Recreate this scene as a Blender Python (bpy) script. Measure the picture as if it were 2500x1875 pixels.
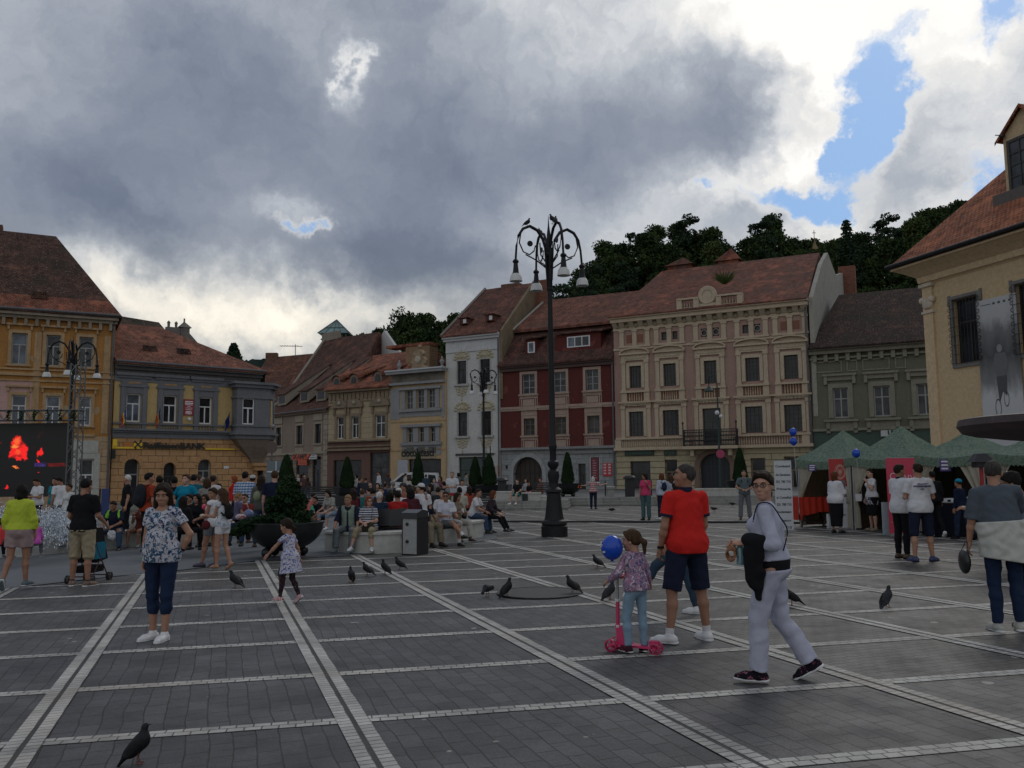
import bpy,bmesh,math,random
import numpy as np
from mathutils import Vector,Matrix,Euler
for o in list(bpy.data.objects):bpy.data.objects.remove(o)
SC=bpy.context.scene
COL=SC.collection
random.seed(7);RNG=np.random.RandomState(11)
R=math.radians
CAM_H,PITCH,ROLL,FPX=1.68,R(6.05),R(0.5),2100.0
fwd=Vector((0,math.cos(PITCH),math.sin(PITCH)));up0=Vector((0,-math.sin(PITCH),math.cos(PITCH)));rt0=Vector((1,0,0))
rt=rt0*math.cos(ROLL)-up0*math.sin(ROLL);up=rt0*math.sin(ROLL)+up0*math.cos(ROLL)
cd=bpy.data.cameras.new('camera');cam=bpy.data.objects.new('camera',cd);COL.objects.link(cam)
m=Matrix((rt,up,-fwd)).transposed().to_4x4();m.translation=(0,0,CAM_H);cam.matrix_world=m
cd.sensor_fit='HORIZONTAL';cd.sensor_width=36;cd.lens=36*FPX/2500;cd.clip_start=0.1;cd.clip_end=6000
SC.camera=cam
SC.view_settings.view_transform='Standard';SC.view_settings.look='None'
SC.view_settings.exposure=0.0;SC.view_settings.gamma=1.0
GA,GB=0.010,-0.002
def ray(px,py):return rt*((px-1250)/FPX)-up*((py-937.5)/FPX)+fwd
def gz(x,y):return GA*x+GB*y
def ground(px,py,lift=0.0):
 d=ray(px,py);t=-(CAM_H-lift)/(d.z-GA*d.x-GB*d.y);return Vector((0,0,CAM_H))+d*t
def at(px,py,Y):
 d=ray(px,py);return Vector((0,0,CAM_H))+d*(Y/d.y)
class NT:
 def __init__(s,nt):s.nt=nt;s.n=nt.nodes;s.l=nt.links
 def node(s,typ,**kw):
  n=s.n.new(typ)
  for k,v in kw.items():setattr(n,k,v)
  return n
 def link(s,a,b):s.l.new(a,b)
 def put(s,sock,v):
  if isinstance(v,bpy.types.NodeSocket):s.l.new(v,sock)
  elif v is not None:sock.default_value=v
 def math(s,op,a,b=None,c=None,clamp=False):
  n=s.node('ShaderNodeMath',operation=op);n.use_clamp=clamp
  s.put(n.inputs[0],a);s.put(n.inputs[1],b);s.put(n.inputs[2],c);return n.outputs[0]
 def vmath(s,op,a,b=None,sc=None):
  n=s.node('ShaderNodeVectorMath',operation=op)
  s.put(n.inputs[0],a);s.put(n.inputs[1],b)
  if sc is not None:s.put(n.inputs['Scale'],sc)
  return n
 def mix(s,f,a,b,mode='MIX'):
  n=s.node('ShaderNodeMix',data_type='RGBA',blend_type=mode);n.clamp_factor=True
  s.put(n.inputs[0],f);s.put(n.inputs[6],col4(a));s.put(n.inputs[7],col4(b));return n.outputs[2]
 def noise(s,vec,scale,detail=4,rough=.55,dist=0,out=0):
  n=s.node('ShaderNodeTexNoise');n.inputs['Scale'].default_value=scale;n.inputs['Detail'].default_value=detail
  n.inputs['Roughness'].default_value=rough;n.inputs['Distortion'].default_value=dist
  if vec is not None:s.link(vec,n.inputs['Vector'])
  return n.outputs[out]
 def ramp(s,f,stops,interp='LINEAR'):
  n=s.node('ShaderNodeValToRGB');cr=n.color_ramp;cr.interpolation=interp
  while len(cr.elements)<len(stops):cr.elements.new(.5)
  for e,(p,c)in zip(cr.elements,stops):e.position=p;e.color=col4(c)
  s.put(n.inputs[0],f);return n.outputs[0]
 def mr(s,v,a,b,c=0,d=1,smooth=False):
  n=s.node('ShaderNodeMapRange');n.clamp=True
  if smooth:n.interpolation_type='SMOOTHSTEP'
  s.put(n.inputs[0],v);s.put(n.inputs[1],a);s.put(n.inputs[2],b);s.put(n.inputs[3],c);s.put(n.inputs[4],d);return n.outputs[0]
 def comb(s,x=0,y=0,z=0):
  n=s.node('ShaderNodeCombineXYZ');s.put(n.inputs[0],x);s.put(n.inputs[1],y);s.put(n.inputs[2],z);return n.outputs[0]
 def sep(s,v):
  n=s.node('ShaderNodeSeparateXYZ');s.link(v,n.inputs[0]);return n.outputs
def col4(c):
 if isinstance(c,bpy.types.NodeSocket):return c
 if isinstance(c,(int,float)):return(c,c,c,1)
 return tuple(c)if len(c)==4 else(c[0],c[1],c[2],1)
def srgb(r,g,b):
 f=lambda v:(v/255/12.92)if v/255<=.04045 else((v/255+.055)/1.055)**2.4
 return(f(r),f(g),f(b))
SUN_AZ,SUN_EL=R(30),R(40)
W=bpy.data.worlds.new('World');SC.world=W;W.use_nodes=True
T=NT(W.node_tree)
for n in list(T.n):T.n.remove(n)
tc=T.node('ShaderNodeTexCoord');gen=tc.outputs['Generated']
sky=T.node('ShaderNodeTexSky',sky_type='NISHITA');sky.sun_disc=False
sky.sun_elevation=SUN_EL;sky.sun_rotation=SUN_AZ;sky.air_density=1.3;sky.dust_density=1.0;sky.ozone_density=1.5
xyz=T.sep(gen)
az=T.math('ARCTAN2',xyz[0],xyz[1]);el=T.math('ARCSINE',xyz[2])
elp=T.math('MAXIMUM',xyz[2],0.02)
hz=T.math('ADD',elp,0.22)
cl=T.comb(T.math('DIVIDE',xyz[0],hz),T.math('DIVIDE',xyz[1],hz),0)
ae=T.comb(az,el,0)
def vnoise(vec,scale,detail,rough,amp):
 n=T.node('ShaderNodeTexNoise');n.inputs['Scale'].default_value=scale;n.inputs['Detail'].default_value=detail;n.inputs['Roughness'].default_value=rough
 T.link(vec,n.inputs['Vector'])
 v=T.vmath('SUBTRACT',n.outputs['Color'],(.5,.5,.5)).outputs[0]
 return T.vmath('SCALE',v,sc=amp).outputs[0]
w1=vnoise(ae,5.0,6,.62,.16)
w2=vnoise(ae,20.0,5,.62,.05)
aw=T.vmath('ADD',T.vmath('ADD',ae,w1).outputs[0],w2).outputs[0]
aw=T.vmath('MULTIPLY',aw,(1,1,0)).outputs[0]
def azel(px,py):
 d=ray(px,py).normalized();return math.atan2(d.x,d.y),math.asin(d.z)
def blob(acc,px,py,sx,sy,w,rot=0):
 a,e=azel(px,py)
 mp=T.node('ShaderNodeMapping',vector_type='TEXTURE')
 mp.inputs['Location'].default_value=(a,e,0);mp.inputs['Rotation'].default_value=(0,0,R(rot))
 mp.inputs['Scale'].default_value=(sx/2100,sy/2100,1);T.link(aw,mp.inputs['Vector'])
 d=T.vmath('DOT_PRODUCT',mp.outputs[0],mp.outputs[0]).outputs['Value']
 g=T.math('EXPONENT',T.math('MULTIPLY',d,-0.5))
 return T.math('MULTIPLY_ADD',g,w,acc)
B=0.37
for b in[(1960,-40,260,110,.45,0),(2280,-60,420,170,.38,0),(2400,320,210,170,.33,0),(2080,90,110,90,.22,-40),(1960,330,90,120,.34,30),(1790,440,180,45,.38,12),(2250,560,230,60,.30,0),(1380,570,260,110,.10,0),(870,150,14,44,.36,-8),(860,150,70,100,.10,-8),(690,545,60,22,.20,-12),(690,560,150,70,.12,0),(380,725,190,45,.34,0),(640,790,260,50,.32,0),(560,640,140,42,.20,-25),(1000,800,150,40,.25,0),(250,700,90,50,.2,0),(-60,330,110,220,.14,0),(2000,-250,700,200,.24,0),(1280,60,190,200,.13,0),(1600,620,300,60,.18,0),(250,20,300,90,.07,0),(560,330,120,120,.05,0),(1270,560,120,60,.06,0),(640,-20,200,60,.10,0),(480,230,140,110,-.06,-30),(170,470,300,95,-.17,0),(960,320,330,85,-.13,-12),(1010,-10,160,80,-.07,0),(1500,300,200,100,-.12,-10),(1060,640,330,60,-.19,0),(1850,100,120,80,-.30,0),(1750,200,120,120,-.08,0),(950,540,150,90,-.13,0),(480,590,160,34,-.17,-15),(2330,470,120,40,-.16,0),(2280,330,60,40,-.12,0),(2440,210,60,40,-.10,0),(1330,400,120,60,-.05,0)]:
 B=blob(B,*b)
n1=T.noise(aw,9,7,.6);n2=T.noise(aw,3.2,5,.55);n3=T.noise(aw,34,4,.6)
amp=T.mr(B,.25,.8,.27,.80)
det=T.math('ADD',T.math('MULTIPLY',T.math('SUBTRACT',n1,.5),amp),T.math('MULTIPLY',T.math('SUBTRACT',n2,.5),.46))
det=T.math('ADD',det,T.math('MULTIPLY',T.math('SUBTRACT',n3,.5),T.math('MULTIPLY',amp,.22)))
Bn=T.math('ADD',T.math('ADD',B,det),T.mr(xyz[1],.15,-.6,0,.24,True))  # last term: added brightening of the unseen sky behind the camera, lights the facades
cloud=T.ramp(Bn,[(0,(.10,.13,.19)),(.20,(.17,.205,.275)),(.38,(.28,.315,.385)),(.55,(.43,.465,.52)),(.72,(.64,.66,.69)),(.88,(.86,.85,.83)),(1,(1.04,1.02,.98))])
H=0.0
for b in[(2150,190,62,82,1.15,-12),(2180,270,78,40,.8,20),(2120,390,40,62,.8,-20),(1930,475,130,26,.95,-8),(2000,505,60,20,.5,0),(2455,60,50,32,.85,-30),(2330,90,70,20,.25,0),(715,577,30,11,.85,8),(2430,510,60,60,.55,0),(1660,468,36,12,.5,0),(2470,430,40,40,.45,0)]:
 H=blob(H,*b)
hm=T.mr(T.math('ADD',H,T.math('MULTIPLY',T.math('SUBTRACT',n1,.5),2.3)),.40,.95,0,1,True)
skyc=T.mix(1.0,sky.outputs[0],(.10,.10,.10,1),'MULTIPLY')
blue=T.mix(.8,skyc,(.19,.40,.76,1))
edge=T.mr(H,.12,.5,0,.40)
cl2=T.mix(edge,cloud,(.92,.91,.88,1))
cl2=T.mix(T.mr(el,.30,.16,0,1,True),cl2,T.mix(1,cl2,(1.03,.985,.89,1),'MULTIPLY'))
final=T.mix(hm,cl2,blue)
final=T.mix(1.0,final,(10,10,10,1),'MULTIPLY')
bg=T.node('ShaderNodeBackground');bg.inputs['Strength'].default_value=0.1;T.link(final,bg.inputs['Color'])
wo=T.node('ShaderNodeOutputWorld');T.link(bg.outputs[0],wo.inputs[0])
W.cycles.sampling_method='MANUAL';W.cycles.sample_map_resolution=1024
sl=bpy.data.lights.new('sun','SUN');sl.energy=0.5;sl.angle=R(20);sl.color=(1,.95,.87)
so=bpy.data.objects.new('sun',sl);COL.objects.link(so)
sd=Vector((math.sin(SUN_AZ)*math.cos(SUN_EL),math.cos(SUN_AZ)*math.cos(SUN_EL),math.sin(SUN_EL)))
so.rotation_euler=sd.to_track_quat('Z','Y').to_euler()
MATS={}
def mat(key,fn):
 if key in MATS:return MATS[key]
 m=bpy.data.materials.new(key);m.use_nodes=True;t=NT(m.node_tree)
 p=m.node_tree.nodes['Principled BSDF'];fn(t,p);MATS[key]=m;return m
def coords(t):return t.node('ShaderNodeTexCoord').outputs['Object']
def bump(t,p,h,strength=.3,dist=.02):
 b=t.node('ShaderNodeBump');b.inputs['Strength'].default_value=strength;b.inputs['Distance'].default_value=dist
 t.link(h,b.inputs['Height']);t.link(b.outputs[0],p.inputs['Normal'])
def plain(key,c,rough=.6,var=.12,scale=8,metal=0,bmp=0,spec=.5):
 def fn(t,p):
  co=coords(t);n=t.noise(co,scale,5)
  f=t.mr(n,.25,.75,1-var,1+var)
  cc=t.mix(1,c,t.comb(f,f,f),'MULTIPLY');t.link(cc,p.inputs['Base Color'])
  p.inputs['Roughness'].default_value=rough;p.inputs['Metallic'].default_value=metal
  p.inputs['Specular IOR Level'].default_value=spec
  if bmp:bump(t,p,t.noise(co,scale*4,4),bmp,.01)
 return mat(key,fn)
def fabric(c,key=None):
 key=key or 'fabric_%02x%02x%02x'%tuple(int(min(1,v)**.45*255)for v in c[:3])
 def fn(t,p):
  co=coords(t);n=t.noise(co,6,6,.65);f=t.mr(n,.3,.7,.88,1.08)
  t.link(t.mix(1,c,t.comb(f,f,f),'MULTIPLY'),p.inputs['Base Color'])
  p.inputs['Roughness'].default_value=.9;p.inputs['Specular IOR Level'].default_value=.15
  bump(t,p,t.math('ADD',t.noise(t.vmath('MULTIPLY',co,(1,1,.55)).outputs[0],7,3,.5,.25),t.math('MULTIPLY',t.noise(co,110,2),.05)),.55,.05)
 return mat(key,fn)
def floral(key,base,cols,scale=22):
 def fn(t,p):
  co=coords(t);w=t.noise(co,18,3,.6,0,1)
  v=t.vmath('ADD',co,t.vmath('SCALE',w,sc=.05).outputs[0]).outputs[0]
  c=base
  for i,(cc,s,th)in enumerate(cols):
   n=t.noise(t.vmath('ADD',v,(i*7.3,i*3.1,i)).outputs[0],scale*s,2,.5,1.2)
   c=t.mix(t.mr(n,th,th+.04),c,cc)
  t.link(c,p.inputs['Base Color']);p.inputs['Roughness'].default_value=.9;p.inputs['Specular IOR Level'].default_value=.1
  bump(t,p,t.noise(co,14,5,.6,.6),.5,.02)
 return mat(key,fn)
def striped(key,a,b,period,axis=2,duty=.5,both=None):
 def fn(t,p):
  co=t.sep(coords(t))
  f=t.math('FRACT',t.math('ADD',t.math('DIVIDE',co[axis],period),50));m_=t.math('GREATER_THAN',f,duty)
  c=t.mix(m_,a,b)
  if both is not None:
   g=t.math('GREATER_THAN',t.math('FRACT',t.math('ADD',t.math('DIVIDE',co[both],period),50)),duty)
   c=t.mix(t.math('MULTIPLY',g,.6),c,b)
  t.link(c,p.inputs['Base Color']);p.inputs['Roughness'].default_value=.9;p.inputs['Specular IOR Level'].default_value=.1
 return mat(key,fn)
def plaster(key,c,dirt=(.10,.09,.08),amount=.35,patch=None):
 def fn(t,p):
  co=coords(t);n=t.noise(co,1.1,7,.65);s=t.sep(co)
  st=t.noise(t.comb(t.math('MULTIPLY',s[0],3.0),s[1],t.math('MULTIPLY',s[2],.35)),1.0,5,.6)
  f=t.mr(t.noise(co,7,6),.3,.7,.86,1.12)
  c1=t.mix(1,c,t.comb(f,f,f),'MULTIPLY')
  c2=t.mix(t.math('MULTIPLY',t.mr(n,.45,.75),amount),c1,dirt)
  c2=t.mix(t.math('MULTIPLY',t.mr(st,.52,.75),amount*.8),c2,dirt)
  if patch:c2=t.mix(t.mr(t.noise(co,.9,3,.45),.62,.64),c2,patch)
  t.link(c2,p.inputs['Base Color']);p.inputs['Roughness'].default_value=.92;p.inputs['Specular IOR Level'].default_value=.2
  bump(t,p,t.noise(co,18,6),.15,.012)
 return mat(key,fn)
def blocks(key,c,bw=1.0,bh=.42,joint=.02,mort=.35,var=.12,jc=None):
 def fn(t,p):
  s=t.sep(coords(t));v=t.comb(s[0],s[2],0)
  b=t.node('ShaderNodeTexBrick');t.link(v,b.inputs['Vector']);b.inputs['Scale'].default_value=1
  b.inputs['Brick Width'].default_value=bw;b.inputs['Row Height'].default_value=bh;b.inputs['Mortar Size'].default_value=joint
  b.inputs['Mortar Smooth'].default_value=.3
  b.inputs['Color1'].default_value=col4([x*(1+var)for x in c]);b.inputs['Color2'].default_value=col4([x*(1-var)for x in c])
  b.inputs['Mortar'].default_value=col4(jc or[x*mort for x in c])
  f=t.mr(t.noise(coords(t),3,7,.65),.3,.7,.80,1.12)
  t.link(t.mix(1,b.outputs[0],t.comb(f,f,f),'MULTIPLY'),p.inputs['Base Color'])
  p.inputs['Roughness'].default_value=.9;p.inputs['Specular IOR Level'].default_value=.2
  bump(t,p,t.math('SUBTRACT',1,b.outputs['Fac']),.8,.04)
 return mat(key,fn)
def tiles(key,c1,c2,moss=(.05,.045,.03),mossy=.5,tw=.2,th=.17):
 def fn(t,p):
  co=coords(t);s=t.sep(co)
  v=t.comb(t.math('ADD',s[0],s[1]if False else 0),t.math('MULTIPLY',t.math('ADD',s[2],t.math('MULTIPLY',s[1],.2)),1.25),0)
  b=t.node('ShaderNodeTexBrick');t.link(v,b.inputs['Vector']);b.inputs['Scale'].default_value=1
  b.inputs['Brick Width'].default_value=tw;b.inputs['Row Height'].default_value=th;b.inputs['Mortar Size'].default_value=.018;b.inputs['Bias'].default_value=-.1
  b.inputs['Color1'].default_value=col4(c1);b.inputs['Color2'].default_value=col4(c2);b.inputs['Mortar'].default_value=col4([x*.3 for x in c1])
  big=t.noise(co,.45,6,.7);sm=t.noise(co,4,6,.75);f=t.mr(t.noise(t.vmath('MULTIPLY',co,(1,1,.6)).outputs[0],2.2,7,.8),.32,.68,.30,2.1)
  c=t.mix(1,b.outputs[0],t.comb(f,f,f),'MULTIPLY');c=t.mix(t.math('MULTIPLY',t.mr(t.noise(co,.8,5,.7),.52,.62),.6),c,[c1[0]*2.0,c1[1]*1.9,c1[2]*1.7]);c=t.mix(t.math('MULTIPLY',t.mr(big,.42,.62),mossy),c,moss)
  c=t.mix(t.math('MULTIPLY',t.mr(sm,.5,.7),mossy*.9),c,moss)
  c=t.mix(t.math('MULTIPLY',t.mr(t.noise(co,9,2,.5),.62,.68),.6),c,(.24,.20,.17))
  t.link(c,p.inputs['Base Color']);p.inputs['Roughness'].default_value=.9;p.inputs['Specular IOR Level'].default_value=.15
  bump(t,p,t.math('ADD',t.math('SUBTRACT',1,b.outputs['Fac']),t.noise(co,8,4)),.7,.05)
 return mat(key,fn)
def glassy(key,c=(.012,.014,.017),rough=.12):
 def fn(t,p):
  co=coords(t);n=t.noise(co,1.3,3);t.link(t.mix(t.mr(n,.4,.6),c,[x*2.2 for x in c]),p.inputs['Base Color'])
  p.inputs['Roughness'].default_value=rough;p.inputs['Specular IOR Level'].default_value=.35
 return mat(key,fn)
def emis(key,c,s=1.0):
 def fn(t,p):
  p.inputs['Base Color'].default_value=(0,0,0,1);p.inputs['Emission Color'].default_value=col4(c);p.inputs['Emission Strength'].default_value=s
 return mat(key,fn)
def foliage(key,c1,c2,scale=.5):
 def fn(t,p):
  co=coords(t);n=t.noise(co,scale,3);n2=t.noise(co,9,2)
  c=t.mix(t.mr(n,.35,.65),c1,c2);f=t.mr(n2,.3,.7,.6,1.4)
  t.link(t.mix(1,c,t.comb(f,f,f),'MULTIPLY'),p.inputs['Base Color']);p.inputs['Roughness'].default_value=.85;p.inputs['Specular IOR Level'].default_value=.1
 return mat(key,fn)
def tag(o,label=None,cat=None,group=None,kind=None):
 if label:o['label']=label
 if cat:o['category']=cat
 if group:o['group']=group
 if kind:o['kind']=kind
 return o
def empty(name,loc=(0,0,0),rz=0.0,label=None,cat=None,group=None,kind=None):
 o=bpy.data.objects.new(name,None);o.location=loc;o.rotation_euler=(0,0,rz);o.empty_display_size=.1;COL.objects.link(o)
 return tag(o,label,cat,group,kind)
def meshobj(name,V,F,material,parent=None,smooth=False,sharp=None):
 me=bpy.data.meshes.new(name)
 if isinstance(F,np.ndarray):
  nv,nf,k=len(V),len(F),F.shape[1]
  me.vertices.add(nv);me.vertices.foreach_set('co',np.ascontiguousarray(V,dtype=np.float32).ravel())
  me.loops.add(nf*k);me.loops.foreach_set('vertex_index',np.ascontiguousarray(F,dtype=np.int32).ravel())
  me.polygons.add(nf);me.polygons.foreach_set('loop_start',np.arange(0,nf*k,k,dtype=np.int32))
  me.update(calc_edges=True);me.validate()
 else:
  me.from_pydata([tuple(v)for v in V],[],F);me.update()
 if material:me.materials.append(material)
 if smooth:
  me.polygons.foreach_set('use_smooth',[True]*len(me.polygons))
  if sharp:me.set_sharp_from_angle(angle=R(sharp))
 o=bpy.data.objects.new(name,me);COL.objects.link(o)
 if parent:o.parent=parent
 return o
class MB:
 def __init__(s):s.v=[];s.f=[]
 def poly(s,pts):
  i=len(s.v);s.v+=[tuple(p)for p in pts];s.f.append(tuple(range(i,i+len(pts))));return s
 def box(s,x0,x1,y0,y1,z0,z1,M=None):
  i=len(s.v);P=[(x0,y0,z0),(x1,y0,z0),(x1,y1,z0),(x0,y1,z0),(x0,y0,z1),(x1,y0,z1),(x1,y1,z1),(x0,y1,z1)]
  if M is not None:P=[tuple(M@Vector(p))for p in P]
  s.v+=P;s.f+=[tuple(i+k for k in q)for q in((0,3,2,1),(4,5,6,7),(0,1,5,4),(1,2,6,5),(2,3,7,6),(3,0,4,7))];return s
 def solid(s,P,faces):
  i=len(s.v);s.v+=[tuple(p)for p in P];s.f+=[tuple(i+k for k in q)for q in faces];return s
 def prism(s,poly,y0,y1,M=None):
  n=len(poly);i=len(s.v);P=[(x,y0,z)for x,z in poly]+[(x,y1,z)for x,z in poly]
  if M is not None:P=[tuple(M@Vector(p))for p in P]
  s.v+=P;s.f.append(tuple(range(i,i+n)));s.f.append(tuple(range(i+2*n-1,i+n-1,-1)))
  for k in range(n):k2=(k+1)%n;s.f.append((i+k,i+n+k,i+n+k2,i+k2))
  return s
 def lathe(s,prof,c=(0,0,0),n=16,cap=True):
  i=len(s.v);m_=len(prof)
  for r,z in prof:
   for k in range(n):a=2*math.pi*k/n;s.v.append((c[0]+r*math.cos(a),c[1]+r*math.sin(a),c[2]+z))
  for j in range(m_-1):
   for k in range(n):k2=(k+1)%n;s.f.append((i+j*n+k,i+j*n+k2,i+(j+1)*n+k2,i+(j+1)*n+k))
  if cap:s.f.append(tuple(i+k for k in range(n-1,-1,-1)));s.f.append(tuple(i+(m_-1)*n+k for k in range(n)))
  return s
 def tube(s,pts,r,n=8,r2=None):
  pts=[Vector(p)for p in pts];i=len(s.v);m_=len(pts);up_=Vector((0,0,1))
  for j,p in enumerate(pts):
   d=(pts[min(j+1,m_-1)]-pts[max(j-1,0)]).normalized()
   a=d.cross(up_ if abs(d.z)<.95 else Vector((1,0,0))).normalized();b=d.cross(a)
   rr=r[j]if isinstance(r,(list,tuple))else(r if r2 is None else r+(r2-r)*j/(m_-1))
   for k in range(n):t=2*math.pi*k/n;s.v.append(tuple(p+(a*math.cos(t)+b*math.sin(t))*rr))
  for j in range(m_-1):
   for k in range(n):k2=(k+1)%n;s.f.append((i+j*n+k,i+j*n+k2,i+(j+1)*n+k2,i+(j+1)*n+k))
  s.f.append(tuple(i+k for k in range(n-1,-1,-1)));s.f.append(tuple(i+(m_-1)*n+k for k in range(n)))
  return s
 def ball(s,c,r,n=12,sc=(1,1,1)):
  prof=[(max(1e-4,math.sin(math.pi*j/n)*r),-math.cos(math.pi*j/n)*r*sc[2])for j in range(n+1)]
  i=len(s.v);s.lathe(prof,(0,0,0),n+4,cap=False)
  for k in range(i,len(s.v)):x,y,z=s.v[k];s.v[k]=(c[0]+x*sc[0],c[1]+y*sc[1],c[2]+z)
  return s
 def build(s,name,material,parent=None,smooth=False,sharp=35):
  return meshobj(name,s.v,s.f,material,parent,smooth,sharp if smooth else None)
def text_mb(body,size,depth=.01,align='LEFT',bold=0.0,shear=0.0,wid=None):
 cu=bpy.data.curves.new('txt','FONT');cu.body=body;cu.size=size;cu.extrude=depth/2;cu.align_x=align;cu.offset=bold;cu.shear=shear;cu.resolution_u=3
 ob=bpy.data.objects.new('txt',cu);me=bpy.data.meshes.new_from_object(ob)
 v=np.array([tuple(q.co)for q in me.vertices])if len(me.vertices)else np.zeros((0,3));f=[tuple(p.vertices)for p in me.polygons]
 bpy.data.objects.remove(ob);bpy.data.curves.remove(cu);bpy.data.meshes.remove(me)
 if wid and len(v):w=v[:,0].max()-v[:,0].min();v[:,0]*=wid/w
 return v,f
def writing(name,body,size,x,y,z,material,parent,depth=.02,align='LEFT',bold=0.0,shear=0.0,wid=None,mb=None):
 """upright lettering reading from the front (-y side) of its parent"""
 v,f=text_mb(body,size,depth,align,bold,shear,wid)
 P=[(x+a,y-c,z+b)for a,b,c in v]
 if mb is not None:mb.solid(P,f);return mb
 return meshobj(name,P,f,material,parent)
def copy_tree(o,parent=None):
 c=o.copy();COL.objects.link(c)
 if parent:c.parent=parent
 for ch in list(o.children):copy_tree(ch,c)
 return c
def m_paving(t,p):
 co=coords(t);s=t.sep(co)
 ca,sa=math.cos(R(19)),math.sin(R(19))
 u=t.math('ADD',t.math('MULTIPLY',s[0],ca),t.math('MULTIPLY',s[1],sa));v=t.math('SUBTRACT',t.math('MULTIPLY',s[1],ca),t.math('MULTIPLY',s[0],sa))
 wob=t.noise(co,1.2,3,.5,0,1);w2=t.vmath('SCALE',t.vmath('SUBTRACT',wob,(.5,.5,.5)).outputs[0],sc=.09).outputs[0]
 uv=t.vmath('ADD',t.comb(v,u,0),w2).outputs[0];uv2=t.vmath('ADD',t.comb(u,v,0),w2).outputs[0]
 def brick(vec,w,h,mo,a,b,mc):
  n=t.node('ShaderNodeTexBrick');t.link(vec,n.inputs['Vector']);n.inputs['Scale'].default_value=1;n.inputs['Brick Width'].default_value=w;n.inputs['Row Height'].default_value=h
  n.inputs['Mortar Size'].default_value=mo;n.inputs['Mortar Smooth'].default_value=.4;n.inputs['Bias'].default_value=-.2
  n.inputs['Color1'].default_value=col4(a);n.inputs['Color2'].default_value=col4(b);n.inputs['Mortar'].default_value=col4(mc);return n
 b1=brick(uv,.27,.145,.006,(.090,.089,.090),(.055,.056,.058),(.030,.027,.022))
 b2=brick(uv2,.15,.10,.006,(.100,.094,.085),(.060,.057,.052),(.032,.029,.025))
 side=t.math('ADD',t.math('MULTIPLY',s[0],.94),t.math('MULTIPLY',s[1],.325))
 k=t.mr(t.math('ADD',side,t.math('MULTIPLY',t.math('SUBTRACT',t.noise(co,.35,3),.5),.6)),4.90,4.96)
 k=t.math('MAXIMUM',k,t.mr(t.math('SUBTRACT',s[1],t.math('MULTIPLY',s[0],-.2)),13.2,13.3))
 near=t.mr(t.math('SUBTRACT',s[1],t.math('MULTIPLY',s[0],.19)),6.35,6.37)
 k=t.math('MULTIPLY',k,near)
 c=t.mix(k,b1.outputs[0],b2.outputs[0]);h=t.math('SUBTRACT',1,t.mix(k,b1.outputs[1],b2.outputs[1]))
 st=t.mr(t.noise(co,.9,7,.68),.3,.72,.62,1.32);fi=t.mr(t.noise(co,60,3,.6),.3,.7,.78,1.25)
 f=t.math('MULTIPLY',st,fi);c=t.mix(1,c,t.comb(f,f,f),'MULTIPLY')
 thin=t.noise(t.comb(t.math('MULTIPLY',u,3),t.math('MULTIPLY',v,22),0),1,3,.6)
 c=t.mix(t.math('MULTIPLY',t.mr(thin,.62,.68),.6),c,(.025,.024,.022))
 grit=t.mr(t.noise(co,7,5,.7),.62,.75);c=t.mix(t.math('MULTIPLY',grit,.45),c,(.17,.145,.115))
 spot=t.mr(t.noise(co,26,2),.74,.77);c=t.mix(t.math('MULTIPLY',spot,.6),c,(.22,.21,.19));stn=t.mr(t.noise(co,.55,5,.6,1.0),.52,.70);c=t.mix(t.math('MULTIPLY',stn,.5),c,(.030,.029,.028));drop=t.mr(t.noise(co,5.5,1,.3),.775,.80);c=t.mix(drop,c,(.30,.29,.27))
 t.link(c,p.inputs['Base Color'])
 t.link(t.mr(t.noise(co,2.2,5),.3,.7,.42,.68),p.inputs['Roughness']);p.inputs['Specular IOR Level'].default_value=.35
 bump(t,p,t.math('ADD',h,t.math('MULTIPLY',t.noise(co,40,4),.5)),.55,.012)
M_PAVE=mat('dark_stone_setts',m_paving)
def m_band(ang,w,l):
 def fn(t,p):
  co=coords(t);s=t.sep(co);ca,sa=math.cos(ang),math.sin(ang)
  u=t.math('ADD',t.math('MULTIPLY',s[0],ca),t.math('MULTIPLY',s[1],sa));v=t.math('SUBTRACT',t.math('MULTIPLY',s[1],ca),t.math('MULTIPLY',s[0],sa))
  uvn=t.node('ShaderNodeUVMap').outputs[0]
  wob=t.vmath('SCALE',t.vmath('SUBTRACT',t.noise(co,5,3,.5,0,1),(.5,.5,.5)).outputs[0],sc=.02).outputs[0]
  n=t.node('ShaderNodeTexBrick');t.link(t.vmath('ADD',uvn,wob).outputs[0],n.inputs['Vector']);n.inputs['Scale'].default_value=1
  n.inputs['Brick Width'].default_value=l;n.inputs['Row Height'].default_value=w;n.inputs['Mortar Size'].default_value=.006;n.inputs['Mortar Smooth'].default_value=.3
  n.inputs['Color1'].default_value=(.54,.52,.48,1);n.inputs['Color2'].default_value=(.40,.39,.36,1);n.inputs['Mortar'].default_value=(.10,.095,.085,1)
  f=t.math('MULTIPLY',t.mr(t.noise(co,1.3,6,.7),.3,.7,.50,1.18),t.mr(t.noise(co,70,3),.3,.7,.85,1.12))
  c=t.mix(1,n.outputs[0],t.comb(f,f,f),'MULTIPLY')
  c=t.mix(t.math('MULTIPLY',t.mr(t.noise(co,.5,5,.6),.5,.65),.4),c,(.36,.30,.24))
  t.link(c,p.inputs['Base Color']);p.inputs['Roughness'].default_value=.7
  bump(t,p,t.math('SUBTRACT',1,n.outputs['Fac']),.6,.01)
 return fn
M_BA=mat('pale_stone_double_band',m_band(R(109),.5,.075));M_BB=mat('pale_stone_sett_row',m_band(R(11.2),.082,.115))
def sheet(name,pts,lift,material):
 o=meshobj(name,[(x,y,gz(x,y)+lift)for x,y in pts],[tuple(range(len(pts)))],material);o['kind']='structure';return o
sheet('square',[(-2500,-300),(2500,-300),(2500,3000),(-2500,3000)],0,M_PAVE)
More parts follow.
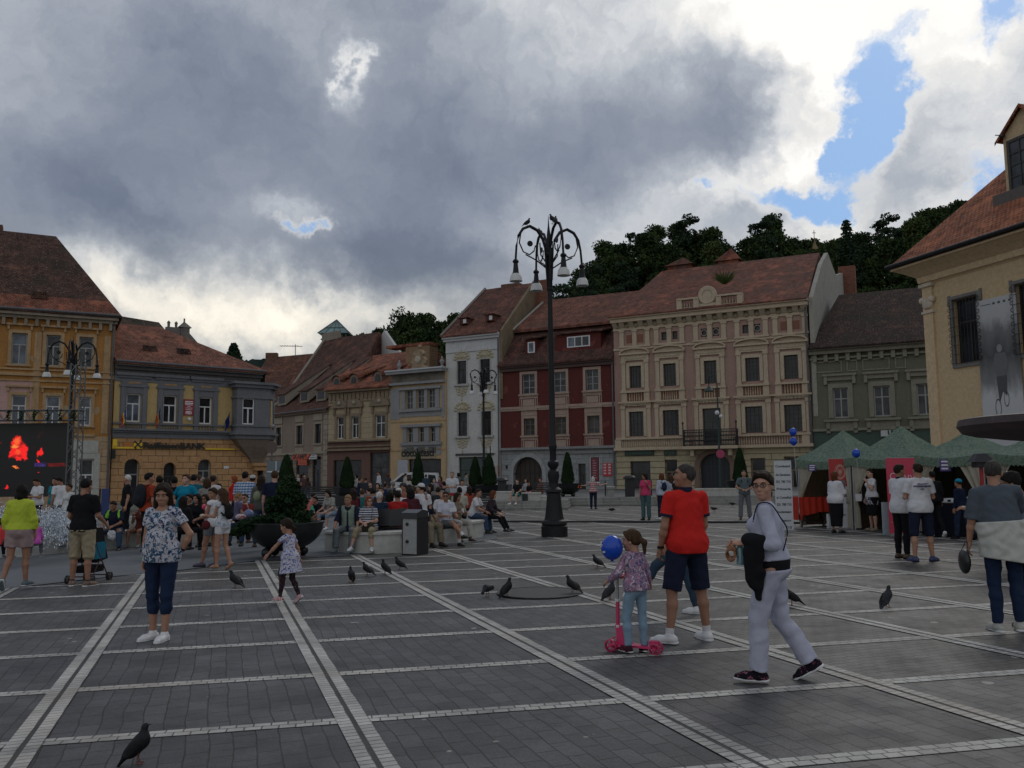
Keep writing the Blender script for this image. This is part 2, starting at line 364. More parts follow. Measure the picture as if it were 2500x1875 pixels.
def strips(name,lines,mtl,lift):
 V,F,UV=[],[],[]
 for(p0,d,n,L0,L1,a,b)in lines:
  k=int((L1-L0)/1.0)+1;i0=len(V)
  for j in range(k+1):
   s_=L0+(L1-L0)*j/k
   for o_ in(a,b):
    x=p0[0]+d[0]*s_+n[0]*o_;y=p0[1]+d[1]*s_+n[1]*o_
    V.append((x,y,gz(x,y)+lift));UV.append((s_,o_-a+.0))
  for j in range(k):q=i0+2*j;F.append((q,q+2,q+3,q+1))
 o=meshobj(name,V,F,mtl);o['kind']='structure'
 uvl=o.data.uv_layers.new(name='UVMap')
 for lp in o.data.loops:uvl.data[lp.index].uv=UV[lp.vertex_index]
 return o
def fam(ang,offs,halves,L0,L1):
 d=(math.cos(R(ang)),math.sin(R(ang)));n=(-d[1],d[0]);out=[]
 for o_ in offs:
  for a,b in halves:out.append(((n[0]*o_,n[1]*o_),d,n,L0,L1,a,b))
 return out
offA=[1.13,-.96,-3.01,-4.97,-6.9,-8.8]+[-8.8-1.96*k for k in range(1,14)]+[1.13+2.0*k for k in range(1,10)]
offB=[4.79,6.36,7.87,9.51,11.12,12.7,14.34,15.95,17.3,18.9]+[18.9+1.6*k for k in range(1,16)]+[3.2,1.6]
strips('pale_crossing_rows',fam(11.2,offB,[(-.075,.075)],-45,60),M_BB,.004)
strips('pale_double_bands',fam(109.0,offA,[(-.112,-.016),(.016,.112)],-5,50),M_BA,.008)
strips('dark_drain_lines',fam(109.0,offA,[(-.0175,.0175)],-5,50),plain('dark_joint',(.05,.048,.045),.8,.3,5),.006)
M_APRON=mat('grey_apron',lambda t,p:(lambda co:(t.link(t.mix(t.mr(t.noise(co,.8,7,.7),.3,.7),(.082,.090,.098),(.128,.135,.142)),p.inputs['Base Color']),p.inputs['Roughness'].__setattr__('default_value',.75),bump(t,p,t.noise(co,50,4),.4,.01)))(coords(t)))
ap=[ground(*q)for q in[(-700,1462),(0,1440),(280,1408),(450,1392),(633,1369),(870,1356),(1063,1339),(1215,1316),(1195,1280),(1172,1256)]]
sheet('fountain_apron',[(q.x,q.y)for q in ap]+[(-6,48),(-70,48),(-60,15)],.012,M_APRON)
M_STEP=blocks('step_stone',(.24,.235,.22),.9,5.0,.012,.5)
M_PLAT=mat('raised_setts',lambda t,p:(lambda co:(t.link(t.mix(t.mr(t.noise(co,1.5,7,.7),.3,.7),(.10,.098,.094),(.17,.165,.155)),p.inputs['Base Color']),p.inputs['Roughness'].__setattr__('default_value',.8)))(coords(t)))
E1=[Vector((-90,49,0)),ground(250,1246),ground(880,1248),ground(1190,1248),ground(1388,1245),ground(1394,1237),ground(1700,1234),ground(2100,1231),Vector((120,40,0))]
for k in range(3):
 dy=.38*k+(0 if k==0 else 0);pts=[(p.x,p.y+dy)for p in E1];n=len(pts);zt=.15*(k+1)
 V=[(x,y,gz(x,y)-.3)for x,y in pts]+[(x,y,gz(x,y)+zt)for x,y in pts]+[(120,420,gz(120,420)+zt),(-90,420,gz(-90,420)+zt)]
 F=[(i,i+1,n+i+1,n+i)for i in range(n-1)]+[tuple(range(n,2*n+2))]
 o=meshobj('raised_pavement' if k==2 else 'step',V,F,M_STEP if k<2 else M_PLAT);o['kind']='structure'
 if k==2:
  o.data.materials.append(M_STEP)
  for f in list(o.data.polygons)[:-1]:f.material_index=1
def pz(x,y):return gz(x,y)+.45
q=ground(1318,1449)
b=MB().lathe([(.62,0),(.62,.012),(.55,.014),(.55,.010),(.02,.010)],(0,0,0),40);o=b.build('manhole_cover',plain('cast_iron',(.05,.05,.048),.6,.3,20,.3,.6));o.location=(q.x,q.y,gz(q.x,q.y)+.012)
tag(o,'round dark manhole cover set in the paving behind the pigeons','manhole cover')
pts=[ground(x,y)for x,y in[(1205,1275),(1350,1276),(1500,1276),(1700,1277),(1900,1278),(2010,1280)]]
o=MB().tube([(p.x,p.y,gz(p.x,p.y)+.03)for p in pts],.045,6).build('cable',plain('black_rubber',(.012,.012,.013),.7));tag(o,'long black cable lying straight across the square behind the lamp post','cable')
class Bld:
 """a house; local x runs along its facade, local y into the house, z up from base"""
 def __init__(s,name,label,cat,pl,dl,pr,dr,base=0.15):
  a=at(pl,1150,dl);b=at(pr,1150,dr);s.A=Vector((a.x,a.y,base));u=Vector((b.x-a.x,b.y-a.y,0));s.L=u.length;s.u=u.normalized()
  s.back=Vector((-s.u.y,s.u.x,0));s.rz=math.atan2(s.u.y,s.u.x);s.root=empty(name,s.A,s.rz,label,cat)
 def loc(s,px,py,back=0.0):
  d=ray(px,py);o=Vector((0,0,CAM_H));P0=s.A+s.back*back;t=(P0-o).dot(s.back)/d.dot(s.back);q=o+d*t-s.A
  return q.dot(s.u),q.z
 def X(s,px,py=1000,back=0.0):return s.loc(px,py,back)[0]
 def Z(s,px,py,back=0.0):return s.loc(px,py,back)[1]
 def rect(s,x0,x1,y0,y1,back=0.0):
  xm=(y0+y1)/2;a=s.X(x0,xm,back);b=s.X(x1,xm,back);c=s.Z((x0+x1)/2,y1,back);d=s.Z((x0+x1)/2,y0,back);return(a,b,c,d)
 def part(s,name,mb,material,parent=None,label=None,smooth=False):
  o=mb.build(name,material,parent or s.root,smooth)
  if label:o['label']=label
  return o
 def wall(s,x0,x1,z0,z1,holes,material,depth=9.0,name='wall',reveal=.28,sides=True):
  xs=sorted({x0,x1}|{h[0]for h in holes}|{h[1]for h in holes});zs=sorted({z0,z1}|{h[2]for h in holes}|{h[3]for h in holes})
  xs=[x for x in xs if x0<=x<=x1];zs=[z for z in zs if z0<=z<=z1];b=MB()
  for i in range(len(xs)-1):
   for j in range(len(zs)-1):
    cx,cz=(xs[i]+xs[i+1])/2,(zs[j]+zs[j+1])/2
    if any(h[0]<cx<h[1]and h[2]<cz<h[3]for h in holes):continue
    b.poly([(xs[i],0,zs[j]),(xs[i+1],0,zs[j]),(xs[i+1],0,zs[j+1]),(xs[i],0,zs[j+1])])
  for(a,c,d,e)in[h[:4]for h in holes]:
   d_=max(d,z0)
   b.poly([(a,0,d_),(a,0,e),(a,reveal,e),(a,reveal,d_)]);b.poly([(c,0,d_),(c,reveal,d_),(c,reveal,e),(c,0,e)])
   b.poly([(a,0,e),(c,0,e),(c,reveal,e),(a,reveal,e)])
   if d>z0:b.poly([(a,0,d),(a,reveal,d),(c,reveal,d),(c,0,d)])
  for h in holes:
   if len(h)>4:
    a,c,d,e=h[:4];r=(c-a)/2;ry=h[4];n=8;cx=(a+c)/2
    for sg in(-1,1):
     P=[(cx+sg*r*math.cos(k*math.pi/2/n),e-ry+ry*math.sin(k*math.pi/2/n))for k in range(n+1)]
     b.poly([(x,0,z)for x,z in P]+[(cx+sg*r,0,e)])
     for k in range(n):b.poly([(P[k][0],0,P[k][1]),(P[k+1][0],0,P[k+1][1]),(P[k+1][0],reveal,P[k+1][1]),(P[k][0],reveal,P[k][1])])
  if sides:
   b.poly([(x0,0,z0),(x0,0,z1),(x0,depth,z1),(x0,depth,z0)]);b.poly([(x1,0,z0),(x1,depth,z0),(x1,depth,z1),(x1,0,z1)])
   b.poly([(x0,depth,z0),(x0,depth,z1),(x1,depth,z1),(x1,depth,z0)])
  else:
   pass
  return s.part(name,b,material)
 def window(s,h,fm,gm,kind='cross',fw=.09,y=.16,name='window',label=None,open_=False):
  x0,x1,z0,z1=h[:4];b=MB();w=fw
  b.box(x0,x0+w,y,y+.08,z0,z1);b.box(x1-w,x1,y,y+.08,z0,z1);b.box(x0+w,x1-w,y,y+.08,z0,z0+w);b.box(x0+w,x1-w,y,y+.08,z1-w,z1)
  xm=(x0+x1)/2;zt=z0+(z1-z0)*.64;hw=w*.45
  if kind in('cross','t'):
   b.box(x0+w,x1-w,y+.005,y+.075,zt-hw,zt+hw);b.box(xm-hw,xm+hw,y+.01,y+.07,z0+w,zt-hw)
   if kind=='cross':b.box(xm-hw,xm+hw,y+.01,y+.07,zt+hw,z1-w)
  if kind=='grid':
   b.box(xm-hw,xm+hw,y+.005,y+.075,z0+w,z1-w)
   for f in(.33,.66):
    zz=z0+(z1-z0)*f;b.box(x0+w,xm-hw,y+.01,y+.07,zz-.025,zz+.025);b.box(xm+hw,x1-w,y+.01,y+.07,zz-.025,zz+.025)
  if kind=='bars':
   for k in range(1,4):xx=x0+(x1-x0)*k/4;b.box(xx-.02,xx+.02,y+.005,y+.06,z0+w,z1-w)
   for k in range(1,6):zz=z0+(z1-z0)*k/6;b.box(x0+w,x1-w,y+.01,y+.05,zz-.02,zz+.02)
  o=s.part(name,b,fm,None,label)
  g=MB().poly([(x0+.01,y+.05,z0+.01),(x1-.01,y+.05,z0+.01),(x1-.01,y+.05,z1-.01),(x0+.01,y+.05,z1-.01)])
  s.part('pane',g,gm,o);return o
 def band(s,b,x0,x1,z0,z1,proj,y=0):b.box(x0,x1,y-proj,y+.05,z0,z1)
 def frame(s,b,h,w=.18,proj=.05,top=True,bottom=False):
  x0,x1,z0,z1=h[:4];e=.002
  b.box(x0-w,x0-e,-proj,.04,z0,z1+(w if top else 0));b.box(x1+e,x1+w,-proj,.04,z0,z1+(w if top else 0));b.box(x0-e,x1+e,-proj,.04,z1+e,z1+w)
  if bottom:b.box(x0-w,x1+w,-proj-.003,.04,z0-w,z0-e)
 def dentils(s,b,x0,x1,z0,z1,proj,step,frac=.45):
  n=max(2,int((x1-x0)/step));st=(x1-x0)/n
  for k in range(n):c=x0+st*(k+.5);b.box(c-st*frac/2,c+st*frac/2,-proj,.03,z0,z1)
 def balusters(s,b,x0,x1,z0,z1,proj=.12,step=.16):
  n=max(3,int((x1-x0)/step));st=(x1-x0)/n;h=z1-z0
  for k in range(n):b.lathe([(.035,0),(.055,h*.3),(.03,h*.65),(.04,h)],(x0+st*(k+.5),-proj+.05,z0),6)
def arc(cx,cz,rx,rz,n=10,a0=0,a1=180):return[(cx+rx*math.cos(R(a0+(a1-a0)*k/n)),cz+rz*math.sin(R(a0+(a1-a0)*k/n)))for k in range(n+1)]
def gable(P):return P
def poly_solid(s,name,pts,faces,material,label=None):b=MB();b.solid(pts,faces);return s.part(name,b,material,None,label)
def roof_gable(s,x0,x1,ze,y0,yr,zr,y1,xl=None,xr=None,material=None,label=None,name='roof',ze2=None):
 """roof volume: eave at (y0,ze), ridge at (yr,zr) from xl to xr (inset = hip), back eave at y1"""
 xl=x0 if xl is None else xl;xr=x1 if xr is None else xr;ze2=ze if ze2 is None else ze2
 P=[(x0,y0,ze),(x1,y0,ze),(x1,y1,ze2),(x0,y1,ze2),(xl,yr,zr),(xr,yr,zr)]
 t_=.12;Q=[(x,y,z-t_)if i<4 else(x,y,z)for i,(x,y,z)in enumerate(P)]
 pts=P+Q[:4]
 F=[(0,1,5,4),(2,3,4,5),(3,0,4),(1,2,5),(6,7,1,0),(7,8,2,1),(8,9,3,2),(9,6,0,3),(6,9,8,7)]
 return poly_solid(s,name,pts,F,material,label)
G_DARK=glassy('dark_glass');G_BLUE=glassy('sky_glass',(.06,.075,.095),.08);G_MID=glassy('dusty_glass',(.03,.033,.036),.3)
F_WHITE=plain('white_window_paint',(.62,.63,.64),.5,.08);F_DARK=plain('dark_window_paint',(.03,.026,.022),.5);F_BROWN=plain('brown_window_wood',(.16,.12,.075),.6)
F_GREY=plain('grey_window_paint',(.30,.30,.29),.6)
IRON=plain('black_iron',(.014,.014,.016),.5,.2,10,.2)
ZINC=plain('zinc_gutter',(.10,.10,.105),.5,.2,4,.3)
B1=Bld('townhouse','orange peeling three storey house with steep dark tiled roof at the left edge','house',-260,52.4,268,58.0)
def build1(s):
 M=plaster('orange_plaster',(.38,.185,.055),(.15,.08,.04),.45,(.36,.26,.15));P=plaster('pink_plaster',(.50,.32,.29),(.25,.18,.15),.3)
 TR=plaster('ochre_trim',(.42,.28,.15),(.12,.09,.07),.5)
 e=s.Z(268,775);x1=s.L
 r2=[s.rect(28,66,811,890),s.rect(112,148,818,893),s.rect(192,227,825,897)];r1=[s.rect(27,63,964,1040),s.rect(111,146,966,1037),s.rect(192,222,970,1037)]
 dx=r2[1][0]-r2[0][0]
 r2=[(r2[0][0]-dx*k,r2[0][1]-dx*k,r2[0][2],r2[0][3])for k in(3,2,1)]+r2;r1=[(r1[0][0]-dx*k,r1[0][1]-dx*k,r1[0][2],r1[0][3])for k in(3,2,1)]+r1
 z2a=sum(h[2]for h in r2[3:])/3;z2b=sum(h[3]for h in r2[3:])/3;z1a=sum(h[2]for h in r1[3:])/3;z1b=sum(h[3]for h in r1[3:])/3
 r2=[(a,b,z2a,z2b)for a,b,_,_ in r2];r1=[(a,b,z1a,z1b)for a,b,_,_ in r1]
 zb=s.Z(268,1066)
 g=[s.rect(190,228,1120,1205)];g[0]=(g[0][0],g[0][1],-.1,g[0][3])
 xs=s.X(88,1000)
 s.wall(0,x1,zb,e,r2+r1,M,10)
 s.wall(0,x1,-1.2,zb-.002,g,blocks('cream_ground_blocks',(.44,.31,.19),1.2,.5,.015,.6),10,'ground_floor')
 zm=s.Z(150,912)
 holes=[h for h in r1 if h[1]<xs];b=MB();xsr=sorted({0.02,xs}|{q for h in holes for q in h[:2]});zsr=sorted({zb+.01,zm-.5,z1a,z1b})
 for i in range(len(xsr)-1):
  for j in range(len(zsr)-1):
   cx,cz=(xsr[i]+xsr[i+1])/2,(zsr[j]+zsr[j+1])/2
   if any(h[0]<cx<h[1]and h[2]<cz<h[3]for h in holes):continue
   b.box(xsr[i],xsr[i+1],-.012,.01,zsr[j],zsr[j+1])
 s.part('pink_plaster_panel',b,P)
 for i,h in enumerate(r2+r1):
  w=s.window(h,F_WHITE if i>=6 else F_GREY,G_BLUE if i>8 or i==3 else G_MID,'t',.08)
  b=MB();s.frame(b,h,.2,.06);b.box(h[0]-.35,h[1]+.35,-.2,.03,h[3]+.5,h[3]+.62);b.box(h[0]-.28,h[0]-.16,-.14,.03,h[3]+.22,h[3]+.5);b.box(h[1]+.16,h[1]+.28,-.14,.03,h[3]+.22,h[3]+.5)
  b.box(h[0]-.28,h[1]+.28,-.14,.03,h[2]-.12,h[2]-.003);b.build('surround',TR,w)
 b=MB();s.band(b,-.1,x1,zm-.25,zm-.05,.16);s.band(b,-.1,x1,zm-.6,zm-.5,.1);s.band(b,-.1,x1,z2a-.35,z2a-.25,.1);s.band(b,-.1,x1-1.0,zb-.02,zb+.16,.14)
 for x in(x1-.45,s.X(90,900)):b.box(x-.2,x+.2,-.035,.03,zb+.2,e-1.3)
 s.part('string_course',b,TR)
 b=MB();b.box(-.2,x1+.15,-.55,.05,e-.28,e);b.box(-.2,x1+.1,-.3,.05,e-.48,e-.282);s.dentils(b,0,x1,e-.95,e-.482,.28,.62,.3);s.part('cornice',b,plaster('grey_cornice',(.30,.25,.19),(.10,.08,.06),.6))
 b=MB().tube([(-.2,-.62,e+.06),(x1+.2,-.62,e+.06)],.09,8);s.part('gutter',b,ZINC)
 yr=6.5;zr=s.Z(137,577,yr);xr=s.X(137,577,yr);xb=s.X(268,757,-.6)
 zk=e+1.25
 MR=tiles('old_dark_tiles',(.105,.052,.038),(.06,.034,.028),(.035,.03,.024),.75);MR2=tiles('relaid_red_tiles',(.20,.075,.048),(.15,.06,.042),(.07,.045,.035),.3)
 roof_gable(s,-.6,x1+.35,e+.02,-.65,yr,zr,13,None,xr,MR)
 n=Vector((0,yr+.65,zr-e)).normalized();k=.17
 sl=lambda x,f,l=.03:(x,-.65+f*(yr+.65)-l*n.z,e+.02+f*(zr-e)+l*n.y)
 hx=lambda f:x1+.35+(xr-x1-.35)*f
 b=MB().solid([sl(-.5,.0),sl(hx(0)-.05,.0),sl(hx(k)-.08,k),sl(-.5,k),sl(-.5,0,.005),sl(hx(0)-.05,0,.005),sl(hx(k)-.08,k,.005),sl(-.5,k,.005)],[(0,1,2,3),(4,7,6,5),(0,4,5,1),(1,5,6,2),(2,6,7,3),(3,7,4,0)]);s.part('lower_roof_strip',b,MR2)
 b=MB();zz=s.Z(97,722,.6);xx=s.X(97,722,.6);b.solid([(xx-.5,.2,zz-.25),(xx+.5,.2,zz-.25),(xx+.45,1.6,zz+.3),(xx-.45,1.6,zz+.3),(xx-.4,.2,zz+.2),(xx+.4,.2,zz+.2)],[(0,1,5,4),(4,5,2,3),(0,4,3),(1,2,5)]);s.part('roof_vent',b,MR)
 b=MB().box(s.X(-8,580,7),s.X(6,580,7),6.6,7.6,zr-1.2,s.Z(4,552,7));s.part('chimney',b,blocks('old_brick',(.20,.11,.08),.25,.08,.01))
 b=MB().tube([(x1-.12,-.14,zb-4.4),(x1-.12,-.14,e-.6),(x1-.1,-.5,e-.1)],.07,8);s.part('downpipe',b,ZINC)
 s.window((g[0][0],g[0][1],g[0][2],g[0][3]),F_WHITE,G_MID,'t',.1,.2,'shop_window')
 b=MB();s.frame(b,g[0],.35,.08);b.box(s.X(165,1100),s.X(240,1100),-.05,.02,g[0][3]+.38,g[0][3]+1.2);s.part('shop_surround',b,plaster('pale_shop_trim',(.42,.42,.38),(.2,.2,.18),.3))
build1(B1)
B2=Bld('bank','yellow two storey bank with grey stone window surrounds and corner oriel','bank building',271,58.1,628,64.6)
def build2(s):
 Y=plaster('yellow_plaster',(.50,.36,.165),(.25,.17,.08),.25);GR=plaster('grey_stone_trim',(.165,.168,.18),(.10,.10,.105),.35)
 e=s.Z(271,884);x1=s.L;zb=s.Z(400,1058);zs=s.Z(400,1049)
 W_=[s.rect(308,343,962,1031),s.rect(398,431,967,1034),s.rect(486,517,970,1035),s.rect(579,608,970.5,1035.5)]
 za=sum(h[2]for h in W_)/4;zt=sum(h[3]for h in W_)/4;W_=[(a,b,za,zt)for a,b,_,_ in W_]
 A_=[s.rect(303,340,1120,1205),s.rect(399,428,1129,1205),s.rect(483,515,1121,1205)]
 A_=[(a,b,(.9 if i!=1 else-.1)if i!=0 else-.1,d,(b-a)/2)for i,(a,b,c,d)in enumerate(A_)];A_[2]=(A_[2][0],A_[2][1],.55,A_[2][3],A_[2][4])
 s.wall(0,x1,zb,e,W_[:3],Y,9)
 RU=blocks('orange_rusticated',(.47,.275,.135),.95,.44,.022,.45,.06)
 s.wall(0,x1,-1.2,zb-.002,A_,RU,9,'ground_floor',.4)
 for i,h in enumerate(W_[:3]):
  w=s.window(h,F_WHITE,G_BLUE if i==0 else G_DARK,'t',.09)
  b=MB();s.frame(b,h,.42,.07);hw=.75
  b.box(h[0]-hw,h[1]+hw,-.28,.03,h[3]+1.22,h[3]+1.42);b.box(h[0]-hw+.12,h[1]+hw-.12,-.16,.03,h[3]+1.05,h[3]+1.218)
  b.box(h[0]-.5,h[1]+.5,-.16,.03,h[3]+.44,h[3]+.6);b.box(h[0]-.42,h[1]+.42,-.05,.03,h[3]+.602,h[3]+1.048);b.box(h[0]-.38,h[0]-.1,-.13,.03,h[2]-.5,h[3]+.43);b.box(h[1]+.1,h[1]+.38,-.13,.03,h[2]-.5,h[3]+.43);b.build('surround',GR,w)
  b=MB();b.box(h[0]+.05,h[1]-.05,-.055,-.05,h[3]+.68,h[3]+.95);b.build('relief_panel',plaster('orange_relief',(.36,.22,.11),(.2,.12,.06),.4),w)
 b=MB();s.balusters(b,h[0],h[1],0,1)if False else None
 for h in W_[:3]:s.balusters(b,h[0]-.05,h[1]+.05,zs+.02,za-.18,.14,.17)
 s.part('balustrade',b,GR)
 b=MB();b.box(-.05,x1,-.2,.03,za-.17,za-.04);b.box(-.05,x1+.1,-.42,.05,zs-.12,zs);b.box(-.05,x1,-.25,.05,zb,zs-.122);b.box(-.03,x1,-.10,.05,zb-.35,zb-.003)
 b.box(-.05,x1,-.06,.05,e-1.25,e-.8);b.box(-.05,x1,-.16,.05,e-.8,e-.7)
 s.part('string_course',b,GR)
 b=MB();b.box(-.05,x1+.1,-.62,.05,e-.22,e);b.box(-.05,x1+.1,-.4,.05,e-.45,e-.222);b.box(-.05,x1,-.22,.05,e-.69,e-.452);s.part('cornice',b,plaster('dark_cornice',(.10,.095,.095),(.05,.05,.05),.4))
 s.part('gutter',MB().tube([(-.1,-.68,e+.05),(x1+.3,-.68,e+.05)],.09),ZINC)
 yr=5.0;zr=s.Z(330,793,yr);xr=s.X(390,800,yr);MR=tiles('bank_red_tiles',(.205,.085,.058),(.155,.066,.047),(.08,.05,.035),.25)
 roof_gable(s,-.1,x1+.6,e+.02,-.7,yr,zr,10,None,xr,MR)
 b=MB();z2=s.Z(310,781,6.5);b.solid([(-.1,5.0,zr-.1),(s.X(392,790,6),5.0,zr-.1),(s.X(392,790,6)-.3,9,zr-.1),(-.1,9,zr-.1),(-.1,6.4,s.Z(270,765,6.4)),(s.X(388,786,6.4),6.4,s.Z(388,787,6.4))],[(0,1,5,4),(1,2,5),(2,3,4,5),(3,0,4),(0,3,2,1)]);s.part('rear_roof',b,tiles('rear_mossy_tiles',(.09,.06,.045),(.06,.045,.035),(.03,.03,.02),.8))
 for px,py in((363,851),(444,858)):
  xx,zz=s.loc(px,py,1.6);b=MB().solid([(xx-.55,1.0,zz-.35),(xx+.55,1.0,zz-.35),(xx+.3,2.8,zz+.45),(xx-.3,2.8,zz+.45),(xx-.32,1.0,zz+.12),(xx+.32,1.0,zz+.12)],[(0,1,5,4),(4,5,2,3),(0,4,3),(1,2,5)]);s.part('roof_vent',b,tiles('vent_tiles',(.09,.05,.04),(.05,.03,.03),(.02,.02,.02),.6))
 xx,zz=s.loc(452,800,9.5);ch=MB();ch.box(xx-.35,xx+.35,9.4,10.1,zz-2.5,zz);ch.solid([(xx-.5,9.3,zz),(xx+.5,9.3,zz),(xx+.5,10.2,zz),(xx-.5,10.2,zz),(xx,9.75,zz+.55)],[(0,1,4),(1,2,4),(2,3,4),(3,0,4),(0,3,2,1)]);ch.tube([(xx,9.75,zz+.4),(xx,9.75,zz+.8)],.07)
 g0,gz0=s.loc(408,797,9.5);g1,_=s.loc(484,835,9.5);gzz=s.Z(484,838,9.5);ch.solid([(g0,9.5,gz0),(xx,9.5,gz0),(g1,9.5,gzz),(g0,9.5,gzz-1.5),(g0,10,gz0),(xx,10,gz0),(g1,10,gzz),(g0,10,gzz-1.5)],[(0,3,2,1),(4,5,6,7),(0,1,5,4),(1,2,6,5),(2,3,7,6),(3,0,4,7)])
 for k in range(3):ch.lathe([(.1,0),(.12,.35),(.16,.38),(.02,.55)],(g0+.2+.6*k,9.75,gz0),8)
 s.part('chimney',ch,plaster('grey_chimney',(.20,.185,.165),(.08,.075,.07),.5))
 for i,h in enumerate(A_):
  w=s.window((h[0],h[1],h[2],h[3]-.0),F_GREY if i!=1 else F_DARK,G_MID if i==2 else G_DARK,'t',.08,.3,'arched_door' if i<2 else 'arched_window')
  cx=(h[0]+h[1])/2;r=h[4];zc=h[3]-r;b=MB()
  for k in range(9):
   a0,a1=R(180*k/9+1.5),R(180*(k+1)/9-1.5);b.prism([(cx+r*math.cos(a0),zc+r*math.sin(a0)),(cx+r*1.62*math.cos(a0),zc+r*1.62*math.sin(a0)),(cx+r*1.62*math.cos(a1),zc+r*1.62*math.sin(a1)),(cx+r*math.cos(a1),zc+r*math.sin(a1))],-.035,.02)
  b.build('voussoirs',plaster('orange_voussoir',(.46,.27,.13),(.3,.18,.09),.3),w)
 ox0,ox1=s.X(566,1000),s.X(632,1000)+.45;p=1.0;zt_=s.Z(600,936);zo=s.Z(600,1058)
 h=W_[3];b=MB();xs=[ox0,h[0],h[1],ox1];zs2=[zo,h[2],h[3],zt_-.3]
 for i in range(3):
  for j in range(3):
   if i==1 and j==1:continue
   b.poly([(xs[i],-p,zs2[j]),(xs[i+1],-p,zs2[j]),(xs[i+1],-p,zs2[j+1]),(xs[i],-p,zs2[j+1])])
 cxr=ox1+.75
 b.poly([(ox0,0,zo),(ox0,-p,zo),(ox0,-p,zt_),(ox0,0,zt_)]);b.poly([(ox1,-p,zo),(cxr,-.1,zo),(cxr,-.1,zt_),(ox1,-p,zt_)]);b.poly([(cxr,-.1,zo),(cxr,2.2,zo),(cxr,2.2,zt_),(cxr,-.1,zt_)]);b.poly([(ox1,0,zo-5),(ox1,6,zo-5),(ox1,6,e),(ox1,0,e)])
 s.part('oriel',b,GR)
 b=MB();b.box(ox0-.01,ox0+.25,-p-.03,-p,zo+.3,h[3]+.5);s.part('oriel_pier',b,GR)
 b=MB();v=lambda f,z,d=.025:(ox1+(cxr-ox1)*f-.0+d*.7,-p+(p-.1)*f-d,z)
 b.solid([v(.05,za-.3),v(.38,za-.3),v(.38,zt-.1),v(.05,zt-.1)],[(0,1,2,3)]);s.part('oriel_yellow_strip',b,Y)
 b=MB();b.solid([v(.5,za),v(.9,za),v(.9,zt),v(.5,zt)],[(0,1,2,3)]);w=s.part('oriel_window',b,F_WHITE)
 b=MB();b.solid([v(.58,za+.1,.04),v(.82,za+.1,.04),v(.82,zt-.1,.04),v(.58,zt-.1,.04)],[(0,1,2,3)]);b.build('pane',G_DARK,w)
 b=MB();b.box(h[0],h[1],-p+.1,-p+.15,h[2],h[3])
 b=MB();x0_,x1_,z0_,z1_=h;y_=-p+.08
 b.box(x0_,x0_+.09,y_,y_+.06,z0_,z1_);b.box(x1_-.09,x1_,y_,y_+.06,z0_,z1_);b.box(x0_,x1_,y_+.001,y_+.06,z0_,z0_+.09);b.box(x0_,x1_,y_+.001,y_+.06,z1_-.09,z1_);zq=z0_+(z1_-z0_)*.62;b.box(x0_,x1_,y_+.002,y_+.06,zq-.05,zq+.05);b.box((x0_+x1_)/2-.05,(x0_+x1_)/2+.05,y_+.003,y_+.06,z0_,zq)
 w=s.part('window',b,F_WHITE);MB().poly([(x0_,y_+.05,z0_),(x1_,y_+.05,z0_),(x1_,y_+.05,z1_),(x0_,y_+.05,z1_)]).build('pane',G_DARK,w)
 def ring(b,z0,z1,o):
  P=[(ox0-o,.1),(ox0-o,-p-o),(ox1+o*.5,-p-o),(cxr+o,-.1-o*.4),(cxr+o,2.2)]
  b.solid([(x,y,z0)for x,y in P]+[(x,y,z1)for x,y in P],[(0,1,6,5),(1,2,7,6),(2,3,8,7),(3,4,9,8),(5,6,7,8,9),(4,3,2,1,0)])
 b=MB();ring(b,zt_-.18,zt_,.4);ring(b,zt_-.42,zt_-.182,.22);ring(b,zt_-1.2,zt_-1.05,.1);ring(b,zo,zo+.12,.12);ring(b,za-.16,za-.03,.1);s.part('oriel_cornice',b,GR)
 b=MB();ring(b,zo-.16,zo-.003,.3);ring(b,zo-.45,zo-.162,.1);s.part('oriel_base',b,GR)
 P0=[(ox0,.0),(ox0,-p),(ox1,-p),(cxr,-.1),(cxr,1.2)];cx,cy=ox1-.25,.1;zc=zo-2.6;b=MB();L=[]
 for f,z in((1,zo-.452),(.8,zo-1.0),(.52,zo-1.6),(.4,zo-1.9),(.34,zo-2.2)):L.append([(cx+(x-cx)*f,cy+(y-cy)*f,z)for x,y in P0])
 for a_,b_ in zip(L[:-1],L[1:]):
  for k in range(4):b.poly([a_[k],b_[k],b_[k+1],a_[k+1]])
 s.part('corbel',b,plaster('brown_corbel',(.20,.16,.125),(.10,.08,.06),.4))
 b=MB();b.box(cx-.75,cx+.75,-.5,.3,zo-2.42,zo-2.202);b.box(cx-.55,cx+.55,-.35,.3,zo-2.75,zo-2.422);s.part('corbel_foot',b,plaster('orange_voussoir',(.46,.27,.13),(.3,.18,.09),.3))
 b=MB().poly([(x1,0,-1.2),(x1+1.6,2.6,-1.2),(x1+1.6,2.6,e),(x1,0,e)]);b.poly([(x1+1.6,2.6,-1.2),(x1+1.6,9,-1.2),(x1+1.6,9,e),(x1+1.6,2.6,e)]);s.part('corner_wall',b,RU)
 x0_,z0_=s.loc(271,1096);x3=s.X(571,1098);zt2=s.Z(400,1080);z0_=s.Z(400,1096.5)
 b=MB().box(x0_+.05,s.X(346,1090),-.14,-.06,z0_,z0_+.12);b.box(s.X(500,1096),x3,-.14,-.06,z0_,z0_+.09);b.box(x0_+.05,s.X(284,1090),-.2,-.06,z0_+.13,zt2+.15);b.box(s.X(325,1090),s.X(345,1090),-.16,-.06,z0_+.121,zt2)
 sg=s.part('sign',b,plain('sign_yellow',(.75,.50,.03),.5,.05),None,'yellow bank sign board with black lettering')
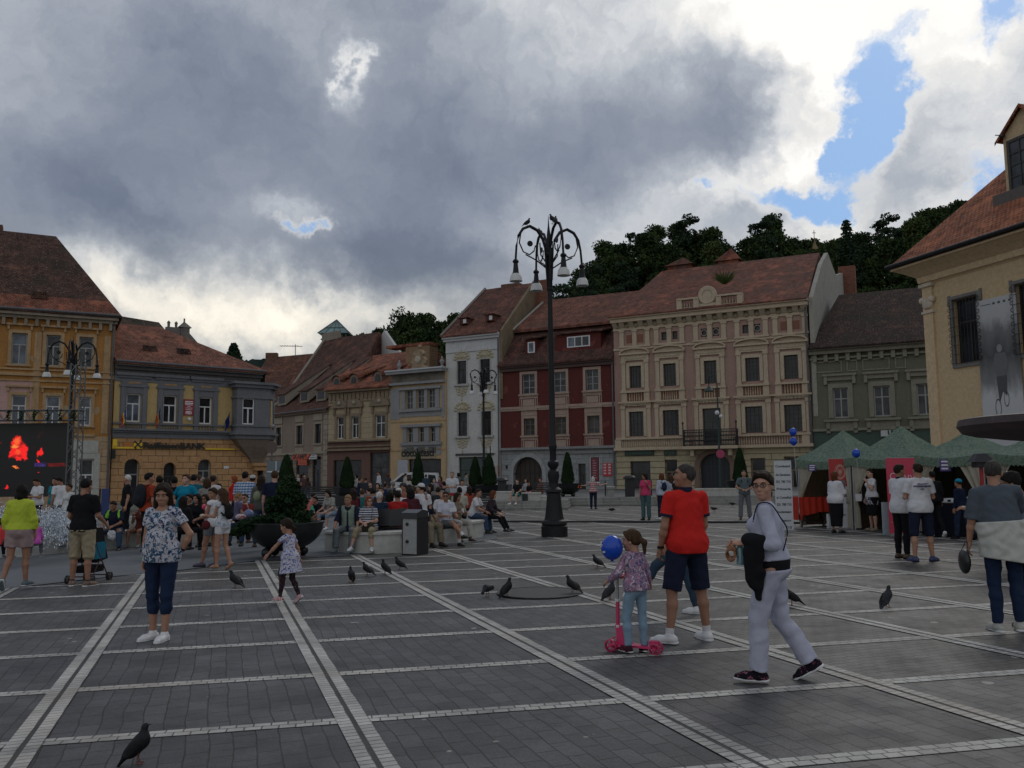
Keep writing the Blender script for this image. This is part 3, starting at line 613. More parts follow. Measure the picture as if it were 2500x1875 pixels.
 b=MB().box(s.X(300,1090),s.X(324.5,1090),-.13,-.06,z0_+.122,zt2-.03);b.build('orange_panel',plain('sign_orange',(.42,.16,.03),.5),sg)
 hgt=zt2-z0_;BK=plain('sign_black',(.012,.011,.010),.5);xa,xb_=s.X(349,1090),s.X(500,1090)
 v,f=text_mb('RaiffeisenBANK',hgt*1.18,.06,'LEFT',.02,0,xb_-xa);mn=v[:,0].min()
 meshobj('lettering',[(xa+a-mn,-.14-c,z0_+.06+b_)for a,b_,c in v],f,BK,sg)
 cx=s.X(335,1090);cz=(z0_+.121+zt2)/2;b=MB()
 for a in(45,-45):Mx=Matrix.Translation((cx,-.175,cz))@Matrix.Rotation(R(a),4,'Y');b.box(-.33,.33,-.012-.002*(a>0),.012,-.045,.045,Mx);b.box(-.33,-.25,-.0115,.0125,-.12,.045,Mx);b.box(.25,.33,-.0115,.0125,-.045,.12,Mx)
 b.build('crossed_emblem',BK,sg)
 r=s.rect(448,472,975,1014);b=MB().box(r[0],r[1],-.1,-.02,r[2],r[3]);pq=s.part('plaque',b,plain('plaque_red',(.26,.018,.035),.5),None,'dark red notice board beside the second upper window')
 lt=plain('plaque_white',(.7,.66,.64),.6);w_=r[1]-r[0];b=MB()
 for k,(fw,hh)in enumerate([(.8,.07),(.85,.07),(.75,.05),(.3,.04),(.7,.035),(.65,.035),(.4,.035)]):
  zz=r[3]-.13-k*(r[3]-r[2])*.105;b.box(r[0]+w_*(1-fw)/2,r[1]-w_*(1-fw)/2,-.104,-.098,zz-hh,zz)
 writing('x','PSD',.26,(r[0]+r[1])/2,-.101,r[2]+.08,None,None,.006,'CENTER',.01,0,None,b);b.build('lettering',lt,pq)
 xx,zz=s.loc(460,1024);s.part('camera',MB().ball((xx,-.2,zz),.13,8).box(xx-.05,xx+.05,-.2,0,zz+.05,zz+.12),F_WHITE,None,None,True)
 r=s.rect(546,558,1138,1144);s.part('wall_plate',MB().box(r[0],r[1],-.04,-.01,r[2],r[3]),F_WHITE)
 r=s.rect(269,277,1098,1120);s.part('lantern_box',MB().box(r[0],r[1],-.5,-.1,r[2],r[3]),IRON)
build2(B2)
def flag(px,py,tilt,cols,label):
 s=B2;x,z=s.loc(px,py);t=empty('flag',s.A+s.u*x+Vector((0,0,z)),s.rz,label,'flag')
 d=Vector((math.sin(tilt),-.55,1)).normalized();L=1.35;e=d*L;MB().tube([(0,0,0),tuple(e)],.022,6).build('pole',F_BROWN,t)
 n=len(cols);p0=e*.98;p1=e*.45
 for k,c in enumerate(cols):
  b=MB();V=[];
  for j in range(7):
   f=j/6.0
   for i_ in(k/n,(k+1)/n):
    P=p0.lerp(p1,i_);sw=math.sin(f*7+i_*5)*.04;V.append((P.x-.03+sw+f*.05*(1-i_),P.y+.02+sw,P.z-f*.75*(1+.1*i_)))
  F=[(2*j,2*j+1,2*j+3,2*j+2)for j in range(6)];V2=[(a,b_+.012,c_)for a,b_,c_ in V]
  m_=len(V);F+=[tuple(m_+q for q in reversed(f_))for f_ in F[:6]]
  meshobj('cloth',V+V2,F,fabric(c),t,True)
flag(290,1036,.25,[(.02,.05,.3),(.6,.45,.02),(.5,.02,.03)],'tricolour flag on a slanted pole, leftmost on the bank facade')
flag(376,1036,.18,[(.02,.03,.16),(.45,.25,.02),(.5,.03,.03)],'furled red and orange flag left of the second bank window')
flag(544,1046,.22,[(.01,.02,.10),(.01,.02,.12)],'dark blue flag on a slanted pole left of the bank oriel')
DSC=1.15
def dep(px):
 X0,Y0,dx,dy=7.96,66.9,-12.98,6.9;k=(px-1250)/2100;t=(X0-k*Y0)/(k*dy-dx);return(Y0+dy*t)*DSC
TERR=(.20,.085,.055)
B3=Bld('townhouse','brown grey two storey house with tall swept tile roof and shed dormers beside the bank','house',645,103,800,93)
def build3(s):
 M=plaster('brown_grey_plaster',(.26,.205,.165),(.12,.10,.085),.35);TR=plaster('greige_trim',(.33,.28,.22),(.15,.13,.10),.3)
 x1=s.L;e=s.Z(720,1008);zb=s.Z(720,1108)
 S=520/1659;cv=lambda x,y:(580+x*S,700+y*S)
 H=[]
 for(a,b,c,d)in[(300,342,1098,1242),(460,508,1082,1228),(603,652,1066,1216)]:
  p=cv(a,c);q=cv(b,d);H.append(s.rect(p[0],q[0],p[1],q[1]))
 za=sum(h[2]for h in H)/3;zt=sum(h[3]for h in H)/3;H=[(a,b,za,zt)for a,b,_,_ in H]
 G=[s.rect(723,752,1126,1180),s.rect(762,783,1115,1180)];G=[(a,b,-.2,d)for a,b,c,d in G]
 s.wall(0,x1,zb,e,H,M,14);s.wall(0,x1,-1.5,zb-.002,G,blocks('brown_ground_blocks',(.25,.20,.155),1.3,.5,.02,.55),14,'ground_floor')
 for h in H:
  w=s.window(h,F_DARK,G_DARK,'t',.07);b=MB();s.frame(b,h,.22,.06);b.box(h[0]-.25,h[1]+.25,-.1,.03,h[3]+.4,h[3]+1.1);b.box(h[0]-.3,h[1]+.3,-.1,.03,h[2]-.15,h[2]-.003);b.box(h[0]-.22,h[1]+.22,-.05,.03,h[2]-1.1,h[2]-.4);b.build('surround',TR,w)
 for h in G:s.window(h,F_DARK,G_DARK,'t',.08,.15,'shop_window')
 b=MB();b.box(x1-.9,x1-.05,-.06,.02,-.5,e-.4);s.part('corner_quoins',b,blocks('grey_quoins',(.33,.28,.22),.9,.55,.03,.5))
 b=MB();b.box(-.2,x1+.1,-.35,.03,e-.25,e);b.box(-.1,x1,-.12,.03,zb-.1,zb+.15);s.part('cornice',b,TR);s.part('gutter',MB().tube([(-.4,-.45,e+.05),(x1+.2,-.45,e+.05)],.09),ZINC)
 MR=tiles('swept_tiles',(.135,.062,.046),(.085,.048,.038),(.045,.035,.028),.65)
 yr=10;zr=s.Z(*cv(680,412),yr);xl=s.X(*cv(680,412),yr);zr2=s.Z(*cv(1105,352),yr);xr=s.X(*cv(1105,352),yr)
 ym=2.2;zm=e+1.9;xA=xr+.3
 P=[(-.3,-.5,e),(x1+.3,-.5,e),(x1+1.0,ym,zm),(-.1,ym,zm),(xl,yr,zr),(xr,yr,zr2),(-.3,20,e),(xA,20,e),(-.3,-.5,e-.15),(x1+.3,-.5,e-.15),(xA,20,e-.15),(-.3,20,e-.15),(xA,yr,e)]
 b=MB();b.solid(P,[(0,1,2,3),(3,2,5,4),(4,5,7,6),(0,3,4,6),(8,9,1,0),(2,12,5),(12,7,5),(1,9,12),(11,10,9,8),(0,6,11,8)])
 s.part('roof',b,MR)
 VG=plaster('pale_verge',(.27,.235,.19),(.12,.10,.08),.3)
 def strip(b,A,Bp,w=.55,t=.3):
  A,Bp=Vector(A),Vector(Bp);b.solid([A,A+Vector((w,0,0)),Bp+Vector((w,0,0)),Bp,A+Vector((0,0,t)),A+Vector((w,0,t)),Bp+Vector((w,0,t)),Bp+Vector((0,0,t))],[(0,3,2,1),(4,5,6,7),(0,1,5,4),(1,2,6,5),(2,3,7,6),(3,0,4,7)])
 b=MB();strip(b,(-.45,-.5,e-.2),(-.3,ym,zm));strip(b,(-.3,ym,zm-.1),(xl-.1,yr,zr));b.box(xl-.2,xl+3.2,yr-.3,yr+.4,zr-.3,zr+.75);s.part('verge_wall',b,VG)
 gx,gzz=s.loc(*cv(1125,338),yr);g0,gz0=s.loc(*cv(1010,535),yr);g1,gz1=s.loc(*cv(1242,505),yr)
 b=MB();b.prism([(g0-1.5,gz0-4),(g1+.3,gz0-4),(g1,gz1),(gx,gzz),(g0,gz0)],yr+.3,yr+.7);s.part('gable_wall',b,plaster('white_gable',(.50,.50,.49),(.3,.3,.28),.25))
 for(px,py,tx,ty)in[(350,885,540,735),(525,860,705,715),(655,848,800,700)]:
  x,z=s.loc(*cv(px,py),1.0);w_=.95;f=6.0;zt_=z+.62;zbk=zm+(zr-zm)*(f-ym)/(yr-ym)+.1
  b=MB().solid([(x-w_,.9,z-.6),(x+w_,.9,z-.6),(x+w_,.9,zt_),(x-w_,.9,zt_),(x+w_+1.2,f,zbk),(x-w_+1.2,f,zbk),(x+w_+1.2,f,zbk-.3),(x-w_+1.2,f,zbk-.3)],[(0,1,2,3),(1,6,4,2),(3,5,7,0)])
  dm=s.part('dormer',b,VG);b=MB().solid([(x-w_-.1,.7,zt_),(x+w_+.1,.7,zt_),(x+w_+1.3,f+.3,zbk+.1),(x-w_+1.1,f+.3,zbk+.1),(x-w_-.1,.7,zt_+.12),(x+w_+.1,.7,zt_+.12),(x+w_+1.3,f+.3,zbk+.2),(x-w_+1.1,f+.3,zbk+.2)],[(0,3,2,1),(4,5,6,7),(0,1,5,4),(1,2,6,5),(2,3,7,6),(3,0,4,7)]);b.build('dormer_roof',MR,dm)
  MB().box(x-w_*.7,x+w_*.7,.86,.91,z-.35,zt_-.15).build('dormer_window',G_DARK,dm)
 r=s.rect(723,766,1110,1122);sg=s.part('shop_sign',MB().prism([(r[0],r[2]),(r[1]-.6,r[2]),(r[1],r[3]),(r[0],r[3])],-.5,-.3),plain('sign_red',(.62,.09,.03),.5),None,'orange red shop sign board')
 writing('lettering','SKAMPI',.72,r[0]+.12,-.505,r[2]+.1,plain('sign_black',(.012,.011,.010),.5),sg,.02,'LEFT',.02,0,(r[1]-r[0])*.78)
 r=s.rect(763,780,1110,1121);sg=s.part('shop_sign',MB().prism([(r[0],r[2]),(r[1],r[2]),(r[1],r[3]),(r[0]+.5,r[3])],-.5,-.3),F_WHITE,None,'white slanted shop sign panel');b=MB()
 for k in range(3):b.box(r[0]+.4-.12*k,r[1]-.1,-.52,-.5,r[3]-.17-.2*k,r[3]-.1-.2*k)
 b.build('lettering',plain('sign_black',(.01,.01,.01)),sg)
 r=s.rect(736,757,1123,1136);sg=s.part('hanging_sign',MB().box(r[0],r[1],-.45,-.35,r[2],r[3]),plain('sign_red2',(.55,.10,.04),.5));b=MB()
 for k in range(3):b.box(r[0]+.15,r[1]-.15,-.46,-.45,r[3]-.25-.17*k,r[3]-.2-.17*k)
 b.build('lettering',plain('sign_dark_red',(.2,.02,.01)),sg)
build3(B3)
B3b=Bld('townhouse','house behind the bank of which only the long rust red roof shows','house',575,112,790,112)
def build3b(s):
 e=s.Z(640,1020);e0=s.Z(640,1003);s.wall(0,s.L,-1.5,e,[],plaster('brown_grey_plaster',(.26,.205,.165)),14);P=plaster('old_tiles_rust',(.1,.1,.1))
 MR=tiles('rust_tiles',(.165,.072,.050),(.11,.055,.042),(.06,.045,.035),.5);yr=9;S=520/1659
 zl=s.Z(652,873,yr);xl=s.X(652,880,yr);zr=s.Z(770,858,yr)
 s.part('roof',MB().solid([(-.5,-.5,e),(s.L,-.5,e),(s.L,yr,zr),(xl,yr,zl),(-.5,18,e),(s.L,18,e)],[(0,1,2,3),(3,2,5,4),(0,3,4),(1,5,2),(0,4,5,1)]),MR)
 x,z=s.loc(662,874,yr);s.part('chimney',MB().box(x-.7,x+.9,yr-.4,yr+.5,z-1,z+.7),blocks('old_brick',(.20,.11,.08),.25,.08,.01))
 x,z=s.loc(721,863,yr);b=MB().tube([(x,yr,z-1),(x,yr,z+1.3)],.05,6);b.tube([(x-2.2,yr,z+1.1),(x+1,yr,z+1.0)],.04,5)
 for k in range(8):b.tube([(x-2.1+.35*k,yr-.5,z+1.1),(x-2.1+.35*k,yr+.5,z+1.1)],.03,4)
 s.part('aerial',b,ZINC)
build3b(B3b)
def pyramid():
 Y=125;a=at(784,819,Y);c=at(859,819,Y);p=at(820,781,Y);w=(c.x-a.x);t=empty('glass_lantern',((a.x+c.x)/2,Y,0),0,'green glass pyramid roof lantern rising behind the swept roof','roof lantern')
 z0=a.z;z1=p.z;h=w/2;MB().solid([(-h,-h,z0),(h,-h,z0),(h,h,z0),(-h,h,z0),(0,0,z1)],[(0,1,4),(1,2,4),(2,3,4),(3,0,4),(0,3,2,1)]).build('glazing',plain('green_glass',(.16,.24,.23),.15,.3,.8),t)
 b=MB()
 for q in[(-h,-h),(h,-h),(h,h),(-h,h)]:b.tube([(q[0],q[1],z0),(0,0,z1)],.09,6)
 for k in(-.5,0,.5):b.tube([(h*k,-h,z0+.03),(0,0,z1)],.05,5)
 b.tube([(-h*.6,-h*.6-.1,z0+(z1-z0)*.4),(h*.6,-h*.6-.1,z0+(z1-z0)*.4)],.05,5)
 for kx in range(7):x=-h*.75+h*1.5*kx/6;b.box(x-.08,x+.08,-h*.75,-h*.75+.15,z0-1.6,z0)
 b.box(-h*.85,h*.85,-h*.8,h*.8,z0-.9,z0-.75);b.box(-h*.75,h*.75,-h*.7,h*.7,z0-1.6,z0-1.5);b.build('frame',plain('grey_green_metal',(.08,.11,.11),.5),t)
 MB().box(-h*.85,h*.85,-h*.6,h*.8,-1,z0-1.6).build('tower',plaster('pale_verge',(.27,.235,.19)),t)
pyramid()
B4=Bld('townhouse','beige two storey house with three pedimented windows and orange tile roof','house',800,92.9,953,88.6)
def build4(s):
 M=plaster('beige_ashlar',(.37,.30,.20),(.16,.13,.09),.35);TR=plaster('dark_beige_trim',(.24,.19,.135),(.10,.08,.06),.5);x1=s.L;S=520/1659;cv=lambda x,y:(580+x*S,700+y*S)
 e=s.Z(876,948);zc=s.Z(876,980);zb=s.Z(876,1077);zg=s.Z(876,1094)
 H=[]
 for(a,b,c,d)in[(775,828,1020,1188),(888,945,1012,1180),(1073,1152,992,1165)]:p=cv(a,c);q=cv(b,d);H.append(s.rect(p[0],q[0],p[1],q[1]))
 za=sum(h[2]for h in H)/3;H=[(a,b,za,zt)for(a,b,_,zt)in H];zt=sum(h[3]for h in H)/3;H=[(a,b,za,zt)for a,b,_,_ in H]
 G=[s.rect(*[cv(745,0)[0],cv(965,0)[0],cv(0,1350)[1],1185]),s.rect(cv(1030,0)[0],cv(1180,0)[0],cv(0,1290)[1],1185)];G=[(a,b,-.2,d)for a,b,c,d in G]
 s.wall(0,x1,zb,e,H,blocks('beige_ashlar_upper',(.40,.33,.22),1.6,.55,.012,.6,.05),12);s.wall(0,x1,-1.5,zb-.002,G,plaster('red_brown_ground',(.17,.10,.08),(.08,.06,.05),.4),12,'ground_floor')
 for h in H:
  w=s.window(h,F_WHITE,G_DARK,'cross' if h is H[2]else 't',.08);b=MB();s.frame(b,h,.3,.08,True);cx=(h[0]+h[1])/2;hw=(h[1]-h[0])/2+.65;zz=h[3]+.95
  b.box(cx-hw,cx+hw,-.3,.03,zz,zz+.14);b.solid([],[]);b.prism([(cx-hw,zz+.143),(cx+hw,zz+.143)]+[(cx+hw*math.cos(R(a)),zz+.143+.75*math.sin(R(a)))for a in(25,55)]+[(cx,zz+1.0)]+[(cx-hw*math.cos(R(a)),zz+.143+.75*math.sin(R(a)))for a in(55,25)],-.24,.03)
  b.box(h[0]-.45,h[0]-.22,-.2,.03,h[3]+.2,zz-.003);b.box(h[1]+.22,h[1]+.45,-.2,.03,h[3]+.2,zz-.003);b.build('surround',TR,w)
  MB().ball((cx,-.24,zz+.5),.22,8).build('relief_shell',plaster('pale_relief',(.42,.38,.30)),w)
 b=MB();b.box(0,x1,-.08,.03,zc,zc+.12);b.box(-.05,x1+.05,-.3,.03,zb-.05,zb+.12);b.box(0,x1,-.12,.03,zb-.6,zb-.45);b.box(-.05,x1+.05,-.35,.03,zg-.25,zg-.05);s.part('string_course',b,TR)
 b=MB();s.dentils(b,.1,x1-.1,zc+.25,e-.5,.16,.55,.5);b.box(-.05,x1+.05,-.5,.03,e-.35,e-.12);b.box(-.05,x1+.05,-.62,.03,e-.118,e);s.part('cornice',b,TR)
 for g in G:s.window(g,F_DARK,G_MID if g is G[1]else G_DARK,'t',.1,.2,'shop_window')
 yr=8;MR=tiles('orange_tiles',(.24,.090,.055),(.18,.070,.046),(.10,.055,.04),.25);zr=s.Z(*cv(980,545),yr);xl=s.X(*cv(980,545),yr);zr2=s.Z(*cv(1330,500),yr)
 P=[(-.2,-.7,e),(x1+.1,-.7,e),(x1+.1,yr,zr2),(xl,yr,zr),(-.2,16,e),(x1+.1,16,e),(-.2,-.7,e-.12),(x1+.1,-.7,e-.12)]
 s.part('roof',MB().solid(P,[(0,1,2,3),(3,2,5,4),(0,3,4),(1,5,2),(6,7,1,0),(4,5,7,6)]),MR)
 for(px,py)in[(785,750),(920,735),(1105,712)]:
  x,z=s.loc(*cv(px,py),.8);b=MB();n=8;pr=[(x-.55,z-.75),(x+.55,z-.75)]+[(x+.55*math.cos(R(a)),z+.2+.5*math.sin(R(a)))for a in range(0,181,30)];b.prism(pr,.5,2.6)
  dm=s.part('dormer',b,plaster('grey_dormer',(.20,.15,.12)));b=MB();pr=[(x+.32*math.cos(R(a)),z+.1+.32*math.sin(R(a)))for a in range(0,181,30)];b.prism([(x-.32,z-.5),(x+.32,z-.5)]+pr,.46,.5);b.build('dormer_window',G_DARK,dm)
  b=MB();pr=[(x+.62,z+.1)]+[(x+.65*math.cos(R(a)),z+.2+.6*math.sin(R(a)))for a in range(0,181,30)]+[(x-.62,z+.1)];b.solid([(p[0],.35,p[1])for p in pr]+[(p[0]+.8,4.6,e+(zr-e)*5.3/8.7+.08)for p in pr],[(k,k+1,len(pr)+k+1,len(pr)+k)for k in range(len(pr)-1)]);b.build('dormer_roof',MR,dm)
build4(B4)
B5=Bld('townhouse','narrow yellow shop house with triple windows, urns and an ornate gable crest','house',953,88.5,1088,85.0)
def build5(s):
 M=plaster('pale_yellow_plaster',(.47,.345,.20),(.25,.18,.11),.25);TR=plaster('grey_stone_pilaster',(.27,.275,.28),(.14,.14,.14),.35);x1=s.L;S=520/1659;cv=lambda x,y:(580+x*S,700+y*S)
 e=s.Z(1020,903);zb=s.Z(1020,1100);rows=[[(1313,1368,812,955),(1400,1455,800,948),(1485,1540,793,943)],[(1325,1368,1098,1215),(1415,1455,1093,1210),(1500,1542,1090,1205)]];H=[]
 for rw in rows:
  hs=[]
  for(a,b,c,d)in rw:p=cv(a,c);q=cv(b,d);hs.append(s.rect(p[0],q[0],p[1],q[1]))
  za=sum(h[2]for h in hs)/3;zt=sum(h[3]for h in hs)/3;H.append([(a,b,za,zt)for a,b,_,_ in hs])
 g=s.rect(cv(1330,0)[0],cv(1585,0)[0],cv(0,1342)[1],1185);G=[(g[0],g[1],-.2,g[3])]
 s.wall(0,x1,zb,e,H[0]+H[1],M,10);s.wall(0,x1,-1.5,zb-.002,G,M,10,'ground_floor')
 for i,rw in enumerate(H):
  for h in rw:s.window(h,F_GREY,G_MID if i==0 else G_DARK,'grid' if i==0 else 't',.06)
  a,b_=rw[0][0],rw[2][1];za,zt=rw[0][2],rw[0][3];b=MB()
  for q in[(a-.55,a-.05),(rw[0][1]+.05,rw[1][0]-.05),(rw[1][1]+.05,rw[2][0]-.05),(b_+.05,b_+.55)]:b.box(q[0],q[1],-.14,.03,za,zt)
  b.box(a-.8,b_+.8,-.3,.03,zt+.03,zt+.3);b.box(a-.8,b_+.8,-.25,.03,za-.3,za-.03);b.box(a-.7,b_+.7,-.06,.03,za-(1.3 if i else .8),za-.302)
  if i==0:b.box(.15,x1-.15,-.08,.03,zt+.8,zt+1.1);b.box(a-2.0,a-.8,-.05,.02,za-1,zt+.25);b.box(b_+.8,min(x1-.1,b_+2.0),-.05,.02,za-1,zt+.25)
  s.part('window_surround',b,TR)
  if i:
   b=MB()
   for h in rw:b.box(h[0]-.1,h[1]+.1,-.09,-.05,za-1.15,za-.5)
   s.part('relief_panel',b,plaster('grey_relief',(.13,.13,.12),(.07,.07,.06),.6))
 fr0=s.Z(1020,932);b=MB();b.box(.1,x1-.1,-.1,.03,fr0,e-.4);s.part('frieze',b,plaster('carved_frieze',(.20,.18,.15),(.07,.06,.05),.8))
 b=MB();b.box(-.1,x1+.1,-.8,.03,e-.38,e-.1);b.box(.0,x1,-.4,.03,fr0-.25,fr0-.003);s.part('cornice',b,TR);s.part('cornice_flashing',MB().box(-.15,x1+.15,-.9,.5,e-.098,e+.05),plain('zinc_sheet',(.42,.44,.46),.5))
 b=MB();b.box(0,x1,-.06,.03,s.Z(1020,1026)-.15,s.Z(1020,1026));b.box(0,x1,-.06,.03,zb,zb+.14);s.part('string_course',b,plaster('yellow_band',(.42,.29,.16)))
 s.window(G[0],F_DARK,G_DARK,'t',.1,.2,'shop_window');b=MB();r=s.rect(cv(1250,0)[0],cv(1328,0)[0],cv(0,1350)[1],1190);b.box(r[0],r[1]-.02,-.06,.02,-.2,r[3]);s.part('door_panel',b,plain('pale_panel',(.36,.38,.42),.5))
 r=s.rect(cv(1275,0)[0],cv(1545,0)[0],cv(0,1298)[1],cv(0,1332)[1]);sg=s.part('sign',MB().box(r[0],r[1],-.08,-.02,r[2]-.1,r[3]+.1),plaster('sign_backing',(.36,.31,.22)),None,'cream shop sign with loose black letters');writing('lettering','ciocolatesci',1.15,r[0]+.1,-.12,r[2]+.15,plain('sign_black',(.012,.011,.010),.5),sg,.05,'LEFT',.02,0,r[1]-r[0]-.3)
 lam=emis('shop_lamp_glow',(1.0,.62,.22),.55)
 for k in range(3):x=g[0]+(g[1]-g[0])*(.5+.19*k);s.part('shop_lamp',MB().ball((x,.45,g[3]-.75),.18,8),lam,None,None,True)
 x,z=s.loc(*cv(1410,625),-.2);b=MB();b.prism([(x-1.5,e+.05),(x+1.5,e+.05),(x+1.15,e+.7),(x+1.25,e+1.5),(x+.8,e+2.1),(x+.85,e+2.7),(x+.3,e+3.2),(x-.3,e+3.2),(x-.85,e+2.7),(x-.8,e+2.1),(x-1.25,e+1.5),(x-1.15,e+.7)],-.3,.3);b.v=[(x+(a-x)*.66,y,e+(c-e)*.64)for a,y,c in b.v]
 b.ball((x,0,e+2.35),.22,8)
 for q in(-1,1):b.ball((x+q*.76,-.2,e+.7),.2,8);b.ball((x+q*.53,-.2,e+1.55),.18,8)
 s.part('crest',b,plaster('crest_stone',(.33,.25,.17),(.12,.09,.06),.7),None,None,True);s.part('crest_shield',MB().lathe([(.6,0),(.6,.12),(.42,.2),(.01,.2)],(0,0,0),18),plaster('pale_relief',(.42,.38,.30)),None).matrix_local=Matrix.Translation((x,-.32,e+1.0))@Matrix.Rotation(R(90),4,'X')@Matrix.Scale(.62,4)
 for px in(1255,1588):
  x2,_=s.loc(*cv(px,620),-.2);s.part('urn',MB().lathe([(r_*.6,z_*.6)for r_,z_ in[(.3,0),(.3,.3),(.14,.4),(.2,.5),(.42,.95),(.34,1.25),(.16,1.35),(.2,1.45),(.12,1.75),(.02,1.9)]],(x2,-.1,e+.05),12),TR,None,None,True)
 x2,z2=s.loc(*cv(1462,475),4);x3,_=s.loc(*cv(1495,560),4);s.part('chimney',MB().box(x3-3.2,x3,4,5.5,e-1,z2+.3),blocks('chimney_plaster',(.30,.20,.12),.4,.12,.01,.7));s.part('chimney_cap',MB().box(x3-5.8,x3+.1,3.9,5.6,z2+.302,z2+.6),tiles('orange_tiles',(.24,.090,.055),(.18,.070,.046)))
build5(B5)
B6=Bld('townhouse','tall narrow white house with four dark windows under cream stucco garlands','house',1089,dep(1088),1222,dep(1222))
def build6(s):
 M=plaster('white_plaster',(.50,.50,.48),(.25,.25,.23),.3);TR=plaster('cream_stucco',(.42,.38,.28),(.25,.21,.14),.5);x1=s.L;S=460/1272;cv=lambda x,y:(1080+x*S,620+y*S)
 e=s.Z(1150,818);zb=s.Z(1150,1104);H=[]
 for rw in[[(100,162,722,880),(255,322,708,866)],[(105,168,1072,1232),(262,330,1058,1222)]]:
  hs=[]
  for(a,b,c,d)in rw:p=cv(a,c);q=cv(b,d);hs.append(s.rect(p[0],q[0],p[1],q[1]))
  za=sum(h[2]for h in hs)/2;zt=sum(h[3]for h in hs)/2;H+=[(a,b,za,zt)for a,b,_,_ in hs]
 g=s.rect(cv(110,0)[0],cv(330,0)[0],cv(0,1370)[1],1190);G=[(g[0],g[1],-.2,g[3])]
 s.wall(0,x1,-1.5,e,H+G,M,12)
 for h in H:
  w=s.window(h,F_DARK,G_DARK,'t',.07);b=MB();b.box(h[0]-.3,h[1]+.3,-.22,.03,h[2]-.2,h[2]-.003);b.box(h[0]-.12,h[0]-.003,-.05,.02,h[2],h[3]+.1);b.box(h[1]+.003,h[1]+.12,-.05,.02,h[2],h[3]+.1);b.build('sill',plaster('white_sill',(.42,.42,.40)),w)
  cx=(h[0]+h[1])/2;b=MB();ww=(h[1]-h[0])/2+.25
  for k in range(9):a=math.pi*k/8;b.ball((cx+ww*math.cos(a),-.02,h[3]+.2+.75*math.sin(a)),.17,6,(1.2,.5,.8))
  for k in(-1,0,1):b.ball((cx+.42*k,-.02,h[3]+.4),.2,6,(1,.5,.9))
  b.prism([(cx-ww-.1,h[3]+.1),(cx+ww+.1,h[3]+.1)]+[(cx+(ww+.05)*math.cos(R(a)),h[3]+.12+.95*math.sin(R(a)))for a in range(0,181,20)],-.03,.01)
  for k in(-1,0,1):
   for q in range(3):b.ball((cx+.45*k*(1-.12*q),-.02,h[2]-.45-.28*q-.12*(k==0)),.19-.03*q,6,(1.2,.5,1))
  b.ball((cx,-.02,h[2]-1.5),.1,6,(1,.5,2));b.build('stucco_garland',TR,w,True)
 b=MB();b.box(-.2,x1+.05,-.5,.03,e-.25,e);b.box(-.15,x1,-.32,.03,e-.5,e-.252);b.box(0,x1,-.06,.03,e-1.5,e-.502);b.box(0,x1,-.09,.03,e-1.62,e-1.502);s.part('cornice',b,plaster('white_cornice',(.50,.51,.52),(.3,.3,.3),.25))
 w=s.window(G[0],F_DARK,plain('shop_interior',(.06,.09,.085),.3,.4,.6),'t',.1,.2,'shop_window');b=MB();b.box(g[0]-.3,g[1]+.3,-.12,.03,g[3]+.15,g[3]+.35);s.part('shop_lintel',b,plain('dark_lintel',(.06,.06,.06)))
 yr=8.5;zr=s.Z(*cv(292,240),yr);xl=s.X(*cv(292,240),yr);xr=s.X(*cv(610,195),yr);zr2=s.Z(*cv(610,195),yr);MR=tiles('white_house_tiles',(.15,.062,.045),(.10,.048,.038),(.05,.035,.028),.55)
 P=[(-.2,-.6,e),(x1+.05,-.6,e),(xr,yr,zr2),(xl,yr,zr),(-.2,17,e),(x1+.05,17,e),(-.2,-.6,e-.1),(x1+.05,-.6,e-.1)]
 s.part('roof',MB().solid(P,[(0,1,2,3),(3,2,5,4),(0,3,4),(6,7,1,0),(4,5,7,6),(1,5,2)]),MR)
 for(px,py)in[(155,455),(330,432)]:
  x,z=s.loc(*cv(px,py),1.3);b=MB().box(x-.45,x+.45,.9,2.4,z-.35,z+.25);b.box(x-.6,x+.6,.7,2.9,z+.252,z+.35);d_=s.part('skylight',b,MR);MB().box(x+.0,x+.35,.86,.9,z-.25,z+.15).build('pane',F_WHITE,d_)
 s.part('verge',MB().tube([(-.25,-.6,e+.1),(xl-.05,yr,zr+.1)],.14,6),plain('mortar_verge',(.16,.13,.11)))
 x,z=s.loc(*cv(455,215),yr);s.part('chimney',MB().box(x-1.1,x+1.1,yr,yr+1,z-.8,z+.25),blocks('old_brick',(.20,.11,.08),.25,.08,.01))
 A=(x1+.1,-.1,e-3.2);Q=[(x1+.08,-.1),(x1+.08,e-4)]
 b=MB();yv=[(-.1,e-6.5),(yr+9,e-6.5),(yr+9,e+.3),(yr,zr2+.25),(-.1,e+.2)]
 b.solid([(x1+.06,y,z)for y,z in yv]+[(x1+.36,y,z)for y,z in yv],[(4,3,2,1,0),(5,6,7,8,9),(0,1,6,5),(1,2,7,6),(2,3,8,7),(3,4,9,8),(4,0,5,9)]);
 bx=xr-x1;b.v=[(x+max(0,(y)/yr)*(bx if y<=yr else bx),y,z)for x,y,z in b.v]
 s.part('fire_wall',b,plaster('old_fire_wall',(.20,.155,.10),(.08,.065,.045),.6))
 x,z=s.loc(*cv(668,178),yr);s.part('tall_chimney',MB().box(s.X(*cv(632,250),yr),s.X(*cv(705,250),yr),yr-.2,yr+1,z-6.5,z),blocks('red_chimney_brick',(.22,.10,.07),.3,.1,.012,.7,.2))
 s.part('downpipe',MB().tube([(x1-.1,-.15,1),(x1-.1,-.15,e-.6)],.07),ZINC)
 b=MB();x,z=s.loc(1211,1108);b.tube([(x,-.1,z),(x,-1.2,z)],.03);b.tube([(x,-1.1,z+.7),(x,-1.1,z-1.6)],.05);s.part('sign_bracket',b,IRON)
 x,z=s.loc(1216,1150);b=MB()
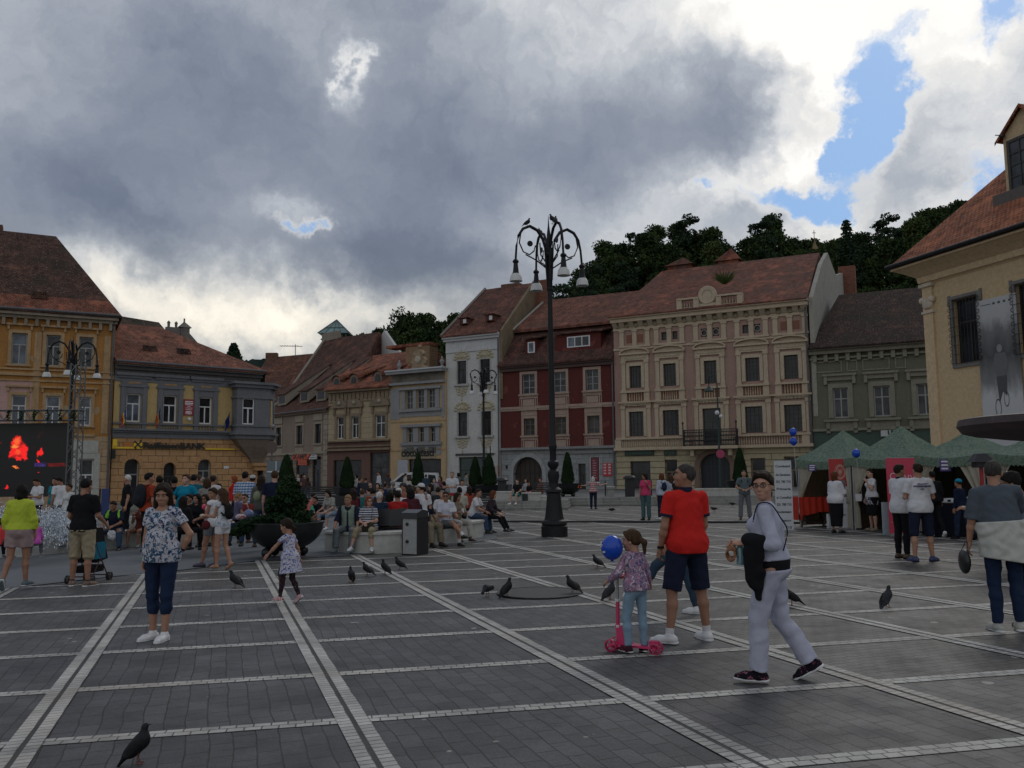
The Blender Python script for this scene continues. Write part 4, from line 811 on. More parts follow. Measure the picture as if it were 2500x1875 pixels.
 for k in range(5):b.tube([(x-.35,-.01,z-.4+.2*k),(x+.1,-.01,z-.3+.18*k),(x+.4,-.01,z-.45+.2*k)],.02,4)
 b.tube([(x,-.012,z-.5),(x-.05,-.012,z+.55)],.02,4);s.part('graffiti',b,plain('orange_spray',(.45,.12,.05)))
build6(B6)
B7=Bld('townhouse','dark red three window house with mansard tile roof and wide arched gateway','house',1224,dep(1223),1505,dep(1505))
def build7(s):
 M=plaster('dark_red_plaster',(.110,.029,.026),(.06,.026,.022),.45,(.15,.05,.042));TR=plaster('pinkish_trim',(.36,.27,.22),(.18,.13,.11),.35);x1=s.L;S=460/1272;cv=lambda x,y:(1080+x*S,620+y*S)
 e=s.Z(1360,884);zb=s.Z(1360,1094);H=[]
 rows=[[(540,625,815,950),(750,835,795,936),(968,1054,778,915)],[(552,625,1115,1232),(765,838,1100,1222),(980,1063,1088,1203)]]
 for rw in rows:
  hs=[]
  for(a,b,c,d)in rw:p=cv(a,c);q=cv(b,d);hs.append(s.rect(p[0],q[0],p[1],q[1]))
  za=sum(h[2]for h in hs)/3;zt=sum(h[3]for h in hs)/3;H.append([(a,b,za,zt)for a,b,_,_ in hs])
 ar=s.rect(cv(480,0)[0],cv(675,0)[0],cv(0,1370)[1],1190);ar=(ar[0],ar[1],-.3,ar[3],(ar[1]-ar[0])/2)
 dr=s.rect(cv(918,0)[0],cv(968,0)[0],cv(0,1415)[1],1190);dr=(dr[0],dr[1],-.1,dr[3]);sh=s.rect(cv(992,0)[0],cv(1062,0)[0],cv(0,1365)[1],cv(0,1545)[1])
 s.wall(0,x1,zb,e,H[0]+H[1],M,12);s.wall(0,x1,-1.5,zb-.002,[ar,dr,sh],blocks('grey_ground_blocks',(.27,.28,.28),1.3,.5,.012,.6),12,'ground_floor',.5)
 for i,rw in enumerate(H):
  for h in rw:
   w=s.window(h,F_GREY if i==0 else F_BROWN,G_MID,'grid',.08);b=MB();s.frame(b,h,.25,.08);b.box(h[0]-.35,h[1]+.35,-.2,.03,h[2]-.16,h[2]-.003)
   if i:b.box(h[0]-.35,h[1]+.35,-.25,.03,h[3]+.75,h[3]+.95);b.box(h[0]-.25,h[1]+.25,-.1,.03,h[3]+.27,h[3]+.748)
   b.box(h[0]-.3,h[1]+.3,-.05,.03,h[2]-1.35,h[2]-.162);b.build('surround',TR,w)
   b=MB();a0,a1,c0,c1=h[0]-.02,h[1]+.02,h[2]-1.18,h[2]-.42
   for q in[(a0,a1,c1-.07,c1),(a0,a1,c0,c0+.07),(a0,a0+.07,c0+.071,c1-.071),(a1-.07,a1,c0+.071,c1-.071),(a0-.22,a0-.12,c0,c1),(a1+.12,a1+.22,c0,c1)]:b.box(q[0],q[1],-.06,-.05,q[2],q[3])
   b.build('apron_lines',plain('dark_red_line',(.10,.03,.025)),w)
 zm=s.Z(1360,991);b=MB();b.box(0,x1,-.1,.03,zm-.12,zm+.1);b.box(0,x1,-.05,.03,zm-.3,zm-.122);s.part('string_course',b,TR)
 b=MB();b.box(-.05,x1,-.35,.03,zb-.1,zb+.12);b.box(x1*.44,x1,-.15,.03,zb-.55,zb-.3);s.part('ground_cornice',b,plaster('grey_band',(.24,.24,.24)))
 b=MB();b.box(0,x1,-.25,.03,e-.6,e-.3);b.box(0,x1,-.4,.03,e-.298,e);s.part('eaves',b,plaster('dark_eaves',(.09,.06,.055)))
 cx=(ar[0]+ar[1])/2;r=ar[4];zc=ar[3]-r;b=MB()
 P=[(cx+r*math.cos(R(a)),zc+r*math.sin(R(a)))for a in range(0,181,12)];Q=[(cx+(r+.4)*math.cos(R(a)),zc+(r+.4)*math.sin(R(a)))for a in range(0,181,12)]
 for k in range(len(P)-1):b.prism([P[k],Q[k],Q[k+1],P[k+1]],-.1,.03)
 b.box(cx-r-.4,cx-r,-.1,.03,-.5,zc);b.box(cx+r,cx+r+.4,-.1,.03,-.5,zc);s.part('arch_surround',b,plaster('pale_arch_stone',(.33,.34,.34)))
 gt=s.part('gate',MB().box(ar[0],ar[1],.42,.5,-.3,ar[3]),plain('brown_gate',(.035,.022,.018),.6));b=MB()
 for k in range(1,6):x=ar[0]+(ar[1]-ar[0])*k/6;b.box(x-.04,x+.04,.38,.42,-.3,zc+r*.8)
 b.box(ar[0],ar[1],.375,.419,zc-.06,zc+.06);b.build('rails',plain('dark_rail',(.02,.014,.012)),gt)
 s.window(dr,F_DARK,G_DARK,'t',.08,.2,'door');w=s.window(sh,F_WHITE,G_DARK,'',.08,.1,'shop_window');
 pr=s.part('poster',MB().box(sh[0]+.15,sh[1]-.15,.1,.13,sh[3]-2.2,sh[3]-.15),plain('dull_red_poster',(.16,.03,.045)),None,'dull red poster behind the shop glass');b=MB()
 for k in range(8):b.box(sh[0]+.3,sh[0]+.3+(sh[1]-sh[0]-.6)*(.6+.4*((k*37)%10)/10),.09,.1,sh[3]-.45-.22*k,sh[3]-.36-.22*k)
 b.build('lettering',plain('poster_pink',(.35,.2,.22)),pr)
 r_=s.rect(cv(1085,0)[0],cv(1147,0)[0],cv(0,1412)[1],cv(0,1500)[1]);pr=s.part('notice_board',MB().box(r_[0],r_[1],-.08,-.02,r_[2],r_[3]),plain('bright_red_board',(.42,.03,.04),.5),None,'red and white notice board');b=MB()
 w_=r_[1]-r_[0];h_=r_[3]-r_[2]
 for k in range(4):
  for j in range(2):b.box(r_[0]+.08+j*w_*.5,r_[0]+w_*(.38+.5*j),-.09,-.08,r_[3]-h_*(.18+.22*k),r_[3]-h_*(.06+.22*k))
 b.build('lettering',plain('board_white',(.5,.42,.42)),pr)
 ym=3.2;zm1=s.Z(1370,798,ym-.2);zm2=zm1+.05;MR=tiles('mansard_tiles',(.12,.052,.042),(.075,.042,.036),(.04,.034,.028),.65);MR2=tiles('upper_red_tiles',(.18,.072,.052),(.13,.058,.044),(.07,.05,.035),.4)
 P=[(-.1,-.55,e),(x1,-.55,e),(x1,ym,zm1),(.2,ym,zm1),(-.1,16,e),(x1,16,e),(x1,13,zm1),(.2,13,zm1),(-.1,-.55,e-.15),(x1,-.55,e-.15)]
 s.part('roof',MB().solid(P,[(0,1,2,3),(0,3,7,4),(1,5,6,2),(4,7,6,5),(3,2,6,7),(8,9,1,0)]),MR)
 yr=9;zr=s.Z(*cv(760,305),yr);zr2=s.Z(1503,716,yr);xl=s.X(*cv(700,310),yr)
 P=[(.1,ym-.75,zm1+.0),(x1,ym-.75,zm1),(x1,yr,zr2),(xl,yr,zr),(.1,15,zm1),(x1,15,zm1),(.1,ym-.75,zm1-.25),(x1,ym-.75,zm1-.25)]
 s.part('upper_roof',MB().solid(P,[(0,1,2,3),(3,2,5,4),(0,3,4),(1,5,2),(6,7,1,0),(6,4,5,7)]),MR2)
 s.part('verge',MB().tube([(.05,ym-.8,zm1+.05),(xl,yr,zr+.08)],.13,6),plain('pale_verge_mortar',(.28,.26,.22)))
 DW=plaster('dark_red_plaster',(.110,.029,.026))
 def dormer(pa,pb,pc,pd,win,nwin,y0=.5):
  a,b_,z0,z1=s.rect(pa,pb,pc,pd,y0);d_=s.part('dormer',MB().box(a,b_,y0,ym+1.2,z0-.4,z1),DW)
  MB().solid([(a-.3,y0-.35,z1),(b_+.3,y0-.35,z1),(b_+.5,ym+1.5,z1+.9),(a-.5,ym+1.5,z1+.9),(a-.3,y0-.35,z1+.15),(b_+.3,y0-.35,z1+.15),(b_+.5,ym+1.5,z1+1.05),(a-.5,ym+1.5,z1+1.05)],[(0,3,2,1),(4,5,6,7),(0,1,5,4),(1,2,6,5),(2,3,7,6),(3,0,4,7)]).build('dormer_roof',MR,d_)
  w0,w1,c0,c1=s.rect(*win,y0);b=MB();b.box(w0-.08,w1+.08,y0-.06,y0-.001,c0-.08,c1+.08);b.build('dormer_frame',F_WHITE,d_)
  for k in range(nwin):u0=w0+(w1-w0)*k/nwin+.05;u1=w0+(w1-w0)*(k+1)/nwin-.05;MB().box(u0,u1,y0-.08,y0-.061,c0+.03,c1-.03).build('dormer_pane',G_BLUE if k==0 else G_MID,d_)
 p=cv(560,570);q=cv(650,672);w0=cv(583,600);w1=cv(620,662);dormer(p[0],q[0]-8,p[1]+2,q[1],(w0[0],w1[0],w0[1],w1[1]),1)
 p=cv(765,525);q=cv(1070,640);w0=cv(848,560);w1=cv(992,622);dormer(p[0],q[0],p[1]+4,q[1],(w0[0],w1[0],w0[1],w1[1]),3)
 s.part('downpipe',MB().tube([(x1-.15,-.15,.5),(x1-.15,-.15,e-.5),(x1-.3,-.5,e-.1)],.08),ZINC)
 s.part('wall_plate',MB().box(*s.rect(1235,1240,1136,1144)[:2],-.05,-.01,*s.rect(1235,1240,1136,1144)[2:]),IRON)
build7(B7)
B8=Bld('townhouse','large cream and pink stucco palace with balcony, balustrades and round gable crest','house',1505,dep(1506),1988,dep(1988))
def build8(s):
 PK=plaster('dusty_pink_plaster',(.34,.225,.185),(.18,.12,.10),.3);CR=plaster('cream_stucco_trim',(.46,.38,.28),(.24,.19,.135),.3);x1=s.L;S=640/1659;cv=lambda x,y:(1460+x*S,580+y*S)
 e=s.Z(1740,753);cols=[(200,275),(415,495),(672,752),(933,1023),(1178,1268)]
 t2=[(815,955),(797,942),(782,925),(760,908),(738,890)];t1=[(1105,1260),(1095,1253),(1082,1310),(1067,1235),(1052,1225)];c1=[(198,290),(412,513),(665,780),(933,1043),(1180,1292)]
 def row(cc,tt,idx):
  hs=[s.rect(*[cv(a,0)[0],cv(b,0)[0],cv(0,t)[1],cv(0,d)[1]])for(a,b),(t,d)in zip(cc,tt)];za=sum(hs[i][2]for i in idx)/len(idx);zt=sum(hs[i][3]for i in idx)/len(idx);return[(h[0],h[1],za,zt)for h in hs]
 R2=row(cols,t2,range(5));R1=row(c1,t1,(0,1,3,4));zbal=s.Z(*cv(720,1310));R1[2]=(R1[2][0],R1[2][1],R1[0][2]-.95,R1[2][3])
 at_=[(180,215,620,668),(250,285,612,662),(400,433,598,650),(470,503,595,646),(650,690,578,628),(725,765,570,622),(913,953,552,605),(987,1028,545,598),(1155,1195,527,585),(1233,1275,520,580)]
 AT=[s.rect(cv(a,0)[0],cv(b,0)[0],cv(0,c)[1],cv(0,d)[1])for a,b,c,d in at_];za=sum(h[2]for h in AT)/10;zt=sum(h[3]for h in AT)/10;AT=[(a,b,za,zt)for a,b,_,_ in AT]
 zb=s.Z(1740,1092);
 G=[s.rect(cv(205,0)[0],cv(332,0)[0],cv(0,1415)[1],1185),s.rect(cv(425,0)[0],cv(503,0)[0],cv(0,1405)[1],1190),s.rect(cv(968,0)[0],cv(1062,0)[0],cv(0,1395)[1],1190),s.rect(cv(1180,0)[0],cv(1275,0)[0],cv(0,1385)[1],1190)]
 G=[(a,b,-.2,d)for a,b,_,d in G];ar=s.rect(cv(645,0)[0],cv(838,0)[0],cv(0,1366)[1],1190);ar=(ar[0],ar[1],-.3,ar[3],(ar[1]-ar[0])*.42)
 s.wall(0,x1,zb,e,R2+R1+AT[2:8],PK,15);s.wall(0,x1,-1.5,zb-.002,G+[ar],blocks('cream_rusticated',(.40,.345,.23),4.5,.52,.035,.45,.05),15,'ground_floor',.45)
 for i,h in enumerate(R2+R1):
  top=i<5;j=i%5;w=s.window(h,F_DARK,G_DARK,'bars' if not(i==7)else 't',.08,.18,'balcony_door' if i==7 else 'window');b=MB();s.frame(b,h,.3,.09);cx=(h[0]+h[1])/2
  for sg in(-1,1):
   px_=(h[0]-.52 if sg<0 else h[1]+.52);b.box(px_-.17,px_+.17,-.16,.03,h[2]-.05,h[3]+.25);b.box(px_-.22,px_+.22,-.22,.03,h[3]+.252,h[3]+.5);b.box(px_-.2,px_+.2,-.2,.03,h[2]-.25,h[2]-.052)
  hw=(h[1]-h[0])/2+.74
  b.box(cx-hw,cx+hw,-.14,.03,h[3]+.502,h[3]+(1.0 if top else .75));b.box(cx-hw-.12,cx+hw+.12,-.34,.03,h[3]+(1.002 if top else .752),h[3]+(1.15 if top else .9))
  if top:
   zz=h[3]+1.152;P=[(cx+hw*math.cos(R(a)),zz+.36*math.sin(R(a)))for a in range(0,181,18)];Q=[(cx+(hw+.12)*math.cos(R(a)),zz+.50*math.sin(R(a)))for a in range(0,181,18)]
   for k in range(10):b.prism([P[k],Q[k],Q[k+1],P[k+1]],-.36,.03)
   b.prism([(cx+hw*math.cos(R(a))*.98,zz+.35*math.sin(R(a)))for a in range(0,181,18)],-.1,.03)
   b.box(cx-hw-.05,cx+hw+.05,-.3,.03,h[2]-.42,h[2]-.252);b.box(cx-hw,cx+hw,-.26,.03,h[2]-1.45,h[2]-1.25)
   for sg in(-1,1):q=cx+sg*(hw-.25);b.box(q-.25,q+.25,-.2,.03,h[2]-1.248,h[2]-.422)
   s.balusters(b,h[0]-.1,h[1]+.1,h[2]-1.248,h[2]-.422,.16,.19)
  b.build('surround',CR,w)
  b=MB();zz=h[3]+(.74 if top else .62)
  for k in range(7):b.ball((cx+(k-3)*.3,-.15,zz-.06*abs(k-3)*0-.05*(9-(k-3)**2)/9),.1,6,(1.3,.5,1))
  b.build('garland',plaster('pale_cream_relief',(.46,.40,.29)),w)
  if top:MB().box(h[0]-.15,h[1]+.15,-.06,-.02,h[2]-1.24,h[2]-.43).build('apron_panel',plaster('brick_apron',(.22,.10,.07)),w)
 for k,h in enumerate(AT[2:8]):
  w=s.window(h,F_DARK,G_DARK,'',.06,.2,'attic_window')
  if k in(2,3,5):c=MB().lathe([(.3,0),(.3,.04),(.22,.04),(.22,0)],(0,0,0),14,False).build('vent_ring',plain('pale_ring',(.25,.23,.2)),w);c.matrix_local=Matrix.Translation(((h[0]+h[1])/2,.1,(h[2]+h[3])/2))@Matrix.Rotation(R(90),4,'X')
 b=MB();
 for h in AT[:2]+AT[8:]:b.box(h[0],h[1],-.03,.01,h[2],h[3])
 s.part('blind_panel',b,plaster('brick_apron',(.22,.10,.07)))
 b=MB()
 for k in range(0,10,2):
  a,c=AT[k],AT[k+1];m_=(a[1]+c[0])/2
  for q in(a[0]-.42,m_,c[1]+.42):b.box(q-.2,q+.2,-.14,.03,za-.25,zt+.28);b.box(q-.26,q+.26,-.2,.03,zt+.282,zt+.42)
  b.box(a[0]-.7,c[1]+.7,-.18,.03,za-.42,za-.252)
 b.box(0,x1,-.1,.03,za-.62,za-.45);b.box(0,x1,-.12,.03,zt+.44,zt+.6);s.part('attic_pilasters',b,CR)
 b=MB();f0=zt+.62;f1=e-.55;b.box(0,x1,-.05,.03,f0,f1)
 n=19;st=x1/n
 for k in range(n+1):
  x=min(max(st*k,.22),x1-.22);b.prism([(x-.2,f0+.1),(x+.2,f0+.1),(x+.28,f1),(x-.28,f1)],-.42,.03)if False else b.solid([(x-.2,-.1,f0+.1),(x+.2,-.1,f0+.1),(x+.24,-.5,f1),(x-.24,-.5,f1),(x-.2,.03,f0+.1),(x+.2,.03,f0+.1),(x+.24,.03,f1),(x-.24,.03,f1)],[(0,1,2,3),(5,4,7,6),(4,0,3,7),(1,5,6,2),(4,5,1,0)])
 s.part('frieze',b,CR);b=MB()
 for k in range(n):cx=st*(k+.5);cz=(f0+f1)/2;b.ball((cx,-.06,cz),.3,7,(1,.4,.8));b.ball((cx-.25,-.06,cz+.2),.14,5,(1,.5,1));b.ball((cx+.25,-.06,cz+.2),.14,5,(1,.5,1))
 s.part('frieze_rosettes',b,plaster('frieze_relief',(.27,.235,.17),(.15,.13,.09),.5),None,None,True)
 b=MB();b.box(-.15,x1+.15,-.75,.03,e-.2,e);b.box(-.1,x1+.1,-.58,.03,e-.54,e-.202);s.part('cornice',b,CR)
 zc0,zc1=zb+.15,R1[0][2]-.28;b=MB();b.box(.1,x1*.39,-.3,.03,zc1,zc1+.18);b.box(x1*.6,x1-.1,-.3,.03,zc1,zc1+.18);b.box(-.05,x1+.05,-.4,.03,zb-.12,zb+.13)
 for x0_,x2_ in((.6,x1*.39-.3),(x1*.61,x1-1.0)):s.balusters(b,x0_,x2_,zb+.14,zc1,.2,.2)
 for x in(.3,x1*.39-.1,x1*.6+.1,x1-.5):b.box(x-.3,x+.3,-.25,.03,zb+.132,zc1-.002)
 b.box(0,x1*.39,-.04,.03,zb+.14,zc1-.002);s.part('balustrade',b,CR)
 bx0,bx1=s.X(*cv(536,1310),-1),s.X(*cv(888,1310),-1);bz=s.Z(*cv(710,1318),-1);bal=s.part('balcony',MB().box(bx0,bx1,-1.25,-.42,bz-.25,bz).box(bx0+.6,bx0+.9,-.9,-.42,bz-.8,bz-.252).box(bx1-.9,bx1-.6,-.9,-.42,bz-.8,bz-.252),CR)
 b=MB();zt_=bz+1.35
 for z in(bz+.1,zt_,zt_-.2):b.tube([(bx0+.1,-.45,z),(bx0+.1,-1.15,z),(bx1-.1,-1.15,z),(bx1-.1,-.45,z)],.035,5)
 nn=34
 for k in range(nn+1):x=bx0+.1+(bx1-bx0-.2)*k/nn;b.box(x-.018,x+.018,-1.17,-1.13,bz,zt_)
 for k in range(nn):x=bx0+.1+(bx1-bx0-.2)*(k+.5)/nn;b.ball((x,-1.15,bz+.45),.07,5);b.ball((x,-1.15,bz+.85),.06,5)
 for q in(bx0+.1,bx1-.1):b.tube([(q,-1.15,bz),(q,-1.15,zt_+.55)],.05,6);b.ball((q,-1.15,zt_+.6),.1,6)
 for q in(bx0+.1,bx1-.1):
  for k in range(5):b.tube([(q,-1.15+.14*k,bz),(q,-1.15+.14*k,zt_)],.018,4)
 b.build('railing',IRON,bal)
 for k,h in enumerate(G):w=s.window(h,F_BROWN if k else F_DARK,G_DARK,'t',.12,.25,'shop_window' if k==0 else 'door')
 cx=(ar[0]+ar[1])/2;b=MB();r=(ar[1]-ar[0])/2;ry=ar[4];zc=ar[3]-ry
 P=[(cx+r*math.cos(R(a)),zc+ry*math.sin(R(a)))for a in range(0,181,12)];Q=[(cx+(r+.45)*math.cos(R(a)),zc+(ry+.4)*math.sin(R(a)))for a in range(0,181,12)]
 for k in range(len(P)-1):b.prism([P[k],Q[k],Q[k+1],P[k+1]],-.12,.03)
 b.box(cx-r-.45,cx-r,-.12,.03,-.5,zc);b.box(cx+r,cx+r+.45,-.12,.03,-.5,zc);s.part('arch_surround',b,plaster('brown_arch_stone',(.20,.14,.11)))
 gt=s.part('gate',MB().box(ar[0],ar[1],.38,.45,-.3,ar[3]),plain('blue_black_gate',(.010,.013,.022),.5));b=MB()
 for k in range(1,8):x=ar[0]+(ar[1]-ar[0])*k/8;b.box(x-.03,x+.03,.34,.38,-.3,zc+ry*.7)
 b.box(ar[0],ar[1],.335,.379,zc-.05,zc+.05);b.build('rails',plain('gate_rail',(.025,.028,.035)),gt)
 for(a,c,t_)in((172,355,'APOTECA'),(420,497,'BAR')):
  r_=s.rect(cv(a,0)[0],cv(c,0)[0],cv(0,1348)[1],cv(0,1378)[1]);s.part('sign',MB().box(r_[0],r_[1],-.16,-.05,r_[2],r_[3]),plain('dark_green_sign',(.012,.03,.02),.5))
  b=MB();w_=r_[1]-r_[0]
  for k in range(int(w_/.3)):b.box(r_[0]+.15+.3*k,r_[0]+.32+.3*k,-.17,-.16,r_[2]+.3,r_[3]-.3)
  s.part('lettering',b,plain('green_letters',(.03,.08,.05)))
 yr=10;xl=s.X(*cv(405,212),yr);zl=s.Z(*cv(405,212),yr);xr=s.X(*cv(1400,95),yr);zr=s.Z(*cv(1400,95),yr);MR=tiles('palace_tiles',(.19,.068,.045),(.12,.052,.040),(.07,.052,.042),.55)
 P=[(-.15,-.8,e),(x1+.15,-.8,e),(xr,yr,zr),(xl,yr,zl),(-.15,20,e),(x1+.15,20,e),(-.15,-.8,e-.12),(x1+.15,-.8,e-.12)]
 s.part('roof',MB().solid(P,[(0,1,2,3),(3,2,5,4),(0,3,4),(6,7,1,0),(4,5,7,6),(1,5,2)]),MR)
 g=[(.0,-1.2),(0,e-.3),(2.2,e+2.4)];b=MB()
 yw=[(-.05,6.0),(24,6.0),(24,s.Z(*cv(1615,350),22)),(20.5,s.Z(*cv(1560,215),20)),(15,zr-1.2),(yr,zr-.1),(6,e+(zr-e)*.62+.35),(-.05,e+.1)]
 b.solid([(x1+.16,y,z)for y,z in yw]+[(x1+.5,y,z)for y,z in yw],[tuple(range(7,-1,-1)),tuple(range(8,16))]+[(k,(k+1)%8,8+(k+1)%8,8+k)for k in range(8)]);s.part('side_wall',b,plaster('grey_side_wall',(.33,.32,.28),(.17,.16,.14),.4))
 for(px,py,w_,h_)in[(520,180,2.4,.9),(825,150,2.0,1.3)]:
  x,z=s.loc(*cv(px,py),11);s.part('chimney',MB().box(x-w_/2,x+w_/2,10.6,11.6,z-1.8,z).solid([(x-w_/2-.3,10.4,z),(x+w_/2+.3,10.4,z),(x+w_/2+.3,11.8,z),(x-w_/2-.3,11.8,z),(x+.3,11.1,z+h_)],[(0,1,4),(1,2,4),(2,3,4),(3,0,4),(0,3,2,1)]),MR)
 x,z=s.loc(*cv(1580,185),21);s.part('chimney',MB().box(x-.9,x+.7,20.5,21.5,z-3,z),blocks('red_chimney_brick',(.22,.10,.07),.3,.1,.012,.7,.2))
 b=MB();X0,X1=s.X(*cv(500,400),-.4),s.X(*cv(915,360),-.4);xc=s.X(*cv(692,345),-.4);zz=e+.02
 for(a,c)in((X0,xc-.75),(xc+.75,X1)):
  b.box(a,a+.45,-.6,-.1,zz,zz+.85);b.box(c-.45,c,-.6,-.1,zz,zz+.85);b.box(a,c,-.65,-.05,zz+.852,zz+1.0);b.box(a+.45,c-.45,-.5,-.15,zz,zz+.2);s.balusters(b,a+.5,c-.5,zz+.2,zz+.85,.35,.22)
 b.box(xc-.75,xc+.75,-.5,-.1,zz,zz+.4);s.part('roof_balustrade',b,CR)
 c=MB().lathe([(.75,0),(.8,.12),(1.35,.16),(1.42,.05),(1.42,-.3),(.01,-.3)],(0,0,0),28,False).lathe([(.01,.04),(.75,.04)],(0,0,0),28,False).build('round_crest',CR,s.root,True);c.matrix_local=Matrix.Translation((xc,-.45,zz+1.1))@Matrix.Rotation(R(90),4,'X')@Matrix.Scale(.56,4)
 b=MB()
 for k in range(260):
  a=RNG.uniform(0,6.28);l=RNG.uniform(.5,1.7);tx=math.cos(a)*l*.75;th=l*.9;w_=.05;b.poly([(xc+1.5-w_,-.3,zz+1.9),(xc+1.5+w_,-.3,zz+1.9),(xc+1.5+tx,-.3+math.sin(a)*.5,zz+1.9+th*.8+RNG.uniform(-.5,.3))])
 o=b.build('crest_weeds',foliage('weed_green',(.04,.07,.02),(.07,.09,.03)),None);o.matrix_world=s.root.matrix_basis
 tag(o,'tuft of green weeds growing on the palace roof crest','plant')
 s.part('downpipe',MB().tube([(x1-.1,-.2,.5),(x1-.1,-.2,e-.9),(x1+.05,-.6,e-.1)],.09),ZINC)
build8(B8)
B9=Bld('townhouse','grey green two storey house with very dark tile roof behind the market tents','house',1990,dep(1989),2330,dep(2330))
def build9(s):
 M=plaster('grey_green_plaster',(.145,.145,.105),(.09,.09,.07),.4);TR=plaster('greenish_grey_trim',(.23,.22,.175),(.12,.115,.09),.4);x1=s.L;S=640/1264;cv=lambda x,y:(1860+x*S,240+y*S)
 e=s.Z(2120,843);zb=s.Z(2120,1050);H=[s.rect(cv(a,0)[0],cv(b,0)[0],cv(0,c)[1],cv(0,d)[1])for a,b,c,d in[(345,418,1400,1545),(540,620,1385,1535),(748,830,1372,1520)]]
 za=sum(h[2]for h in H)/3;zt=sum(h[3]for h in H)/3;H=[(a,b,za,zt)for a,b,_,_ in H];dx=H[2][0]-H[1][0];H.append((H[2][0]+dx,H[2][1]+dx,za,zt))
 s.wall(0,x1,zb,e,H,M,14);s.wall(0,x1,-1.5,zb-.002,[(1,3.5,-.2,zb-1.2),(5.5,8.5,-.2,zb-1.2)],plaster('green_shopfront',(.065,.095,.08),(.04,.05,.045),.3),14,'ground_floor')
 for h in[(1,3.5,-.2,zb-1.2),(5.5,8.5,-.2,zb-1.2)]:s.window(h,F_DARK,G_DARK,'t',.1,.2,'shop_window')
 for h in H:
  w=s.window(h,F_GREY,G_MID,'cross',.1);b=MB();s.frame(b,h,.35,.09);b.box(h[0]-.7,h[1]+.7,-.32,.03,h[3]+.95,h[3]+1.12);b.box(h[0]-.6,h[1]+.6,-.15,.03,h[3]+.6,h[3]+.948)
  for q in(h[0]-.5,h[1]+.5):b.box(q-.12,q+.12,-.25,.03,h[3]+.3,h[3]+.947)
  b.box(h[0]-.7,h[1]+.7,-.3,.03,h[2]-.3,h[2]-.14);b.box(h[0]-.6,h[0]-.3,-.15,.03,h[2]-1.2,h[2]-.302);b.box(h[1]+.3,h[1]+.6,-.15,.03,h[2]-1.2,h[2]-.302);b.box(h[0]-.3,h[1]+.3,-.05,.03,h[2]-1.1,h[2]-.302);b.build('surround',TR,w)
 zf=s.Z(2120,890);b=MB()
 x=.4
 while x<x1-3:
  for(w_)in(2.0,.8):b.box(x,x+w_,-.06,.03,zf-.45,zf-.35);b.box(x,x+w_,-.06,.03,zf+.35,zf+.45);b.box(x,x+.1,-.06,.03,zf-.349,zf+.349);b.box(x+w_-.1,x+w_,-.06,.03,zf-.349,zf+.349);x+=w_+.35
 b.box(0,x1,-.15,.03,zb,zb+.2);s.part('panel_frieze',b,TR)
 b=MB();b.box(0,x1,-.75,.03,e-.2,e);b.box(0,x1,-.5,.03,e-.5,e-.202);s.dentils(b,0,x1,e-1.1,e-.502,.3,.8,.35);b.box(0,x1,-.2,.03,zf+.6,zf+.75);s.part('cornice',b,TR)
 yr=8.5;xl=s.X(*cv(372,948),yr);zl=s.Z(*cv(372,948),yr);zr=s.Z(*cv(770,912),yr);dzz=(zr-zl)/(s.X(*cv(770,912),yr)-xl)*(x1-xl);MR=tiles('blackened_tiles',(.055,.030,.025),(.038,.026,.024),(.022,.020,.018),.7)
 P=[(0,-.9,e),(x1,-.9,e),(x1,yr,zl+dzz*.55),(xl,yr,zl),(0,17,e),(x1,17,e),(0,-.9,e-.12),(x1,-.9,e-.12)]
 s.part('roof',MB().solid(P,[(0,1,2,3),(3,2,5,4),(0,3,4),(1,5,2),(6,7,1,0),(4,5,7,6)]),MR)
 r=s.rect(2151,2215,1050,1065);sg=s.part('sign',MB().box(r[0],r[1],-.2,-.05,r[2],r[3]),plain('white_sign',(.42,.45,.44),.5),None,'white name board with green capitals');writing('lettering','UNITED',(r[3]-r[2])*.95,r[0]+.5,-.21,r[2]+.12,plain('sign_dark_green',(.015,.05,.035)),sg,.03,'LEFT',.03)
build9(B9)
B10=Bld('council_house','pale yellow council house corner with grilled windows and photo banner at right edge','public building',2284,37.6,2520,33.05)
